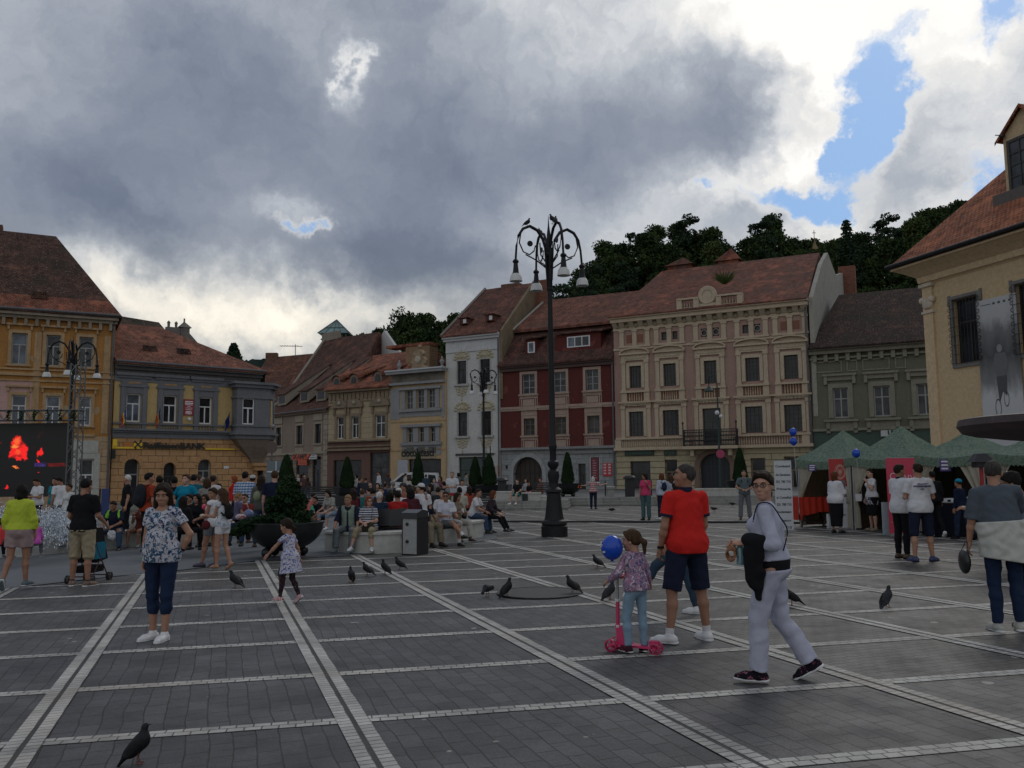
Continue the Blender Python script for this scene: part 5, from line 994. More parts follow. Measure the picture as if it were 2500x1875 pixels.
def build10(s):
 M=plaster('warm_yellow_plaster',(.56,.42,.255),(.35,.25,.14),.18);CR=plaster('pale_yellow_trim',(.60,.45,.28),(.4,.3,.18),.2);GS=plaster('grey_window_stone',(.20,.19,.18),(.12,.12,.11),.4)
 x1=s.L+10;S=640/1264;cv=lambda x,y:(1860+x*S,240+y*S);e=s.Z(2300,632);corner=.0
 H=[s.rect(*[cv(930,0)[0],cv(1052,0)[0]],*[cv(0,958)[1],cv(0,1275)[1]])];H.append((s.X(2500-14,800),s.X(2500-14,800)+(H[0][1]-H[0][0]),H[0][2]+.0,H[0][3]))
 s.wall(0,x1,-1.5,e,H,M,22)
 xp=s.X(2296,1000);b=MB();b.box(-.06,xp,-.10,.04,-1.5,e-.5);s.part('corner_pilaster',b,CR)
 zc0,zc1=s.Z(2270,760),s.Z(2270,700);b=MB();b.box(-.16,xp+.1,-.2,.04,zc1,zc1+.15);b.box(-.12,xp+.06,-.15,.04,zc0-.1,zc0);
 for k in range(3):b.ball((xp*(.25+.25*k),-.13,zc0+.35),.17,7,(1,.5,1.5))
 b.ball((-.05,-.1,zc0+.5),.16,7);b.ball((xp,-.1,zc0+.5),.16,7);s.part('pilaster_capital',b,plaster('white_capital',(.58,.50,.40)),None,None,True)
 prof=[(0.0,0.0),(.08,.08),(.18,.10),(.22,.35),(.5,.55),(.85,.75),(.95,.78),(.95,.95)];b=MB();zc=e-.95
 for(o1,z1_),(o2,z2_)in zip(prof[:-1],prof[1:]):
  b.poly([(-o1,-o1,zc+z1_),(x1,-o1,zc+z1_),(x1,-o2,zc+z2_),(-o2,-o2,zc+z2_)]);b.poly([(-o1,22,zc+z1_),(-o1,-o1,zc+z1_),(-o2,-o2,zc+z2_),(-o2,22,zc+z2_)])
 b.poly([(-.95,-.95,e),(x1,-.95,e),(x1,22,e),(-.95,22,e)]);s.part('cove_cornice',b,CR,None,None,True)
 ov=.98;MR=tiles('bright_red_tiles',(.30,.115,.062),(.22,.082,.05),(.15,.07,.045),.2,.2,.20)
 sl=1.02;yr=9.0;zr=e+.1+(yr+ov)*sl*.95
 P=[(-ov,-ov,e+.08),(x1,-ov,e+.08),(x1,yr,zr),(yr*.62,yr,zr),(-ov,22,e+.08),(x1,22,e+.08)]
 kx,kz=.35,.18
 s.part('roof',MB().solid(P,[(0,1,2,3),(3,2,5,4),(0,3,4)]),MR)
 b=MB();b.box(-ov-.04,x1,-ov-.04,-ov+.25,e-.08,e+.1);b.box(-ov-.04,-ov+.25,-ov+.25,22,e-.08,e+.1);b.box(-ov+.25,x1,-ov+.25,-.9,e-.02,e+.03);s.part('eaves_board',b,plain('dark_eaves_wood',(.03,.022,.018),.8));s.part('gutter',MB().tube([(-ov-.1,-ov-.12,e+.03),(x1,-ov-.12,e+.03)],.08),IRON)
 yd=1.2;a,b_,z0,z1_=s.rect(*[cv(1168,0)[0],2620],cv(0,205)[1],cv(0,470)[1],yd);zt_=z1_+.12;w_=2.0;x0=s.X(*cv(1170,300),yd);x2=x0+w_;zb=s.Z(*cv(1180,465),yd);zpe=s.Z(*cv(1165,190),yd);zpk=s.Z(*cv(1225,52),yd)
 b=MB();b.solid([(x0,yd,zb-.4),(x2,yd,zb-.4),(x2,yd,zpe),((x0+x2)/2,yd,zpk),(x0,yd,zpe),(x0,yd+6,zb-.4),(x2,yd+6,zb-.4),(x2,yd+6,zpe),((x0+x2)/2,yd+6,zpk),(x0,yd+6,zpe)],[(0,1,2,3,4),(0,4,9,5),(1,6,7,2),(9,8,7,6,5)]);dm=s.part('dormer',b,M)
 xm=(x0+x2)/2;MB().solid([(x0-.25,yd-.2,zpe-.15),(xm,yd-.2,zpk+.1),(xm,yd+6,zpk+.1),(x0-.25,yd+6,zpe-.15),(x2+.25,yd-.2,zpe-.15),(x2+.25,yd+6,zpe-.15)]+[(x0-.25,yd-.2,zpe-.3),(xm,yd-.2,zpk-.05),(x2+.25,yd-.2,zpe-.3)],[(0,1,2,3),(1,4,5,2),(6,7,1,0),(7,8,4,1)]).build('dormer_roof',MR,dm)
 wx0,wx1=x0+.3,x2-.3;wz0,wz1=zb+.12,zpe-.35;b=MB();b.box(wx0-.12,wx1+.12,yd-.06,yd-.002,wz0-.12,wz0);b.box(wx0-.12,wx1+.12,yd-.06,yd-.002,wz1,wz1+.12);b.box(wx0-.12,wx0,yd-.06,yd-.002,wz0,wz1);b.box(wx1,wx1+.12,yd-.06,yd-.002,wz0,wz1)
 for k in(1,2):x=wx0+(wx1-wx0)*k/3;b.box(x-.02,x+.02,yd-.05,yd-.02,wz0,wz1)
 for k in range(1,4):z=wz0+(wz1-wz0)*k/4;b.box(wx0,wx1,yd-.045,yd-.022,z-.02,z+.02)
 wd=b.build('dormer_window',plain('dark_dormer_frame',(.05,.045,.04)),dm);MB().poly([(wx0,yd-.01,wz0),(wx1,yd-.01,wz0),(wx1,yd-.01,wz1),(wx0,yd-.01,wz1)]).build('pane',G_MID,wd)
 MB().box(x0-.25,x2+.25,yd-.5,yd+.1,zb-.6,zb-.05).build('dormer_apron',plain('lead_apron',(.10,.08,.07)),dm)
 for h in H:
  w=s.window(h,F_DARK,G_DARK,'t',.08,.2);b=MB();z0,z1_=h[2],h[3];f=.16
  b.box(h[0]-f,h[0],-.08,.04,z0-f,z1_+f);b.box(h[1],h[1]+f,-.08,.04,z0-f,z1_+f);b.box(h[0],h[1],-.08,.04,z1_,z1_+f);b.box(h[0],h[1],-.08,.04,z0-f,z0);b.box(h[0]-f-.06,h[0]-f+.04,-.085,.04,z1_-.25,z1_+f+.06);b.box(h[1]+f-.04,h[1]+f+.06,-.085,.04,z1_-.25,z1_+f+.06);b.build('surround',GS,w)
  b=MB();n=9;g0,g1=h[0]-.04,h[1]+.04
  for k in range(n):x=g0+(g1-g0)*k/(n-1);b.tube([(x,-.16,z0-.04),(x,-.16,z1_+.04)],.011,4)
  for k in range(8):z=z0+(z1_-z0)*k/7;b.tube([(g0,-.165,z),(g1,-.165,z)],.010,4)
  for k in range(10):
   z=z0+(z1_-z0)*(k+.5)/10
   for sg,xx in((-1,g0),(1,g1)):b.tube([(xx,-.16,z-.12),(xx+sg*.10,-.16,z-.06),(xx+sg*.12,-.16,z),(xx+sg*.08,-.16,z+.05),(xx,-.16,z+.06)],.014,4)
  b.build('grille',IRON,w)
 xa=s.X(2398,900);xb_=s.X(2499,900);z1_=s.Z(2440,725);z0=s.Z(2440,1035)-.9;w_=xb_-xa;h_=z1_-z0
 def mb_(t,p):
  c=t.sep(coords(t));u=t.math('DIVIDE',t.math('SUBTRACT',c[0],xa),w_);v=t.math('DIVIDE',t.math('SUBTRACT',c[2],z0),h_)
  n=t.noise(t.comb(u,v,0),5,5,.6);k=t.ramp(t.math('ADD',v,t.math('MULTIPLY',t.math('SUBTRACT',n,.5),.25)),[(0,.48),(.33,.50),(.43,.20),(.62,.07),(.78,.17),(.88,.42),(1,.46)]);t.link(k,p.inputs['Base Color']);p.inputs['Roughness'].default_value=.7
 bn=s.part('banner',MB().box(xa,xb_,-.12,-.09,z0,z1_),mat('grey_photo_print',mb_),None,'tall grey photo banner with a cyclist on the yellow wall')
 b=MB();cx=xa+w_*.52;yq=-.123;zz=z0+h_*.30
 def pp(pts,m_):return MB().prism(pts,yq-.004,yq).build('print_figure',m_,bn)
 D1=plain('print_dark',(.07,.07,.075));D2=plain('print_mid',(.13,.13,.135));D3=plain('print_light',(.24,.24,.24))
 k_=h_*.62
 pp([(cx-.05*k_,zz+.27*k_),(cx+.06*k_,zz+.27*k_),(cx+.10*k_,zz+.40*k_),(cx+.07*k_,zz+.52*k_),(cx-.06*k_,zz+.52*k_),(cx-.10*k_,zz+.38*k_)],D2);yq-=.004
 pp([(cx+.035*k_*math.cos(R(a)),zz+.57*k_+.045*k_*math.sin(R(a)))for a in range(0,360,30)],D3);pp([(cx-.06*k_,zz+.27*k_),(cx+.07*k_,zz+.27*k_),(cx+.06*k_,zz+.05*k_),(cx+.01*k_,zz+.10*k_),(cx-.04*k_,zz-.02*k_)],D1);yq-=.004
 for(ox,oz,rr)in((-.06,-.07,.10),(.05,.02,.085)):
  b=MB()
  for q in range(16):a0,a1=R(q*22.5),R(q*22.5+22.5);c_=[(cx+ox*k_+rr*k_*.38*f_*math.cos(a_),zz+oz*k_+rr*k_*f_*math.sin(a_))for f_,a_ in((1,a0),(1,a1),(.86,a1),(.86,a0))];b.prism(c_,yq-.003,yq)
  b.build('print_wheel',D1,bn)
 b=MB()
 for q in range(4):b.box(xa+w_*(.42+.13*q),xa+w_*(.48+.13*q),-.124,-.12,z1_-.27,z1_-.18)
 b.box(xa+w_*.12,xa+w_*.38,-.124,-.12,z1_-.24,z1_-.21);b.build('print_logos',D1,bn)
build10(B10)
tag(MB().ball((0,0,0),.09,8,(1.4,.8,.8)).solid([(-.3,0,.06),(.05,-.05,.03),(.05,.05,.03),(-.28,.03,.03)],[(0,1,2),(0,2,3),(1,3,2)]).build('pigeon',plain('pigeon_black',(.02,.02,.022)),None,True),'dark bird perched on the left corner of the council house dormer','bird').location=B10.A+B10.u*B10.X(2447,334,1.0)+B10.back*1.0+Vector((0,0,B10.Z(2443,334,1.0)))
def leafcloud(b,cx,cy,cz,rx,ry,rz,n,size,rng,flat=.6):
 for _ in range(n):
  u=rng.normal(size=3);u/=np.linalg.norm(u)+1e-9;r=rng.uniform(.55,1.05);p=np.array([cx+u[0]*rx*r,cy+u[1]*ry*r,cz+u[2]*rz*r])
  a=rng.normal(size=3);a/=np.linalg.norm(a);c=np.cross(a,rng.normal(size=3));c/=np.linalg.norm(c)+1e-9;s=size*rng.uniform(.6,1.3)
  b.append((p-a*s,p+c*s*flat,p+a*s,p-c*s*flat))
def cloudmesh(name,Q,material,parent=None):
 V=np.array(Q).reshape(-1,3);F=np.arange(len(V),dtype=np.int32).reshape(-1,4);return meshobj(name,V,F,material,parent)
LEAF=foliage('dark_leaves',(.018,.036,.014),(.050,.074,.024),.35);LEAF2=foliage('mid_leaves',(.032,.060,.020),(.072,.096,.030),.35);NEEDLE=foliage('dark_needles',(.018,.038,.022),(.035,.058,.030),.4);BARK=plain('bark',(.045,.035,.028),.9,.3,6,0,.5)
def tree_broad(seed,Ht,W_,nclump=52,nleaf=150,low=.18,leaf=.27,mtl=None):
 rng=np.random.RandomState(seed);t=empty('broadleaf_tree');b=MB();b.tube([(0,0,-1),(.1,0,Ht*.3),(.25,.1,Ht*.6),(.1,.2,Ht*.85)],[.32,.24,.15,.05],7);Q=[]
 for k in range(nclump):
  f=rng.uniform(low,1);env=math.sin(min(1,(1-f)*1.25+.12)*math.pi/2)*(0.55+.45*min(1,(f-low)/.2+.3));a=rng.uniform(0,6.28);rr=W_*.5*env*rng.uniform(.25,.95);x,y,z=rr*math.cos(a),rr*math.sin(a),Ht*f*.93
  r=W_*rng.uniform(.10,.19);leafcloud(Q,x,y,z,r,r,r*.75,nleaf,leaf,rng);b.tube([(.1,0,max(Ht*.22,z*.72)),(x*.55,y*.55,z*.9),(x,y,z)],[.09,.06,.02],4)
 b.build('trunk',BARK,t);cloudmesh('crown',Q,mtl or LEAF,t);return t
def tree_pine(seed,Ht,W_):
 rng=np.random.RandomState(seed);t=empty('pine_tree');b=MB();b.tube([(0,0,-1),(.1,0,Ht*.5),(0,.1,Ht*.98)],[.26,.17,.04],7);Q=[]
 for k in range(36):
  f=rng.uniform(.28,1);a=rng.uniform(0,6.28);rr=W_*.5*(1.05-f*.65)*rng.uniform(.4,1);x,y,z=rr*math.cos(a),rr*math.sin(a),Ht*f
  leafcloud(Q,x,y,z,W_*.15,W_*.15,W_*.07,90,.27,rng);b.tube([(0,0,z-.5),(x,y,z)],[.06,.02],4)
 b.build('trunk',BARK,t);cloudmesh('crown',Q,NEEDLE,t);return t
def tree_spruce(seed,Ht,W_):
 rng=np.random.RandomState(seed);t=empty('spruce_tree');b=MB().tube([(0,0,-1),(0,0,Ht)],[.25,.03],7);Q=[]
 n=22
 for k in range(n):
  f=.12+.88*k/n;R_=W_*.5*(1-f)**.8+.12;m_=max(4,int(11*(1-f)+3))
  for j in range(m_):
   a=6.28*j/m_+rng.uniform(-.3,.3);L=R_*rng.uniform(.75,1.15)
   for q in(.35,.7,1):leafcloud(Q,L*q*math.cos(a),L*q*math.sin(a),Ht*f-L*q*.28,.34,.34,.16,9,.26,rng)
 b.build('trunk',BARK,t);cloudmesh('crown',Q,NEEDLE,t);return t
sk=[(780,1000),(840,900),(880,800),(915,775),(950,765),(985,745),(1010,745),(1045,775),(1085,772),(1120,765),(1180,780),(1300,800),(1345,740),(1380,690),(1430,655),(1480,610),(1560,585),(1640,560),(1700,555),(1760,575),(1830,590),(1900,575),(1960,590),(2010,600),(2110,605),(2170,585),(2230,555),(2290,515),(2350,505),(2420,500),(2600,470),(3000,440)]
def skyl(px):return float(np.interp(px,[a for a,_ in sk],[b for _,b in sk]))+float(np.interp(px,[1300,1400,1650,1850],[46,48,36,14]))
YR,YF=172.0,108.0
def hillz(x,y):
 px=1250+2100*x/y;top=(1160-(px-1250)*.0087-skyl(px))/2100*YR-9.0
 f=min(1,max(0,(y-YF)/(YR-YF)));f=f*f*(3-2*f);return max(-2,top)*(f*.75+min(1,max(0,(y-YF)/(YR-YF)))*.25)
V,F=[],[];nx,ny=70,16
for j in range(ny+1):
 y=YF+(YR+25-YF)*j/ny
 for i in range(nx+1):px=760+(3100-760)*i/nx;x=(px-1250)/2100*y;V.append((x,y,hillz(x,min(y,YR))-1-max(0,y-YR)*.3))
for j in range(ny):
 for i in range(nx):q=j*(nx+1)+i;F.append((q,q+1,q+nx+2,q+nx+1))
o=meshobj('hill',V,F,foliage('hill_ground',(.018,.030,.013),(.03,.045,.018),.2),None,True);o['kind']='structure'
protos=[tree_broad(1,15,10),tree_broad(2,13,11,54,150),tree_broad(3,16,9,46,150,.25,.26,LEAF2),tree_pine(4,16,8),tree_broad(5,12,9,46,150,.15,.27)]
plab=['dark green broadleaf tree on the wooded hill behind the houses','wide dark green broadleaf tree on the wooded hill behind the houses','lighter green broadleaf tree on the wooded hill behind the houses','open crowned pine tree on the wooded hill behind the houses','low rounded dark tree on the wooded hill behind the houses']
used=[False]*5
def place(i,x,y,z,s,label,grp,cat='tree',szz=None):
 t=protos[i]if not used[i]else copy_tree(protos[i]);used[i]=True;t.location=(x,y,z);t.rotation_euler=(0,0,random.uniform(0,6.28));t.scale=(s,s,szz or s);tag(t,label,cat,grp);return t
rows=[(YR,23),(YR-9,23),(YR-19,22),(YR-30,21),(YR-42,19),(YR-54,16)]
for ri,(y,n)in enumerate(rows):
 px=845+(ri%2)*35
 while px<2440:
  if 1135<px<1300 or(ri>=4 and px<1350):px+=40;continue
  x=(px-1250)/2100*y;z=hillz(x,y);i=random.choice([0,1,2,4,0,1,3 if px>1340 else 1]);
  if px<1140:i=random.choice([0,1,4])
  s=random.uniform(.86,1.12)*(1.05 if ri==0 else .98)
  if ri==0 and px<1140:s*=.8
  place(i,x,y+random.uniform(-2,2),z-.6,s,plab[i].split(' on the')[0]+[' on the skyline',' on the middle slope',' low on the hill'][ri//2]+' '+('left of the white house' if px<1140 else 'above the red house' if px<1500 else 'above the left half of the palace' if px<1700 else 'above the right half of the palace' if px<1880 else 'right of the gilt spire' if px<2060 else 'above the grey green house' if px<2230 else 'beside the council house roof'),'trees on the wooded hill');px+=random.uniform(*((40,62)if ri<2 else(56,86)))*172/y*.92
def skytree(i,px,ytop,y,w,label,cat='tree'):
 ytop+=30
 base={0:15,1:13,2:16,3:16,4:12}[i];p=at(px,ytop,y);z0=hillz(p.x,min(y,YR))-.5;h=p.z-z0;t=place(i,p.x,y,z0,w,label,None,cat,h/base);return t
skytree(1,990,728,150,1.0,'big round dark tree standing highest on the hill left of the white house');skytree(0,1500,590,160,1.0,'tall dark tree above the left end of the palace roof');skytree(1,1690,538,165,1.15,'broad dome crowned tree on the hilltop above the palace crest')
skytree(3,1435,620,145,1.0,'tall thin pine right of the street lamp head');skytree(2,2290,492,165,1.1,'high light green tree at the right end of the hill');skytree(3,1375,672,140,1.1,'ragged pine just right of the tall lamp head')
skytree(3,2365,492,170,.9,'small separate tree on the skyline beside the council house roof')
for(px,yt,Y,H_,w,lb)in[(2065,533,150,13,6.5,'dark pointed spruce standing out on the hill skyline'),(2110,592,160,7,3.5,'small pointed conifer right of the tall spruce'),(571,838,150,3.6,3,'thin little conifer above the bank roof corner'),(1320,700,128,9,5,'dark spruce behind the tall chimney')]:
 p=at(px,yt,Y);t=tree_spruce(int(px),H_,w);t.location=(p.x,Y,p.z-H_);tag(t,lb,'tree')
p=[at(x,y,420)for x,y in[(480,880),(560,873),(600,872),(660,868),(720,866),(770,858),(820,862),(900,870)]];V=[]
for k in range(60):
 f=k/59*(len(p)-1);i=min(int(f),len(p)-2);q=p[i].lerp(p[i+1],f-i);z=q.z+random.uniform(-.6,.8);V+=[(q.x,420,-5),(q.x,430,z),(q.x,520,z-30)]
o=meshobj('distant_ridge',V,[(3*k,3*k+3,3*k+4,3*k+1)for k in range(59)]+[(3*k+1,3*k+4,3*k+5,3*k+2)for k in range(59)],foliage('far_forest',(.02,.035,.03),(.03,.05,.04),.05),None);o['kind']='structure'
sp=at(1987,562,168);t=empty('spire',(sp.x,168,sp.z-9),0,'slim gilt spire with a cross rising out of the hill trees','spire')
MB().lathe([(1.1,0),(1.1,3.5),(.5,4.2),(.8,5),(.5,5.6),(.12,6.6),(.05,8)],(0,0,0),10).build('turret',plain('dull_gold',(.16,.11,.03),.5),t,True);MB().box(-.05,.05,-.05,.05,7.9,9).box(-.35,.35,-.05,.05,8.4,8.5).build('cross',IRON,t)
SHADE=plain('opal_shade',(.55,.55,.53),.35,.05);LAMPM=plain('lamp_iron',(.008,.0085,.010),.55,.2,8,0,0,.3)
def lamp_post(x,y,zb,Ht,arms,ang0,label,Rr=.92,fancy=True,leanx=0.0):
 t=empty('street_lamp',(x,y,zb),0,label,'street lamp','ornate iron street lamps');t.rotation_euler=(0,leanx,0)
 k=Ht/8.7;prof=[(.36,0),(.36,.27),(.33,.29),(.35,.34),(.33,.41),(.27,.45),(.245,.55),(.215,.8),(.19,1.08),(.185,1.14),(.235,1.18),(.22,1.24),(.14,1.3),(.125,1.38),(.13,1.45),(.165,1.6),(.15,1.72),(.09,1.78),(.155,1.88),(.15,1.97),(.09,2.02),(.088,2.3),(.11,2.36),(.11,2.42),(.088,2.46),(.080,4),(.070,6),(.062,7.4),(.055,8.2),(.022,8.45),(.004,8.75)]
 prof=[(r*k**.5,z*k)for r,z in prof];MB().lathe(prof,(0,0,0),16).build('post',LAMPM,t,True)
 zt=7.93*k;SA=1.17
 for j in range(arms):
  a=ang0+2*math.pi*j/arms;dx,dy=math.cos(a),math.sin(a);P=lambda u,z:(dx*u*SA,dy*u*SA,zt+(z-zt)*SA);b=MB()
  c=[(.06,zt-.9),(.10,zt-.1),(.16,zt+.12),(.30,zt+.33),(.50,zt+.42),(.68,zt+.34),(.80,zt+.16),(Rr*.93,zt-.1),(Rr*.96,zt-.45)];b.tube([P(u,z)for u,z in c],[.034,.040,.043,.046,.046,.044,.038,.035,.036],6)
  b.tube([P(.74,zt+.22),P(.78,zt-.02),P(.68,zt-.24),P(.52,zt-.30),P(.40,zt-.20),P(.36,zt-.06)],.021,5);b.tube([P(.06,zt-.62),P(.35,zt-.42),P(.62,zt-.30)],.021,5)
  b.tube([P(.06,zt-.5),P(.22,zt-.28),P(.24,zt+.02)],.020,5);b.build('arm',LAMPM,t,True)
  d_=MB().lathe([(.085,-.012),(.085,.012)],(0,0,0),14).build('rosette',LAMPM,t);d_.matrix_local=Matrix.Translation(P(.5,zt-.02))@Matrix.Rotation(a,4,'Z')@Matrix.Rotation(R(90),4,'X')
  cx,cy=dx*Rr*.96*SA,dy*Rr*.96*SA;z0=zt-.45*SA;lm=MB().lathe([(.02,.02),(.06,0),(.09,-.04),(.085,-.08),(.06,-.11),(.085,-.36),(.105,-.40),(.12,-.41)],(cx,cy,z0),14).build('lamp_head',LAMPM,t,True)
  MB().lathe([(.11,-.405),(.155,-.47),(.18,-.60),(.185,-.63),(.165,-.635),(.15,-.60),(.10,-.45)],(cx,cy,z0),16,False).build('shade',SHADE,lm,True)
 b=MB()
 for j in range(arms*2):a=ang0+math.pi*j/arms;b.tube([(math.cos(a)*.075,math.sin(a)*.075,zt-1.35),(math.cos(a)*.085,math.sin(a)*.085,zt-.2)],.012,4)
 b.lathe([(.09,-1.36),(.10,-1.32),(.09,-1.28)],(0,0,zt),12);b.lathe([(.10,-.35),(.11,-.30),(.10,-.25)],(0,0,zt),12);b.build('collar',LAMPM,t);return t
q=ground(1354,1310);LY=q.y;LX=q.x;lz=gz(LX,LY);Htop=at(1340,530,LY).z-lz
lamp1=lamp_post(LX,LY,lz,Htop,4,math.atan2(-.94,.34),'tall black ornate lamp post with four white shades standing alone in the square',.92,True,-.006)
Y=39;p=at(180,821,Y);g0=gz(p.x,Y);lamp_post(p.x,Y,g0,p.z-g0,4,math.atan2(-.3,-.95),'black ornate lamp post behind the scaffold tower at the left',.92)
Y=58;p=at(1180,893,Y);g0=pz(p.x,Y);lamp_post(p.x,Y,g0,(p.z-g0),4,math.atan2(-.25,-.97),'black ornate lamp post in front of the white house',.72)
Y=60;p=at(1750,915,Y);pb=at(1759,1190,Y);g0=pz(pb.x,Y);GL=plain('lamp_green',(.012,.035,.028),.5);t=empty('street_lamp',(pb.x,Y,g0),0,'thin dark green crook lamp in front of the palace gate','street lamp',None);h=p.z-g0
MB().tube([(0,0,0),(0,0,.9),(0,0,h-.8)],[.12,.08,.05],8).tube([(0,0,h-.8),(-.05,0,h-.2),(-.3,0,h),(-.52,0,h-.15),(-.58,0,h-.8)],.04,6).build('post',GL,t,True)
MB().lathe([(.04,.0),(.1,-.1),(.35,-.35),(.36,-.42),(.05,-.42)],(-.58,0,h-.75),12).build('lamp_head',GL,t,True);MB().tube([(.0,-.1,h*.3),(.1,-.15,h*.3)],.05).lathe([(.33,-.015),(.33,.015)],(0,0,0),16)
c=MB().lathe([(.30,-.015),(.30,.015)],(0,0,0),18).build('road_sign',plain('sign_pink_red',(.35,.05,.12),.5),t);c.matrix_local=Matrix.Translation((.05,-.1,at(1766,1108,Y).z-g0))@Matrix.Rotation(R(90),4,'X')
MB().ball((-.1,-.15,at(1757,1008,Y).z-g0),.16,8).ball((.15,-.15,at(1757,1013,Y).z-g0-.1),.13,8).build('cctv_camera',F_WHITE,t)
BOWL=plain('bowl_iron',(.018,.021,.022),.4,.25,6,.3)
def bowl(px,py,Rb,label,raised=False,Y=None):
 if Y is None:g=ground(px,py);x,y=g.x,g.y;z=gz(x,y)+(.013)
 else:g=at(px,py,Y);x,y=g.x,Y;z=pz(x,y)
 t=empty('bowl_planter',(x,y,z),0,label,'planter','round bowl planters');rf=Rb*.14
 prof=[(.02,rf*1.1)]+[(Rb*math.sin(R(a)),rf*1.1+Rb*.74*(1-math.cos(R(a))))for a in range(10,91,10)]+[(Rb*1.03,rf*1.1+Rb*.74),(Rb*1.03,rf*1.1+Rb*.78),(Rb*.95,rf*1.1+Rb*.78),(Rb*.93,rf*1.1+Rb*.68)]
 MB().lathe(prof,(0,0,0),32,False).build('bowl',BOWL,t,True);MB().lathe([(Rb*.94,rf*1.1+Rb*.69),(.01,rf*1.1+Rb*.72)],(0,0,0),24,False).build('soil',plain('soil',(.02,.016,.012),.95),t)
 for a in(45,135,225,315):MB().ball((Rb*.55*math.cos(R(a)),Rb*.55*math.sin(R(a)),rf),rf,10).build('ball_foot',BOWL,t,True)
 return t,Vector((x,y,z)),rf*1.1+Rb*.7
THUJA=foliage('thuja_green',(.014,.032,.014),(.028,.052,.02),1.2);JUN=foliage('juniper_green',(.016,.036,.018),(.03,.056,.024),1.5)
def conical(base,H_,W_,label,n=3400,leaf=.07,rng=None,mtl=None):
 rng=rng or np.random.RandomState(int(H_*100));Q=[]
 for _ in range(n):
  f=rng.uniform(0,1)**.8;a=rng.uniform(0,6.28);r=W_*.5*(min(1,f*6+.55))*(1-f)**.62*rng.uniform(.78,1.05)+.02;z=H_*(.03+.97*f);s=leaf*rng.uniform(.6,1.3)
  p=np.array([r*math.cos(a),r*math.sin(a),z]);u=np.array([math.cos(a)*.4,math.sin(a)*.4,1])*s;c=np.array([-math.sin(a),math.cos(a),rng.uniform(-.3,.3)])*s*.6;Q.append((p-u*.7,p+c,p+u,p-c))
 t=empty('conical_evergreen',base,0,label,'evergreen shrub','clipped conical evergreens');cloudmesh('foliage',Q,mtl or THUJA,t);MB().tube([(0,0,-.05),(0,0,H_*.9)],[.05,.01],6).build('trunk',BARK,t)
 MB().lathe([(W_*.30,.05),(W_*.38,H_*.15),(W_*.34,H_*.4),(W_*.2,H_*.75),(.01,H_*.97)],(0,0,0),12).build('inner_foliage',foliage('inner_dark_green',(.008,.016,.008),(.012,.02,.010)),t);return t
q=ground(783-87,1366);rb=92/2100*q.y
t,P0,h0=bowl(696,1361,rb,'large dark bowl planter on ball feet left of the marble bench wall')
rng=np.random.RandomState(5);Q=[]
def ztop(py):return at(700,py,P0.y).z
pxm=q.y/2100.0
for k in range(150):
 f=rng.uniform(0,1)**.8;py=1168+f*122;wpx=np.interp(f,[0,.2,.45,.7,1],[7,19,35,39,36]);ox=(701+rng.uniform(-1,1)*wpx-696)*pxm;oy=rng.uniform(-1,1)*wpx*pxm*.9;leafcloud(Q,ox,oy,ztop(py)-P0.z,.13,.13,.09,75,.042,rng)
t=empty('rounded_pine',P0,0,'dense dark rounded dwarf pine growing in the large bowl planter','evergreen shrub');cloudmesh('foliage',Q,THUJA,t);MB().tube([(0.05,0,h0-.1),(.12,0,h0+.5),(.1,0,h0+.9)],[.06,.05,.02]).build('trunk',BARK,t)
Q=[]
for k in range(230):
 f=rng.uniform(0,1);px=572+f*155;top=np.interp(px,[580,600,640,690,730],[1296,1276,1262,1262,1272]);bot=np.interp(px,[580,600,640,730],[1302,1302,1293,1292]);py=rng.uniform(top,bot);ox=(px-696)*pxm;oy=rng.uniform(-.75,.1)*rb*(.6 if f<.3 else 1);leafcloud(Q,ox,oy,ztop(py)-P0.z+.02,.13,.12,.06,60,.036,rng)
t=empty('trailing_juniper',P0,0,'low juniper spilling over the left rim of the large bowl planter','shrub');cloudmesh('foliage',Q,JUN,t)
Q=[]
for k in range(26):
 px=rng.uniform(738,752);py=rng.uniform(1250,1285);ox=(rng.uniform(735,753)-696)*pxm;leafcloud(Q,ox,rng.uniform(-.3,.3),ztop(py)-P0.z,.08,.08,.06,50,.035,rng)
cloudmesh('side_sprigs',Q,JUN,t)
for(px,yt,hw,Y,lb)in[(700,1115,30,34,'cone shaped evergreen behind the rounded pine, nearest of the clipped cones'),(848,1118,19,52,'clipped cone evergreen in front of the red brown shop, behind the benches'),(1021,1110,17,54,'clipped cone evergreen in front of the white van'),(1160,1118,17,53,'left one of the two clipped cone evergreens before the white house'),(1194,1110,20,52,'right one of the two clipped cone evergreens before the white house'),(1385,1107,17,52,'clipped cone evergreen just right of the tall lamp post'),(1805,1097,19,49.5,'clipped cone evergreen in front of the palace gate')]:
 p=at(px,yt,Y);Rb=.85 if Y>40 else .8;yb=at(px,1200,Y);bz=pz(p.x,Y)if Y>47 else gz(p.x,Y)
 t=empty('bowl_planter',(p.x,Y,bz),0,'dark bowl planter under the '+lb.split(',')[0].replace('clipped ',''),'planter','round bowl planters');rf=.12
 prof=[(.02,rf)]+[(Rb*math.sin(R(a)),rf+Rb*.74*(1-math.cos(R(a))))for a in range(15,91,15)]+[(Rb*1.03,rf+Rb*.78),(Rb*.93,rf+Rb*.66),(.01,rf+Rb*.68)]
 MB().lathe(prof,(0,0,0),24,False).build('bowl',BOWL,t,True)
 for a in(45,135,225,315):MB().ball((Rb*.5*math.cos(R(a)),Rb*.5*math.sin(R(a)),rf),rf,8).build('ball_foot',BOWL,t,True)
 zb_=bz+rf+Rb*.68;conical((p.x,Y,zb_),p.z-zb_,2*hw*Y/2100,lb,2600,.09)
q=at(1402,1187,51.6);b=MB()
for k in range(40):b.ball((random.uniform(-.4,.4),random.uniform(-.2,.2),random.uniform(0,.18)),.05,4)
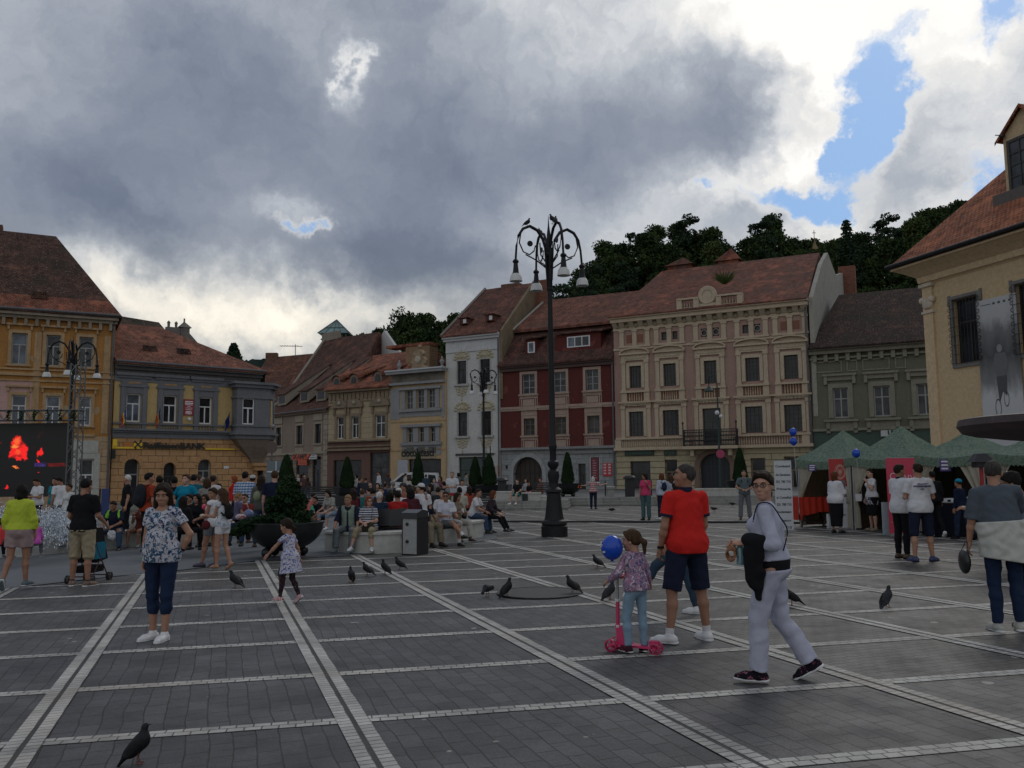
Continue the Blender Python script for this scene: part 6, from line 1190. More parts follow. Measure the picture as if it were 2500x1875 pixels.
o=b.build('flowers',plain('orange_petals',(.5,.10,.02),.7));o.location=(q.x,q.y,q.z-.1);tag(o,'orange flowers in the bowl planter right of the tall lamp post','flowers')
MARB=plaster('white_marble',(.46,.46,.43),(.22,.21,.19),.45)
def lowwall(name,pts,H_,th,label,cat,cap=True,zf=gz,material=None):
 P=[Vector((p.x,p.y,0))for p in pts];b=MB();n=len(P);N=[]
 for k in range(n):d=(P[min(k+1,n-1)]-P[max(k-1,0)]).normalized();N.append(Vector((-d.y,d.x,0))if(-d.y*0+d.x)>0 else Vector((d.y,-d.x,0)))
 for k in range(n-1):
  A,B_,na,nb=P[k],P[k+1],N[k],N[k+1];za,zb=zf(A.x,A.y),zf(B_.x,B_.y);A2,B2_=A+na*th,B_+nb*th
  b.solid([(A.x,A.y,za-.1),(B_.x,B_.y,zb-.1),(B2_.x,B2_.y,zb-.1),(A2.x,A2.y,za-.1),(A.x,A.y,za+H_),(B_.x,B_.y,zb+H_),(B2_.x,B2_.y,zb+H_),(A2.x,A2.y,za+H_)],[(4,5,6,7),(0,1,5,4),(2,3,7,6)]+([(3,0,4,7)]if k==0 else[])+([(1,2,6,5)]if k==n-2 else[]))
 t=empty(name,(0,0,0),0,label,cat);b.build('wall',material or MARB,t)
 if cap:
  b=MB();o_=.04
  for k in range(n-1):
   A,B_,na,nb=P[k]-N[k]*o_,P[k+1]-N[k+1]*o_,N[k],N[k+1];za,zb=zf(A.x,A.y)+H_,zf(B_.x,B_.y)+H_;A2,B2_=A+na*(th+2*o_),B_+nb*(th+2*o_);h_=.06
   b.solid([(A.x,A.y,za+.002),(B_.x,B_.y,zb+.002),(B2_.x,B2_.y,zb+.002),(A2.x,A2.y,za+.002),(A.x,A.y,za+h_),(B_.x,B_.y,zb+h_),(B2_.x,B2_.y,zb+h_),(A2.x,A2.y,za+h_)],[(4,5,6,7),(0,1,5,4),(2,3,7,6),(3,0,4,7),(1,2,6,5),(0,3,2,1)])
  b.build('coping',plaster('marble_coping',(.50,.49,.45),(.26,.24,.21),.4),t)
 return t,P,N
lowwall('marble_wall',[ground(*p)for p in[(792,1346),(850,1351),(915,1352),(977,1350),(1042,1336),(1120,1324),(1180,1311)]],.42,.55,'curved white marble bench wall where visitors sit facing the camera','bench wall')
BL=plain('bench_black',(.012,.012,.014),.5)
t=empty('bench',(0,0,0),0,'black bench backing onto the curved marble wall','bench');P=[ground(*p)for p in[(905,1352),(940,1352),(982,1350)]];P2=[p+Vector((0,.62,0))for p in P]
b=MB()
for A,B_ in zip(P2[:-1],P2[1:]):za,zb_=gz(A.x,A.y),gz(B_.x,B_.y);b.solid([(A.x,A.y,za+.58),(B_.x,B_.y,zb_+.60),(B_.x,B_.y+.05,zb_+.60),(A.x,A.y+.05,za+.58),(A.x,A.y+.08,za+.96),(B_.x,B_.y+.08,zb_+1.0),(B_.x,B_.y+.12,zb_+1.0),(A.x,A.y+.12,za+.96)],[(0,1,5,4),(2,3,7,6),(4,5,6,7),(0,3,2,1),(3,0,4,7),(1,2,6,5)])
b.build('backrest',BL,t);b=MB()
for k in range(3):
 for A,B_ in zip(P2[:-1],P2[1:]):za=gz(A.x,A.y)+.52;y0=.16+.15*k;b.solid([(A.x,A.y+y0,za),(B_.x,B_.y+y0,za),(B_.x,B_.y+y0+.12,za),(A.x,A.y+y0+.12,za),(A.x,A.y+y0,za+.04),(B_.x,B_.y+y0,za+.04),(B_.x,B_.y+y0+.12,za+.04),(A.x,A.y+y0+.12,za+.04)],[(0,1,5,4),(2,3,7,6),(4,5,6,7),(0,3,2,1),(3,0,4,7),(1,2,6,5)])
b.build('seat',plain('bench_wood',(.05,.035,.025),.6),t)
g=ground(1000,1356);t=empty('litter_bin',(g.x,g.y,gz(g.x,g.y)),R(-28),'steel and black litter bin with curved hood against the marble wall','litter bin');ST=plain('brushed_steel',(.34,.35,.35),.4,.15,12,.4)
w_=20/2100*g.y;MB().box(-w_,w_,-.0,.42,.03,.80).build('body',ST,t);MB().box(w_+.002,w_+.03,.0,.42,.0,.82).box(-w_-.03,-w_-.002,0,.42,0,.82).build('side_panel',BL,t)
b=MB();n=8;pr=[(-w_-.03,.82),(w_+.03,.82)];b.solid([(-w_-.03,-.03+.0,.80),(w_+.03,-.03,.80),(w_+.03,-.03,.93),(w_+.03,.2,1.0),(w_+.03,.42,.96),(w_+.03,.42,.8),(-w_-.03,-.03,.93),(-w_-.03,.2,1.0),(-w_-.03,.42,.96),(-w_-.03,.42,.8)],[(0,1,2,6),(6,2,3,7),(7,3,4,8),(8,4,5,9),(0,6,7,8,9),(1,5,4,3,2),(0,9,5,1)]);b.build('hood',plain('dark_steel_hood',(.06,.065,.07),.35,.15,8,.5),t)
for z in(.30,.68):c=MB().lathe([(.04,0),(.04,.012),(.02,.018),(.001,.018)],(0,0,0),14).build('lock',BL,t);c.matrix_local=Matrix.Translation((-w_*.35,-.005,z))@Matrix.Rotation(R(90),4,'X')
Pk=[ground(1203,1233),ground(1320,1233)]
def blk(x0,x1,yt,yb,Y,label,name='marble_wall',mtl=None,cat='low wall',thick=.5):
 a=at(x0,yb,Y);b_=at(x1,yb,Y);t_=at(x0,yt,Y);t=empty(name,((a.x+b_.x)/2,Y,a.z),0,label,cat);h=t_.z-a.z;w=(b_.x-a.x)/2;MB().box(-w,w,0,thick,-.6,h).build('block',mtl or MARB,t);MB().box(-w-.03,w+.03,-.03,thick+.03,h+.002,h+.07).build('coping',plaster('marble_coping',(.50,.49,.45)),t);return t
blk(1203,1264,1203,1230,46.0,'low white marble wall left of the seated couple behind the bench wall');blk(1262,1320,1206,1233,44.5,'white marble block with a dark green panel left of the tall lamp post');p=at(1282,1219,44.5);o=MB().box(-.14,.14,-.03,0,-.27,.28).build('panel',plain('dark_green_panel',(.01,.03,.022)));o.location=(p.x,44.47,p.z);tag(o,'dark green panel fixed on the marble block left of the lamp post','panel')
blk(1320,1340,1214,1233,44.6,'small low marble step block tucked behind the lamp post base');blk(1700,1890,1196,1225,46.8,'long white marble wall behind the man in the red shirt')
blk(1485,1500,1190,1213,50,'short grey pillar near the railing',mtl=plaster('grey_pillar',(.3,.3,.28)))
def bench(x,y,L,label,zf=pz,rz=0):
 t=empty('bench',(x,y,zf(x,y)),rz,label,'bench','black slatted benches');b=MB()
 for k in range(4):b.box(-L/2,L/2,-.02-.0,.03,.50+.11*k,.58+.11*k)
 b.build('backrest',BL,t);b=MB()
 for k in range(4):b.box(-L/2,L/2,-.55+.13*k,-.45+.13*k,.42,.46)
 b.build('seat',BL,t)
 for sx in(-L/2+.2,L/2-.25):MB().box(sx,sx+.05,-.5,.0,0,.42).build('leg',IRON,t)
 return t
for(px,py,Y,L,lb)in[(768,1210,46,2.6,'black bench on the steps right of the rounded pine, upper one'),(765,1228,40,3.4,'black bench below the steps right of the rounded pine, lower one'),(865,1212,42,2.6,'black bench behind the seated man in the vest'),(905,1235,36,2.6,'black bench behind the seated red haired woman'),(1302,1196,47,1.9,'black bench by the arched gateway left of the lamp post'),(1130,1208,44,3,'black bench behind the seated visitors in front of the cone evergreens')]:
 p=at(px,py,Y);bench(p.x,Y,L,lb,gz if Y<46 else pz,R(180)if False else 0)
p=ground(770,1247);o=MB().box(-2.2,3.2,0,.35,0,.12).build('stone_kerb',MARB);o.location=(p.x,p.y,gz(p.x,p.y));tag(o,'pale stone kerb below the benches right of the rounded pine','kerb')
for(px,yb,Y,lb)in[(1226,1200,50,'black domed litter bin left of the arched gateway'),(1538,1212,49,'black litter bin right of the iron railing')]:
 p=at(px,yb,Y);t=empty('litter_bin',(p.x,Y,pz(p.x,Y)),0,lb,'litter bin');MB().box(-.25,.25,-.2,.2,0,1.0).build('body',BL,t);MB().lathe([(.36,1.0),(.36,1.08),(.25,1.18),(.01,1.2)],(0,0,0),12).build('hood',BL,t)
p=at(1240,1200,50.5);t=empty('litter_bin',(p.x,50.5,pz(p.x,50.5)),0,'grey conical litter bin beside the black domed one','litter bin');MB().lathe([(.2,0),(.26,.8),(.24,.8),(.2,.1)],(0,0,0),12).build('basket',ZINC,t)
t=empty('railing',(at(1478,1200,49).x,49,pz(11,49)),0,'low black iron railing along the steps right of the arched gateway','railing');b=MB()
for k in range(4):b.tube([(k*1.3,0,0),(k*1.3,0,.85)],.04,6)
b.tube([(0,0,.35),(3.9,0,.32)],.02);b.build('posts',IRON,t)
FR=[ground(*p)for p in[(-260,1372),(-120,1368),(60,1361),(155,1351),(215,1346),(330,1337),(430,1331),(520,1322),(575,1308)]]
th,P,N=lowwall('fountain_basin',FR,.40,.35,'white stone fountain basin at the left with people sitting on its rim','fountain',True)
wat=plain('dark_water',(.05,.07,.075),.08,.5,3,0,.5,.6)
MB().poly([(p.x,p.y+.3,gz(p.x,p.y)+.26)for p in P]+[(P[-1].x-1,P[-1].y+7,.2),(P[0].x,P[0].y+9,.2)]).build('water',wat,th)
Pb=[Vector((P[-1].x,P[-1].y,0)),Vector((P[-1].x+.3,P[-1].y+4,0)),Vector((P[-1].x-2,P[-1].y+8.5,0)),Vector((P[0].x,P[0].y+9,0))]
b=MB()
for A,B_ in zip(Pb[:-1],Pb[1:]):d=(B_-A).normalized();n_=Vector((-d.y,d.x,0))*.35;b.solid([tuple(A+Vector((0,0,-.3))),tuple(B_+Vector((0,0,-.3))),tuple(B_+n_+Vector((0,0,-.3))),tuple(A+n_+Vector((0,0,-.3))),tuple(A+Vector((0,0,.35))),tuple(B_+Vector((0,0,.35))),tuple(B_+n_+Vector((0,0,.35))),tuple(A+n_+Vector((0,0,.35)))],[(0,1,5,4),(2,3,7,6),(4,5,6,7),(3,0,4,7),(1,2,6,5)])
b.build('rear_wall',MARB,th)
A=ground(108,1311);B_=at(143,1297,17.6)
Q=[];rng=np.random.RandomState(9)
def jets(cx,cy,z0,R_,H_,nj,nd):
 for j in range(nj):
  a=6.28*j/nj+rng.uniform(-.2,.2);vx=R_*rng.uniform(.6,1.1);hh=H_*rng.uniform(.6,1.1)
  for k in range(nd):
   u=rng.uniform(0,1);sp=.05+.12*u;x=cx+math.cos(a)*vx*u+rng.normal()*sp;y=cy+math.sin(a)*vx*u+rng.normal()*sp;z=z0+4*hh*u*(1-u)*(1 if u>.5 else 1)+rng.normal()*sp*.7
   if z<z0-.05:continue
   v=np.array([math.cos(a)*vx,math.sin(a)*vx,4*hh*(1-2*u)]);v/=np.linalg.norm(v);s=rng.uniform(.010,.036);w=np.cross(v,rng.normal(size=3));w/=np.linalg.norm(w);p=np.array([x,y,z]);Q.append((p-v*s,p+w*s*.35,p+v*s,p-w*s*.35))
c0=at(95,1270,19.6);jets(c0.x,19.6,.22,1.05,.72,26,420);c1=at(-15,1265,20.5);jets(c1.x,20.5,.22,.9,.8,14,300);c2=at(150,1275,20.8);jets(c2.x,20.8,.22,.6,.65,10,240)
o=cloudmesh('water_spray',Q,plain('spray_white',(.55,.60,.65),.3,.3,5,0,0,.6));tag(o,'white spray of the fountain jets at the left','water spray',None,'stuff')
t=empty('marble_slab',(A.x,A.y+.5,gz(A.x,A.y)+.40),R(38),'loose stone ledge slanting across the fountain rim beside the pink child','stone slab');MB().box(-.2,1.1,-.12,.12,.005,.09).build('slab',MARB,t)
Y=37.0
a=at(-170,1195,Y);b_=at(163,1195,Y);t1=at(100,1033,Y);g0=at(0,1196,Y).z;t=empty('video_screen',(b_.x,Y,gz(b_.x,Y)),0,'large black outdoor video screen showing a red lit singer','screen');w=b_.x-a.x;z0,z1=g0-gz(b_.x,Y),t1.z-gz(b_.x,Y)
MB().box(-w,0,.02,.4,z0-.3,z1).build('cabinet',plain('screen_black',(.004,.004,.005),.5),t)
def SX(px,py):p=at(px,py,Y);return p.x-b_.x,p.z-gz(b_.x,Y)
def glow(name,polys,m_):
 b=MB()
 for k,pl in enumerate(polys):b.prism([SX(*q)for q in pl],-.004*(k%3)-.004,.015)
 return b.build(name,m_,t)
cv=lambda pts:[(x/3.456,980+y/3.456)for x,y in pts]
def emn(key,c,s_):return mat(key,lambda t_,p:(p.inputs['Base Color'].__setattr__('default_value',(0,0,0,1)),t_.link(t_.mix(t_.mr(t_.noise(coords(t_),3.5,6,.75),.38,.62),(.02,0,0,1),c),p.inputs['Emission Color']),p.inputs['Emission Strength'].__setattr__('default_value',s_)))
RED=emn('screen_red',(1.0,.018,.012),.95);ORG=emn('screen_orange',(1,.22,.03),.9);DRD=emn('screen_dark_red',(.30,.008,.01),.5);PUR=emn('screen_purple',(.08,.05,.35),.6)
def m_scr(t_,p):
 c_=t_.sep(coords(t_));wv=t_.vmath('SCALE',t_.vmath('SUBTRACT',t_.noise(coords(t_),3.0,5,.7,0,1),(.5,.5,.5)).outputs[0],sc=.45).outputs[0];q=t_.vmath('ADD',coords(t_),wv).outputs[0];s_=t_.sep(q);v=t_.comb(s_[0],s_[2],0);acc=0.0;hot=0.0
 for(x,y,a,b_,w_,h_)in[(145,335,34,38,1,.6),(110,400,20,45,.9,0),(85,450,14,30,.9,0),(150,430,42,30,.75,.5),(205,410,24,40,1,0),(210,470,14,34,.9,0),(150,478,30,14,.8,0),(120,378,34,8,.4,1.2),(325,440,16,26,1,0),(350,425,9,30,.9,0),(322,510,11,16,.9,0),(325,600,18,7,.8,.3),(52,728,17,14,.9,0),(130,562,40,10,.75,.9),(62,705,8,8,.6,0),(5,350,12,20,.45,0)]:
  X_,Z_=SX(x/3.456,980+y/3.456);k_=Y/2100/3.456;mp=t_.node('ShaderNodeMapping',vector_type='TEXTURE');mp.inputs['Location'].default_value=(X_,Z_,0);mp.inputs['Scale'].default_value=(a*k_,b_*k_,1);t_.link(v,mp.inputs['Vector']);e_=t_.math('EXPONENT',t_.math('MULTIPLY',t_.vmath('DOT_PRODUCT',mp.outputs[0],mp.outputs[0]).outputs['Value'],-.7));acc=t_.math('MULTIPLY_ADD',e_,w_,acc);hot=t_.math('MULTIPLY_ADD',e_,h_,hot)if h_ else hot
 n_=t_.noise(coords(t_),5,5,.8);f_=t_.mr(t_.math('MULTIPLY',acc,t_.mr(n_,.3,.6,.5,1.3)),.38,.72);col=t_.mix(t_.mr(hot,.35,.8),(1.0,.012,.010),(1.0,.26,.04));col=t_.mix(f_,t_.mix(t_.mr(t_.noise(coords(t_),1.1,5,.6),.6,.75),(0,0,0),(.03,.001,.002)),col);p.inputs['Base Color'].default_value=(.003,.003,.004,1);p.inputs['Roughness'].default_value=.4;t_.link(col,p.inputs['Emission Color']);p.inputs['Emission Strength'].default_value=.9
b=MB().box(-w,0,0,.019,z0,z1).build('display',mat('screen_surface',m_scr),t)
glow('purple_caption',[cv([(290,520),(395,515),(385,548),(292,552)])],PUR);glow('red_caption',[cv([(400,522),(550,518),(552,550),(405,550)])],DRD)
TRD=plain('dull_aluminium',(.12,.125,.125),.5,.15,8,.5);TR_=plain('truss_aluminium',(.30,.31,.31),.4,.15,8,.5)
def truss(A,B_,w_,label,n):
 t=empty('truss',A,0,label,'truss');d=Vector(B_)-Vector(A);L=d.length;d.normalize();s=Vector((0,1,0));u=d.cross(s).normalized();b=MB();C=[u*i*w_/2+s*j*w_/2 for i,j in((-1,-1),(1,-1),(1,1),(-1,1))]
 for c in C:b.tube([c,c+d*L],.028,6)
 b.build('chords',TRD,t);b=MB()
 for k in range(n):
  for i in range(4):p,q=(C[i],C[(i+1)%4])if k%2 else(C[(i+1)%4],C[i]);b.tube([p+d*L*k/n,q+d*L*(k+1)/n],.016,4)
 b.build('lacing',TRD,t);return t
Yt=36.2;pb=at(178,1200,Yt);pt=at(181,888,Yt);truss((pb.x,Yt,gz(pb.x,Yt)),(pb.x,Yt,pt.z),.42,'upright aluminium truss tower right of the video screen',16)
pa=at(-170,1014,Yt);truss((pa.x,Yt,at(0,1014,Yt).z),(pb.x+.35,Yt,at(190,1014,Yt).z),.42,'horizontal aluminium truss beam above the video screen',22)
rng=np.random.RandomState(3);Q=[]
for k in range(6):p=at(20+32*k,1014,Yt-.25);leafcloud(Q,p.x,Yt-.25,p.z,.07,.06,.25,40,.06,rng)
o=cloudmesh('garland',Q,JUN);tag(o,'tufts of green garland hanging on the truss beam over the screen','garland')
for k,(x0,x1,Yb)in enumerate([(246,266,30)]):
 a=at(x0,1245,Yb);c=at(x1,1193,Yb);t=empty('barrier',((a.x),Yb,gz(a.x,Yb)),0,'plain blue barrier panel standing left of the bank','barrier');MB().box(0,c.x-a.x,0,.06,.25,c.z-gz(a.x,Yb)).build('panel',plain('barrier_blue',(.012,.03,.13),.5),t);b=MB();b.tube([(-.5,0,0),(-.5,0,c.z-gz(a.x,Yb)),(-.05,0,c.z-gz(a.x,Yb)),(-.05,0,0)],.03);b.build('frame',IRON,t)
Y=62;p=at(664,1092,Y);t=empty('traffic_sign',(p.x,Y,pz(p.x,Y)),0,'traffic sign post with a dark round disc right of the bank corner','traffic sign');h=p.z-pz(p.x,Y);MB().tube([(0,0,0),(0,0,h)],.05).build('post',ZINC,t);c=MB().lathe([(.42,-.02),(.42,.02)],(0,0,0),20).build('disc',plain('sign_back',(.10,.07,.06),.6),t);c.matrix_local=Matrix.Translation((0,-.08,h))@Matrix.Rotation(R(90),4,'X')
MB().box(-.3,1.0,-.1,-.05,h-2.6,h-1.0).build('direction_board',plain('board_blue_grey',(.12,.16,.18),.5),t);MB().box(1.0,1.5,-.3,.1,h-2.9,h-.9).build('signal_box',IRON,t)
b=MB()
for z in(h-1.75,):b.box(-.3,1.0,-.12,-.101,z-.04,z+.04)
b.box(.32,.38,-.119,-.1005,h-2.6,h-1.0);b.build('board_lines',F_WHITE,t)
Y=62;p=at(1010,1190,Y);z0=pz(p.x,Y);t=empty('van',(p.x,Y,z0),0,'white van parked in front of the yellow shop house, partly hidden by the crowd','van');WP=plain('van_white',(.55,.56,.57),.3,.05,2)
def vx(px):return(px-1010)/2100*Y
x0,x1,x2,x3,x4=vx(945),vx(990),vx(1008),vx(1065),vx(1071);zt=at(1010,1153,Y).z-z0;zm=zt*.50;zl=zt*.18
def extr(prof,y0,y1,m_,name):return MB().prism(prof,y0,y1).build(name,m_,t)
extr([(x0-.1,zl),(x4,zl),(x4,zm),(x3,zt*.97),(x2-.1,zt),(x1-.25,zt*.97),(x0+.35,zm*1.25),(x0-.1,zm)],0,1.8,WP,'body');extr([(x0+.55,zm*1.22),(x1-.2,zt*.9),(x2-.1,zt*.9),(x2-.1,zm*1.1)],-.02,-.001,G_DARK,'side_window');extr([(vx(1045),zm*1.1),(vx(1045),zt*.9),(vx(1062),zt*.87),(x3+.02,zm*1.1)],-.02,-.001,G_DARK,'rear_window')
for xx in(x0+.9,x4-1.0):c=MB().lathe([(.33,-.1),(.33,.12)],(0,0,0),18).build('wheel',BL,t);c.matrix_local=Matrix.Translation((xx,.02,.33))@Matrix.Rotation(R(90),4,'X')
def m_tent(t,p):
 co=coords(t);v=t.node('ShaderNodeTexVoronoi');v.inputs['Scale'].default_value=22;t.link(co,v.inputs['Vector']);n=t.noise(co,18,4,.7);k=t.ramp(t.math('ADD',t.math('MULTIPLY',v.outputs['Color'],.35),n),[(.45,(.11,.18,.135)),(.58,(.155,.245,.185)),(.70,(.22,.31,.25)),(.82,(.30,.33,.24))]);t.link(k,p.inputs['Base Color']);p.inputs['Roughness'].default_value=.8;tr=t.node('ShaderNodeBsdfTranslucent');t.link(k,tr.inputs[0]);mx=t.node('ShaderNodeMixShader');mx.inputs[0].default_value=.45;t.link(p.outputs[0],mx.inputs[1]);t.link(tr.outputs[0],mx.inputs[2]);t.link(mx.outputs[0],t.n['Material Output'].inputs[0])
TENT=mat('mottled_green_canvas',m_tent);CURT=fabric((.36,.33,.26),'cream_curtain');BROWNC=fabric((.20,.15,.11),'brown_tarp')
def tent(k,pxk,pyk,label,curt=(True,True),back=BROWNC):
 N=at(2075,1125,24.8)+Vector((.99,-1.715,0))*k;rz=R(-60);h=1.0;depth=2.0;u=Vector((math.cos(rz),math.sin(rz),0));O=N-u*h;xc,Yf=O.x,O.y;g0=gz(xc,Yf);t=empty('market_tent',(xc,Yf,g0),rz,label,'tent','green canopy market tents');a=Vector((0,0,g0+2.06));W_=2*h;ze=a.z-g0;zk=at(pxk,pyk,Yf-.2).z-g0;xk=0
 n=6;b=MB();C=[(-h,0),(h,0),(h,depth),(-h,depth)]
 for i in range(4):
  A,B_=C[i],C[(i+1)%4]
  for j in range(n):
   f0,f1=j/n,(j+1)/n
   for r0,r1 in((0,.35),(.35,.7),(.7,1)):
    def pt(f,r):x=A[0]+(B_[0]-A[0])*f;y=A[1]+(B_[1]-A[1])*f;xt=0;s_=math.sin(math.pi*f)*.10*(1-r);return(x+(xt-x)*r,y+(depth/2-y)*r,ze+(zk-ze)*r-.07*math.sin(math.pi*r)-s_)
    b.poly([pt(f0,r0),pt(f1,r0),pt(f1,r1),pt(f0,r1)])
 b.build('canopy',TENT,t,True)
 b=MB();m_=40
 for i in range(4):
  A,B_=C[i],C[(i+1)%4]
  for j in range(m_):
   f0,f1=j/m_,(j+1)/m_;P_=[(A[0]+(B_[0]-A[0])*f,A[1]+(B_[1]-A[1])*f)for f in(f0,f1)];z_=[ze-math.sin(math.pi*f)*.10 for f in(f0,f1)];d0=.22+.04*(j%2);o_=-.01
   b.poly([(P_[0][0],P_[0][1]+o_,z_[0]),(P_[0][0],P_[0][1]+o_,z_[0]-d0),(P_[1][0],P_[1][1]+o_,z_[1]-(.22+.04*((j+1)%2))),(P_[1][0],P_[1][1]+o_,z_[1])])
 b.build('valance',TENT,t)
 for x in(-h+.06,h-.06):
  for y in(.06,depth-.06):MB().tube([(x,y,0),(x,y,ze-.02)],.03).build('pole',TR_,t)
 zz=ze-.15
 def sheet_(pts,m_,nm):b=MB();b.poly(pts);b.poly([(x,y+.015,z)for x,y,z in reversed(pts)]);b.build(nm,m_,t)
 sheet_([(-h+.02,depth-.1,.05),(h-.02,depth-.1,.05),(h-.02,depth-.1,zz),(-h+.02,depth-.1,zz)],back,'rear_sheet')
 for sg,on in((-1,curt[0]),(1,curt[1])):
  if not on:continue
  x=sg*(h-.03);b=MB();n_=10;prev=None
  for j in range(n_+1):
   f=j/n_;w1=.55*(1-f)+.0;
  Pz=[(zz,.72),(zz*.75,.45),(zz*.5,.20),(zz*.42,.16),(zz*.3,.24),(0.05,.26)]
  for(za,wa),(zb_,wb)in zip(Pz[:-1],Pz[1:]):
   m2=6
   for q in range(m2):
    f0,f1=q/m2,(q+1)/m2;yy=lambda f:.05+.05*math.sin(f*18);b.poly([(x-sg*wa*f0,yy(f0),za),(x-sg*wa*f1,yy(f1),za),(x-sg*wb*f1,yy(f1),zb_),(x-sg*wb*f0,yy(f0),zb_)])
  b.build('curtain',CURT,t);sheet_([(x,.1,.05),(x,depth-.12,.05),(x,depth-.12,zz),(x,.1,zz)],back,'side_sheet')
 return t,ze,h
DB=fabric((.11,.085,.075),'dark_brown_tarp')
tent(0,2085,1047,'leftmost green market tent, over the red table');tent(1,2238,1036,'second green market tent, where the woman in patterned skirt stands');tent(2,2384,1048,'third green market tent, over the black stall table',back=DB);tent(3,2560,1046,'rightmost green market tent, cut by the photo edge',back=DB)
RT=fabric((.42,.035,.02),'red_tablecloth')
a=at(1957,1285,26.1);c=at(2028,1285,26.1);Yt=26.1;g0=gz(a.x,Yt);t=empty('table',((a.x+c.x)/2,Yt,g0),0,'trestle table under the leftmost tent','table');w=(c.x-a.x)/2;zt=at(1990,1214,Yt).z-g0
MB().box(-w,w,0,.7,zt-.04,zt-.003).build('tabletop',BARK,t)
for sx in(-w+.1,w-.1):MB().tube([(sx-.08,.05,0),(sx+.12,.1,zt-.05)],.03).tube([(sx+.12,.65,0),(sx-.08,.6,zt-.05)],.03).tube([(sx,.05,.25),(sx,.65,.25)],.02).build('trestle',BARK,t)
MB().tube([(-w+.1,.1,.22),(w-.1,.1,.22)],.02).build('crossbar',IRON,t)
b=MB();n=30;zb_=zt-.48
b.poly([(-w-.03,-.03,zt),(w+.03,-.03,zt),(w+.03,.73,zt),(-w-.03,.73,zt)])
for j in range(n):f0,f1=j/n,(j+1)/n;x=lambda f:-w-.03+(2*w+.06)*f;yy=lambda f:-.05-.03*math.sin(f*30);zq=lambda f:zb_-.05*math.sin(f*5+1)-(.15 if f<.04 else 0);b.poly([(x(f0),-.03,zt),(x(f0),yy(f0),zq(f0)),(x(f1),yy(f1),zq(f1)),(x(f1),-.03,zt)])
b.poly([(-w-.03,-.03,zt),(-w-.03,.73,zt),(-w-.1,.75,zb_-.2),(-w-.1,-.05,zb_-.2)]);o=b.build('tablecloth',RT,None,True);o.location=t.location;tag(o,'red cloth covering the trestle table under the leftmost tent','tablecloth')
a=at(2290,1312,21.4);c=at(2390,1312,21.4);Yt=21.4;g0=gz(a.x,Yt);t=empty('stall_table',((a.x+c.x)/2,Yt,g0),0,'black draped stall table under the third tent','table');w=(c.x-a.x)/2;zt=at(2340,1228,Yt).z-g0;MB().box(-w,w,0,.8,.02,zt).build('drape',fabric((.008,.009,.016),'black_drape'),t);MB().box(-w+.02,w-.02,.05,.75,zt+.002,zt+.03).build('tabletop',F_GREY,t)
for k,(px,lab)in enumerate([(2305,'stack of white leaflets at the left of the black stall table'),(2320,'open white book on the black stall table'),(2372,'white box at the right end of the black stall table')]):p=at(px,1226,Yt+.2);o=MB().box(-.12,.12,-.1,.1,0,.05+.03*k).build('leaflet_stack' if k<2 else 'box',F_WHITE);o.location=(p.x,p.y,g0+zt+.032);tag(o,lab,'leaflets' if k<2 else 'box')
p=at(2135,1218,25);t=empty('small_table',(p.x,25,gz(p.x,25)),0,'small dark table in the second tent behind the woman in patterned skirt','table');zq=p.z-gz(p.x,25);MB().box(-.5,.5,-.25,.25,zq-.04,zq).build('tabletop',BARK,t)
for sx in(-.4,.4):MB().tube([(sx,0,0),(sx,0,zq-.04)],.03).build('leg',BARK,t)
def banner(px0,px1,pyt,pyb,Y,label,base):
 a=at(px0,pyb,Y);c=at(px1,pyt,Y);t=empty('rollup_banner',((a.x+c.x)/2,Y,gz(a.x,Y)),0,label,'banner');w=(c.x-a.x)/2;h=c.z-gz(a.x,Y);MB().box(-w,w,-.004,.004,.06,h).build('print',base,t);MB().box(-w-.02,w+.02,-.1,.1,0,.06).build('foot',TR_,t);MB().box(-w,w,-.01,.012,h+.001,h+.02).build('rail',TR_,t);MB().tube([(0,.03,.05),(0,.03,h)],.012).build('pole',TR_,t);return t,w,h
Bw=plain('banner_white',(.48,.50,.52),.6,.04);INK=plain('banner_ink',(.05,.055,.065),.6)
t,w,h=banner(1898,1931,1125,1345,24.5,'tall narrow white roll up banner with black text lines beside the leftmost tent',Bw)
b=MB();z=h-.18
for k,(s_,sz)in enumerate([('Comitetul',.09),('de Sanatate',.09),('031 780 710',.10),('Primaria',.09),('si Consiliul',.09),('031 780 710',.10),('Judetean',.09),('Brasov',.09),('031 710',.10),('Asociatia',.09),('2016',.09)]):writing('x',s_,sz,0,-.006,z,None,None,.003,'CENTER',.003,0,min(2*w*.85,2*w*(.5+.04*len(s_))),b);z-=.20 if k%3 else .24
b.build('lettering',INK,t)
RB=plain('banner_red',(.36,.030,.028),.6,.04)
t,w,h=banner(2030,2076,1120,1293,25.0,'roll up banner with a heart emblem on red above a white panel',Bw);MB().box(-w+.0,w-.0,-.009,-.0045,h*.61,h).build('red_field',RB,t)
b=MB();cx,cz,r=0,h*.815,w*.5
def ringp(b,r0,r1,ky=1.35,n=28):
 for q in range(n):a0,a1=2*math.pi*q/n,2*math.pi*(q+1)/n;b.poly([(cx+r0*math.cos(a0),-.0105,cz+ky*r0*math.sin(a0)),(cx+r0*math.cos(a1),-.0105,cz+ky*r0*math.sin(a1)),(cx+r1*math.cos(a1),-.0105,cz+ky*r1*math.sin(a1)),(cx+r1*math.cos(a0),-.0105,cz+ky*r1*math.sin(a0))])
ringp(b,r,r*.95);ringp(b,r*.74,r*.70)
for k in range(30):a=2*math.pi*k/30;b.box(cx+r*.80*math.cos(a),cx+r*.80*math.cos(a)+.02,-.0115,-.0095,cz+1.35*r*.84*math.sin(a)-.02,cz+1.35*r*.84*math.sin(a)+.015)
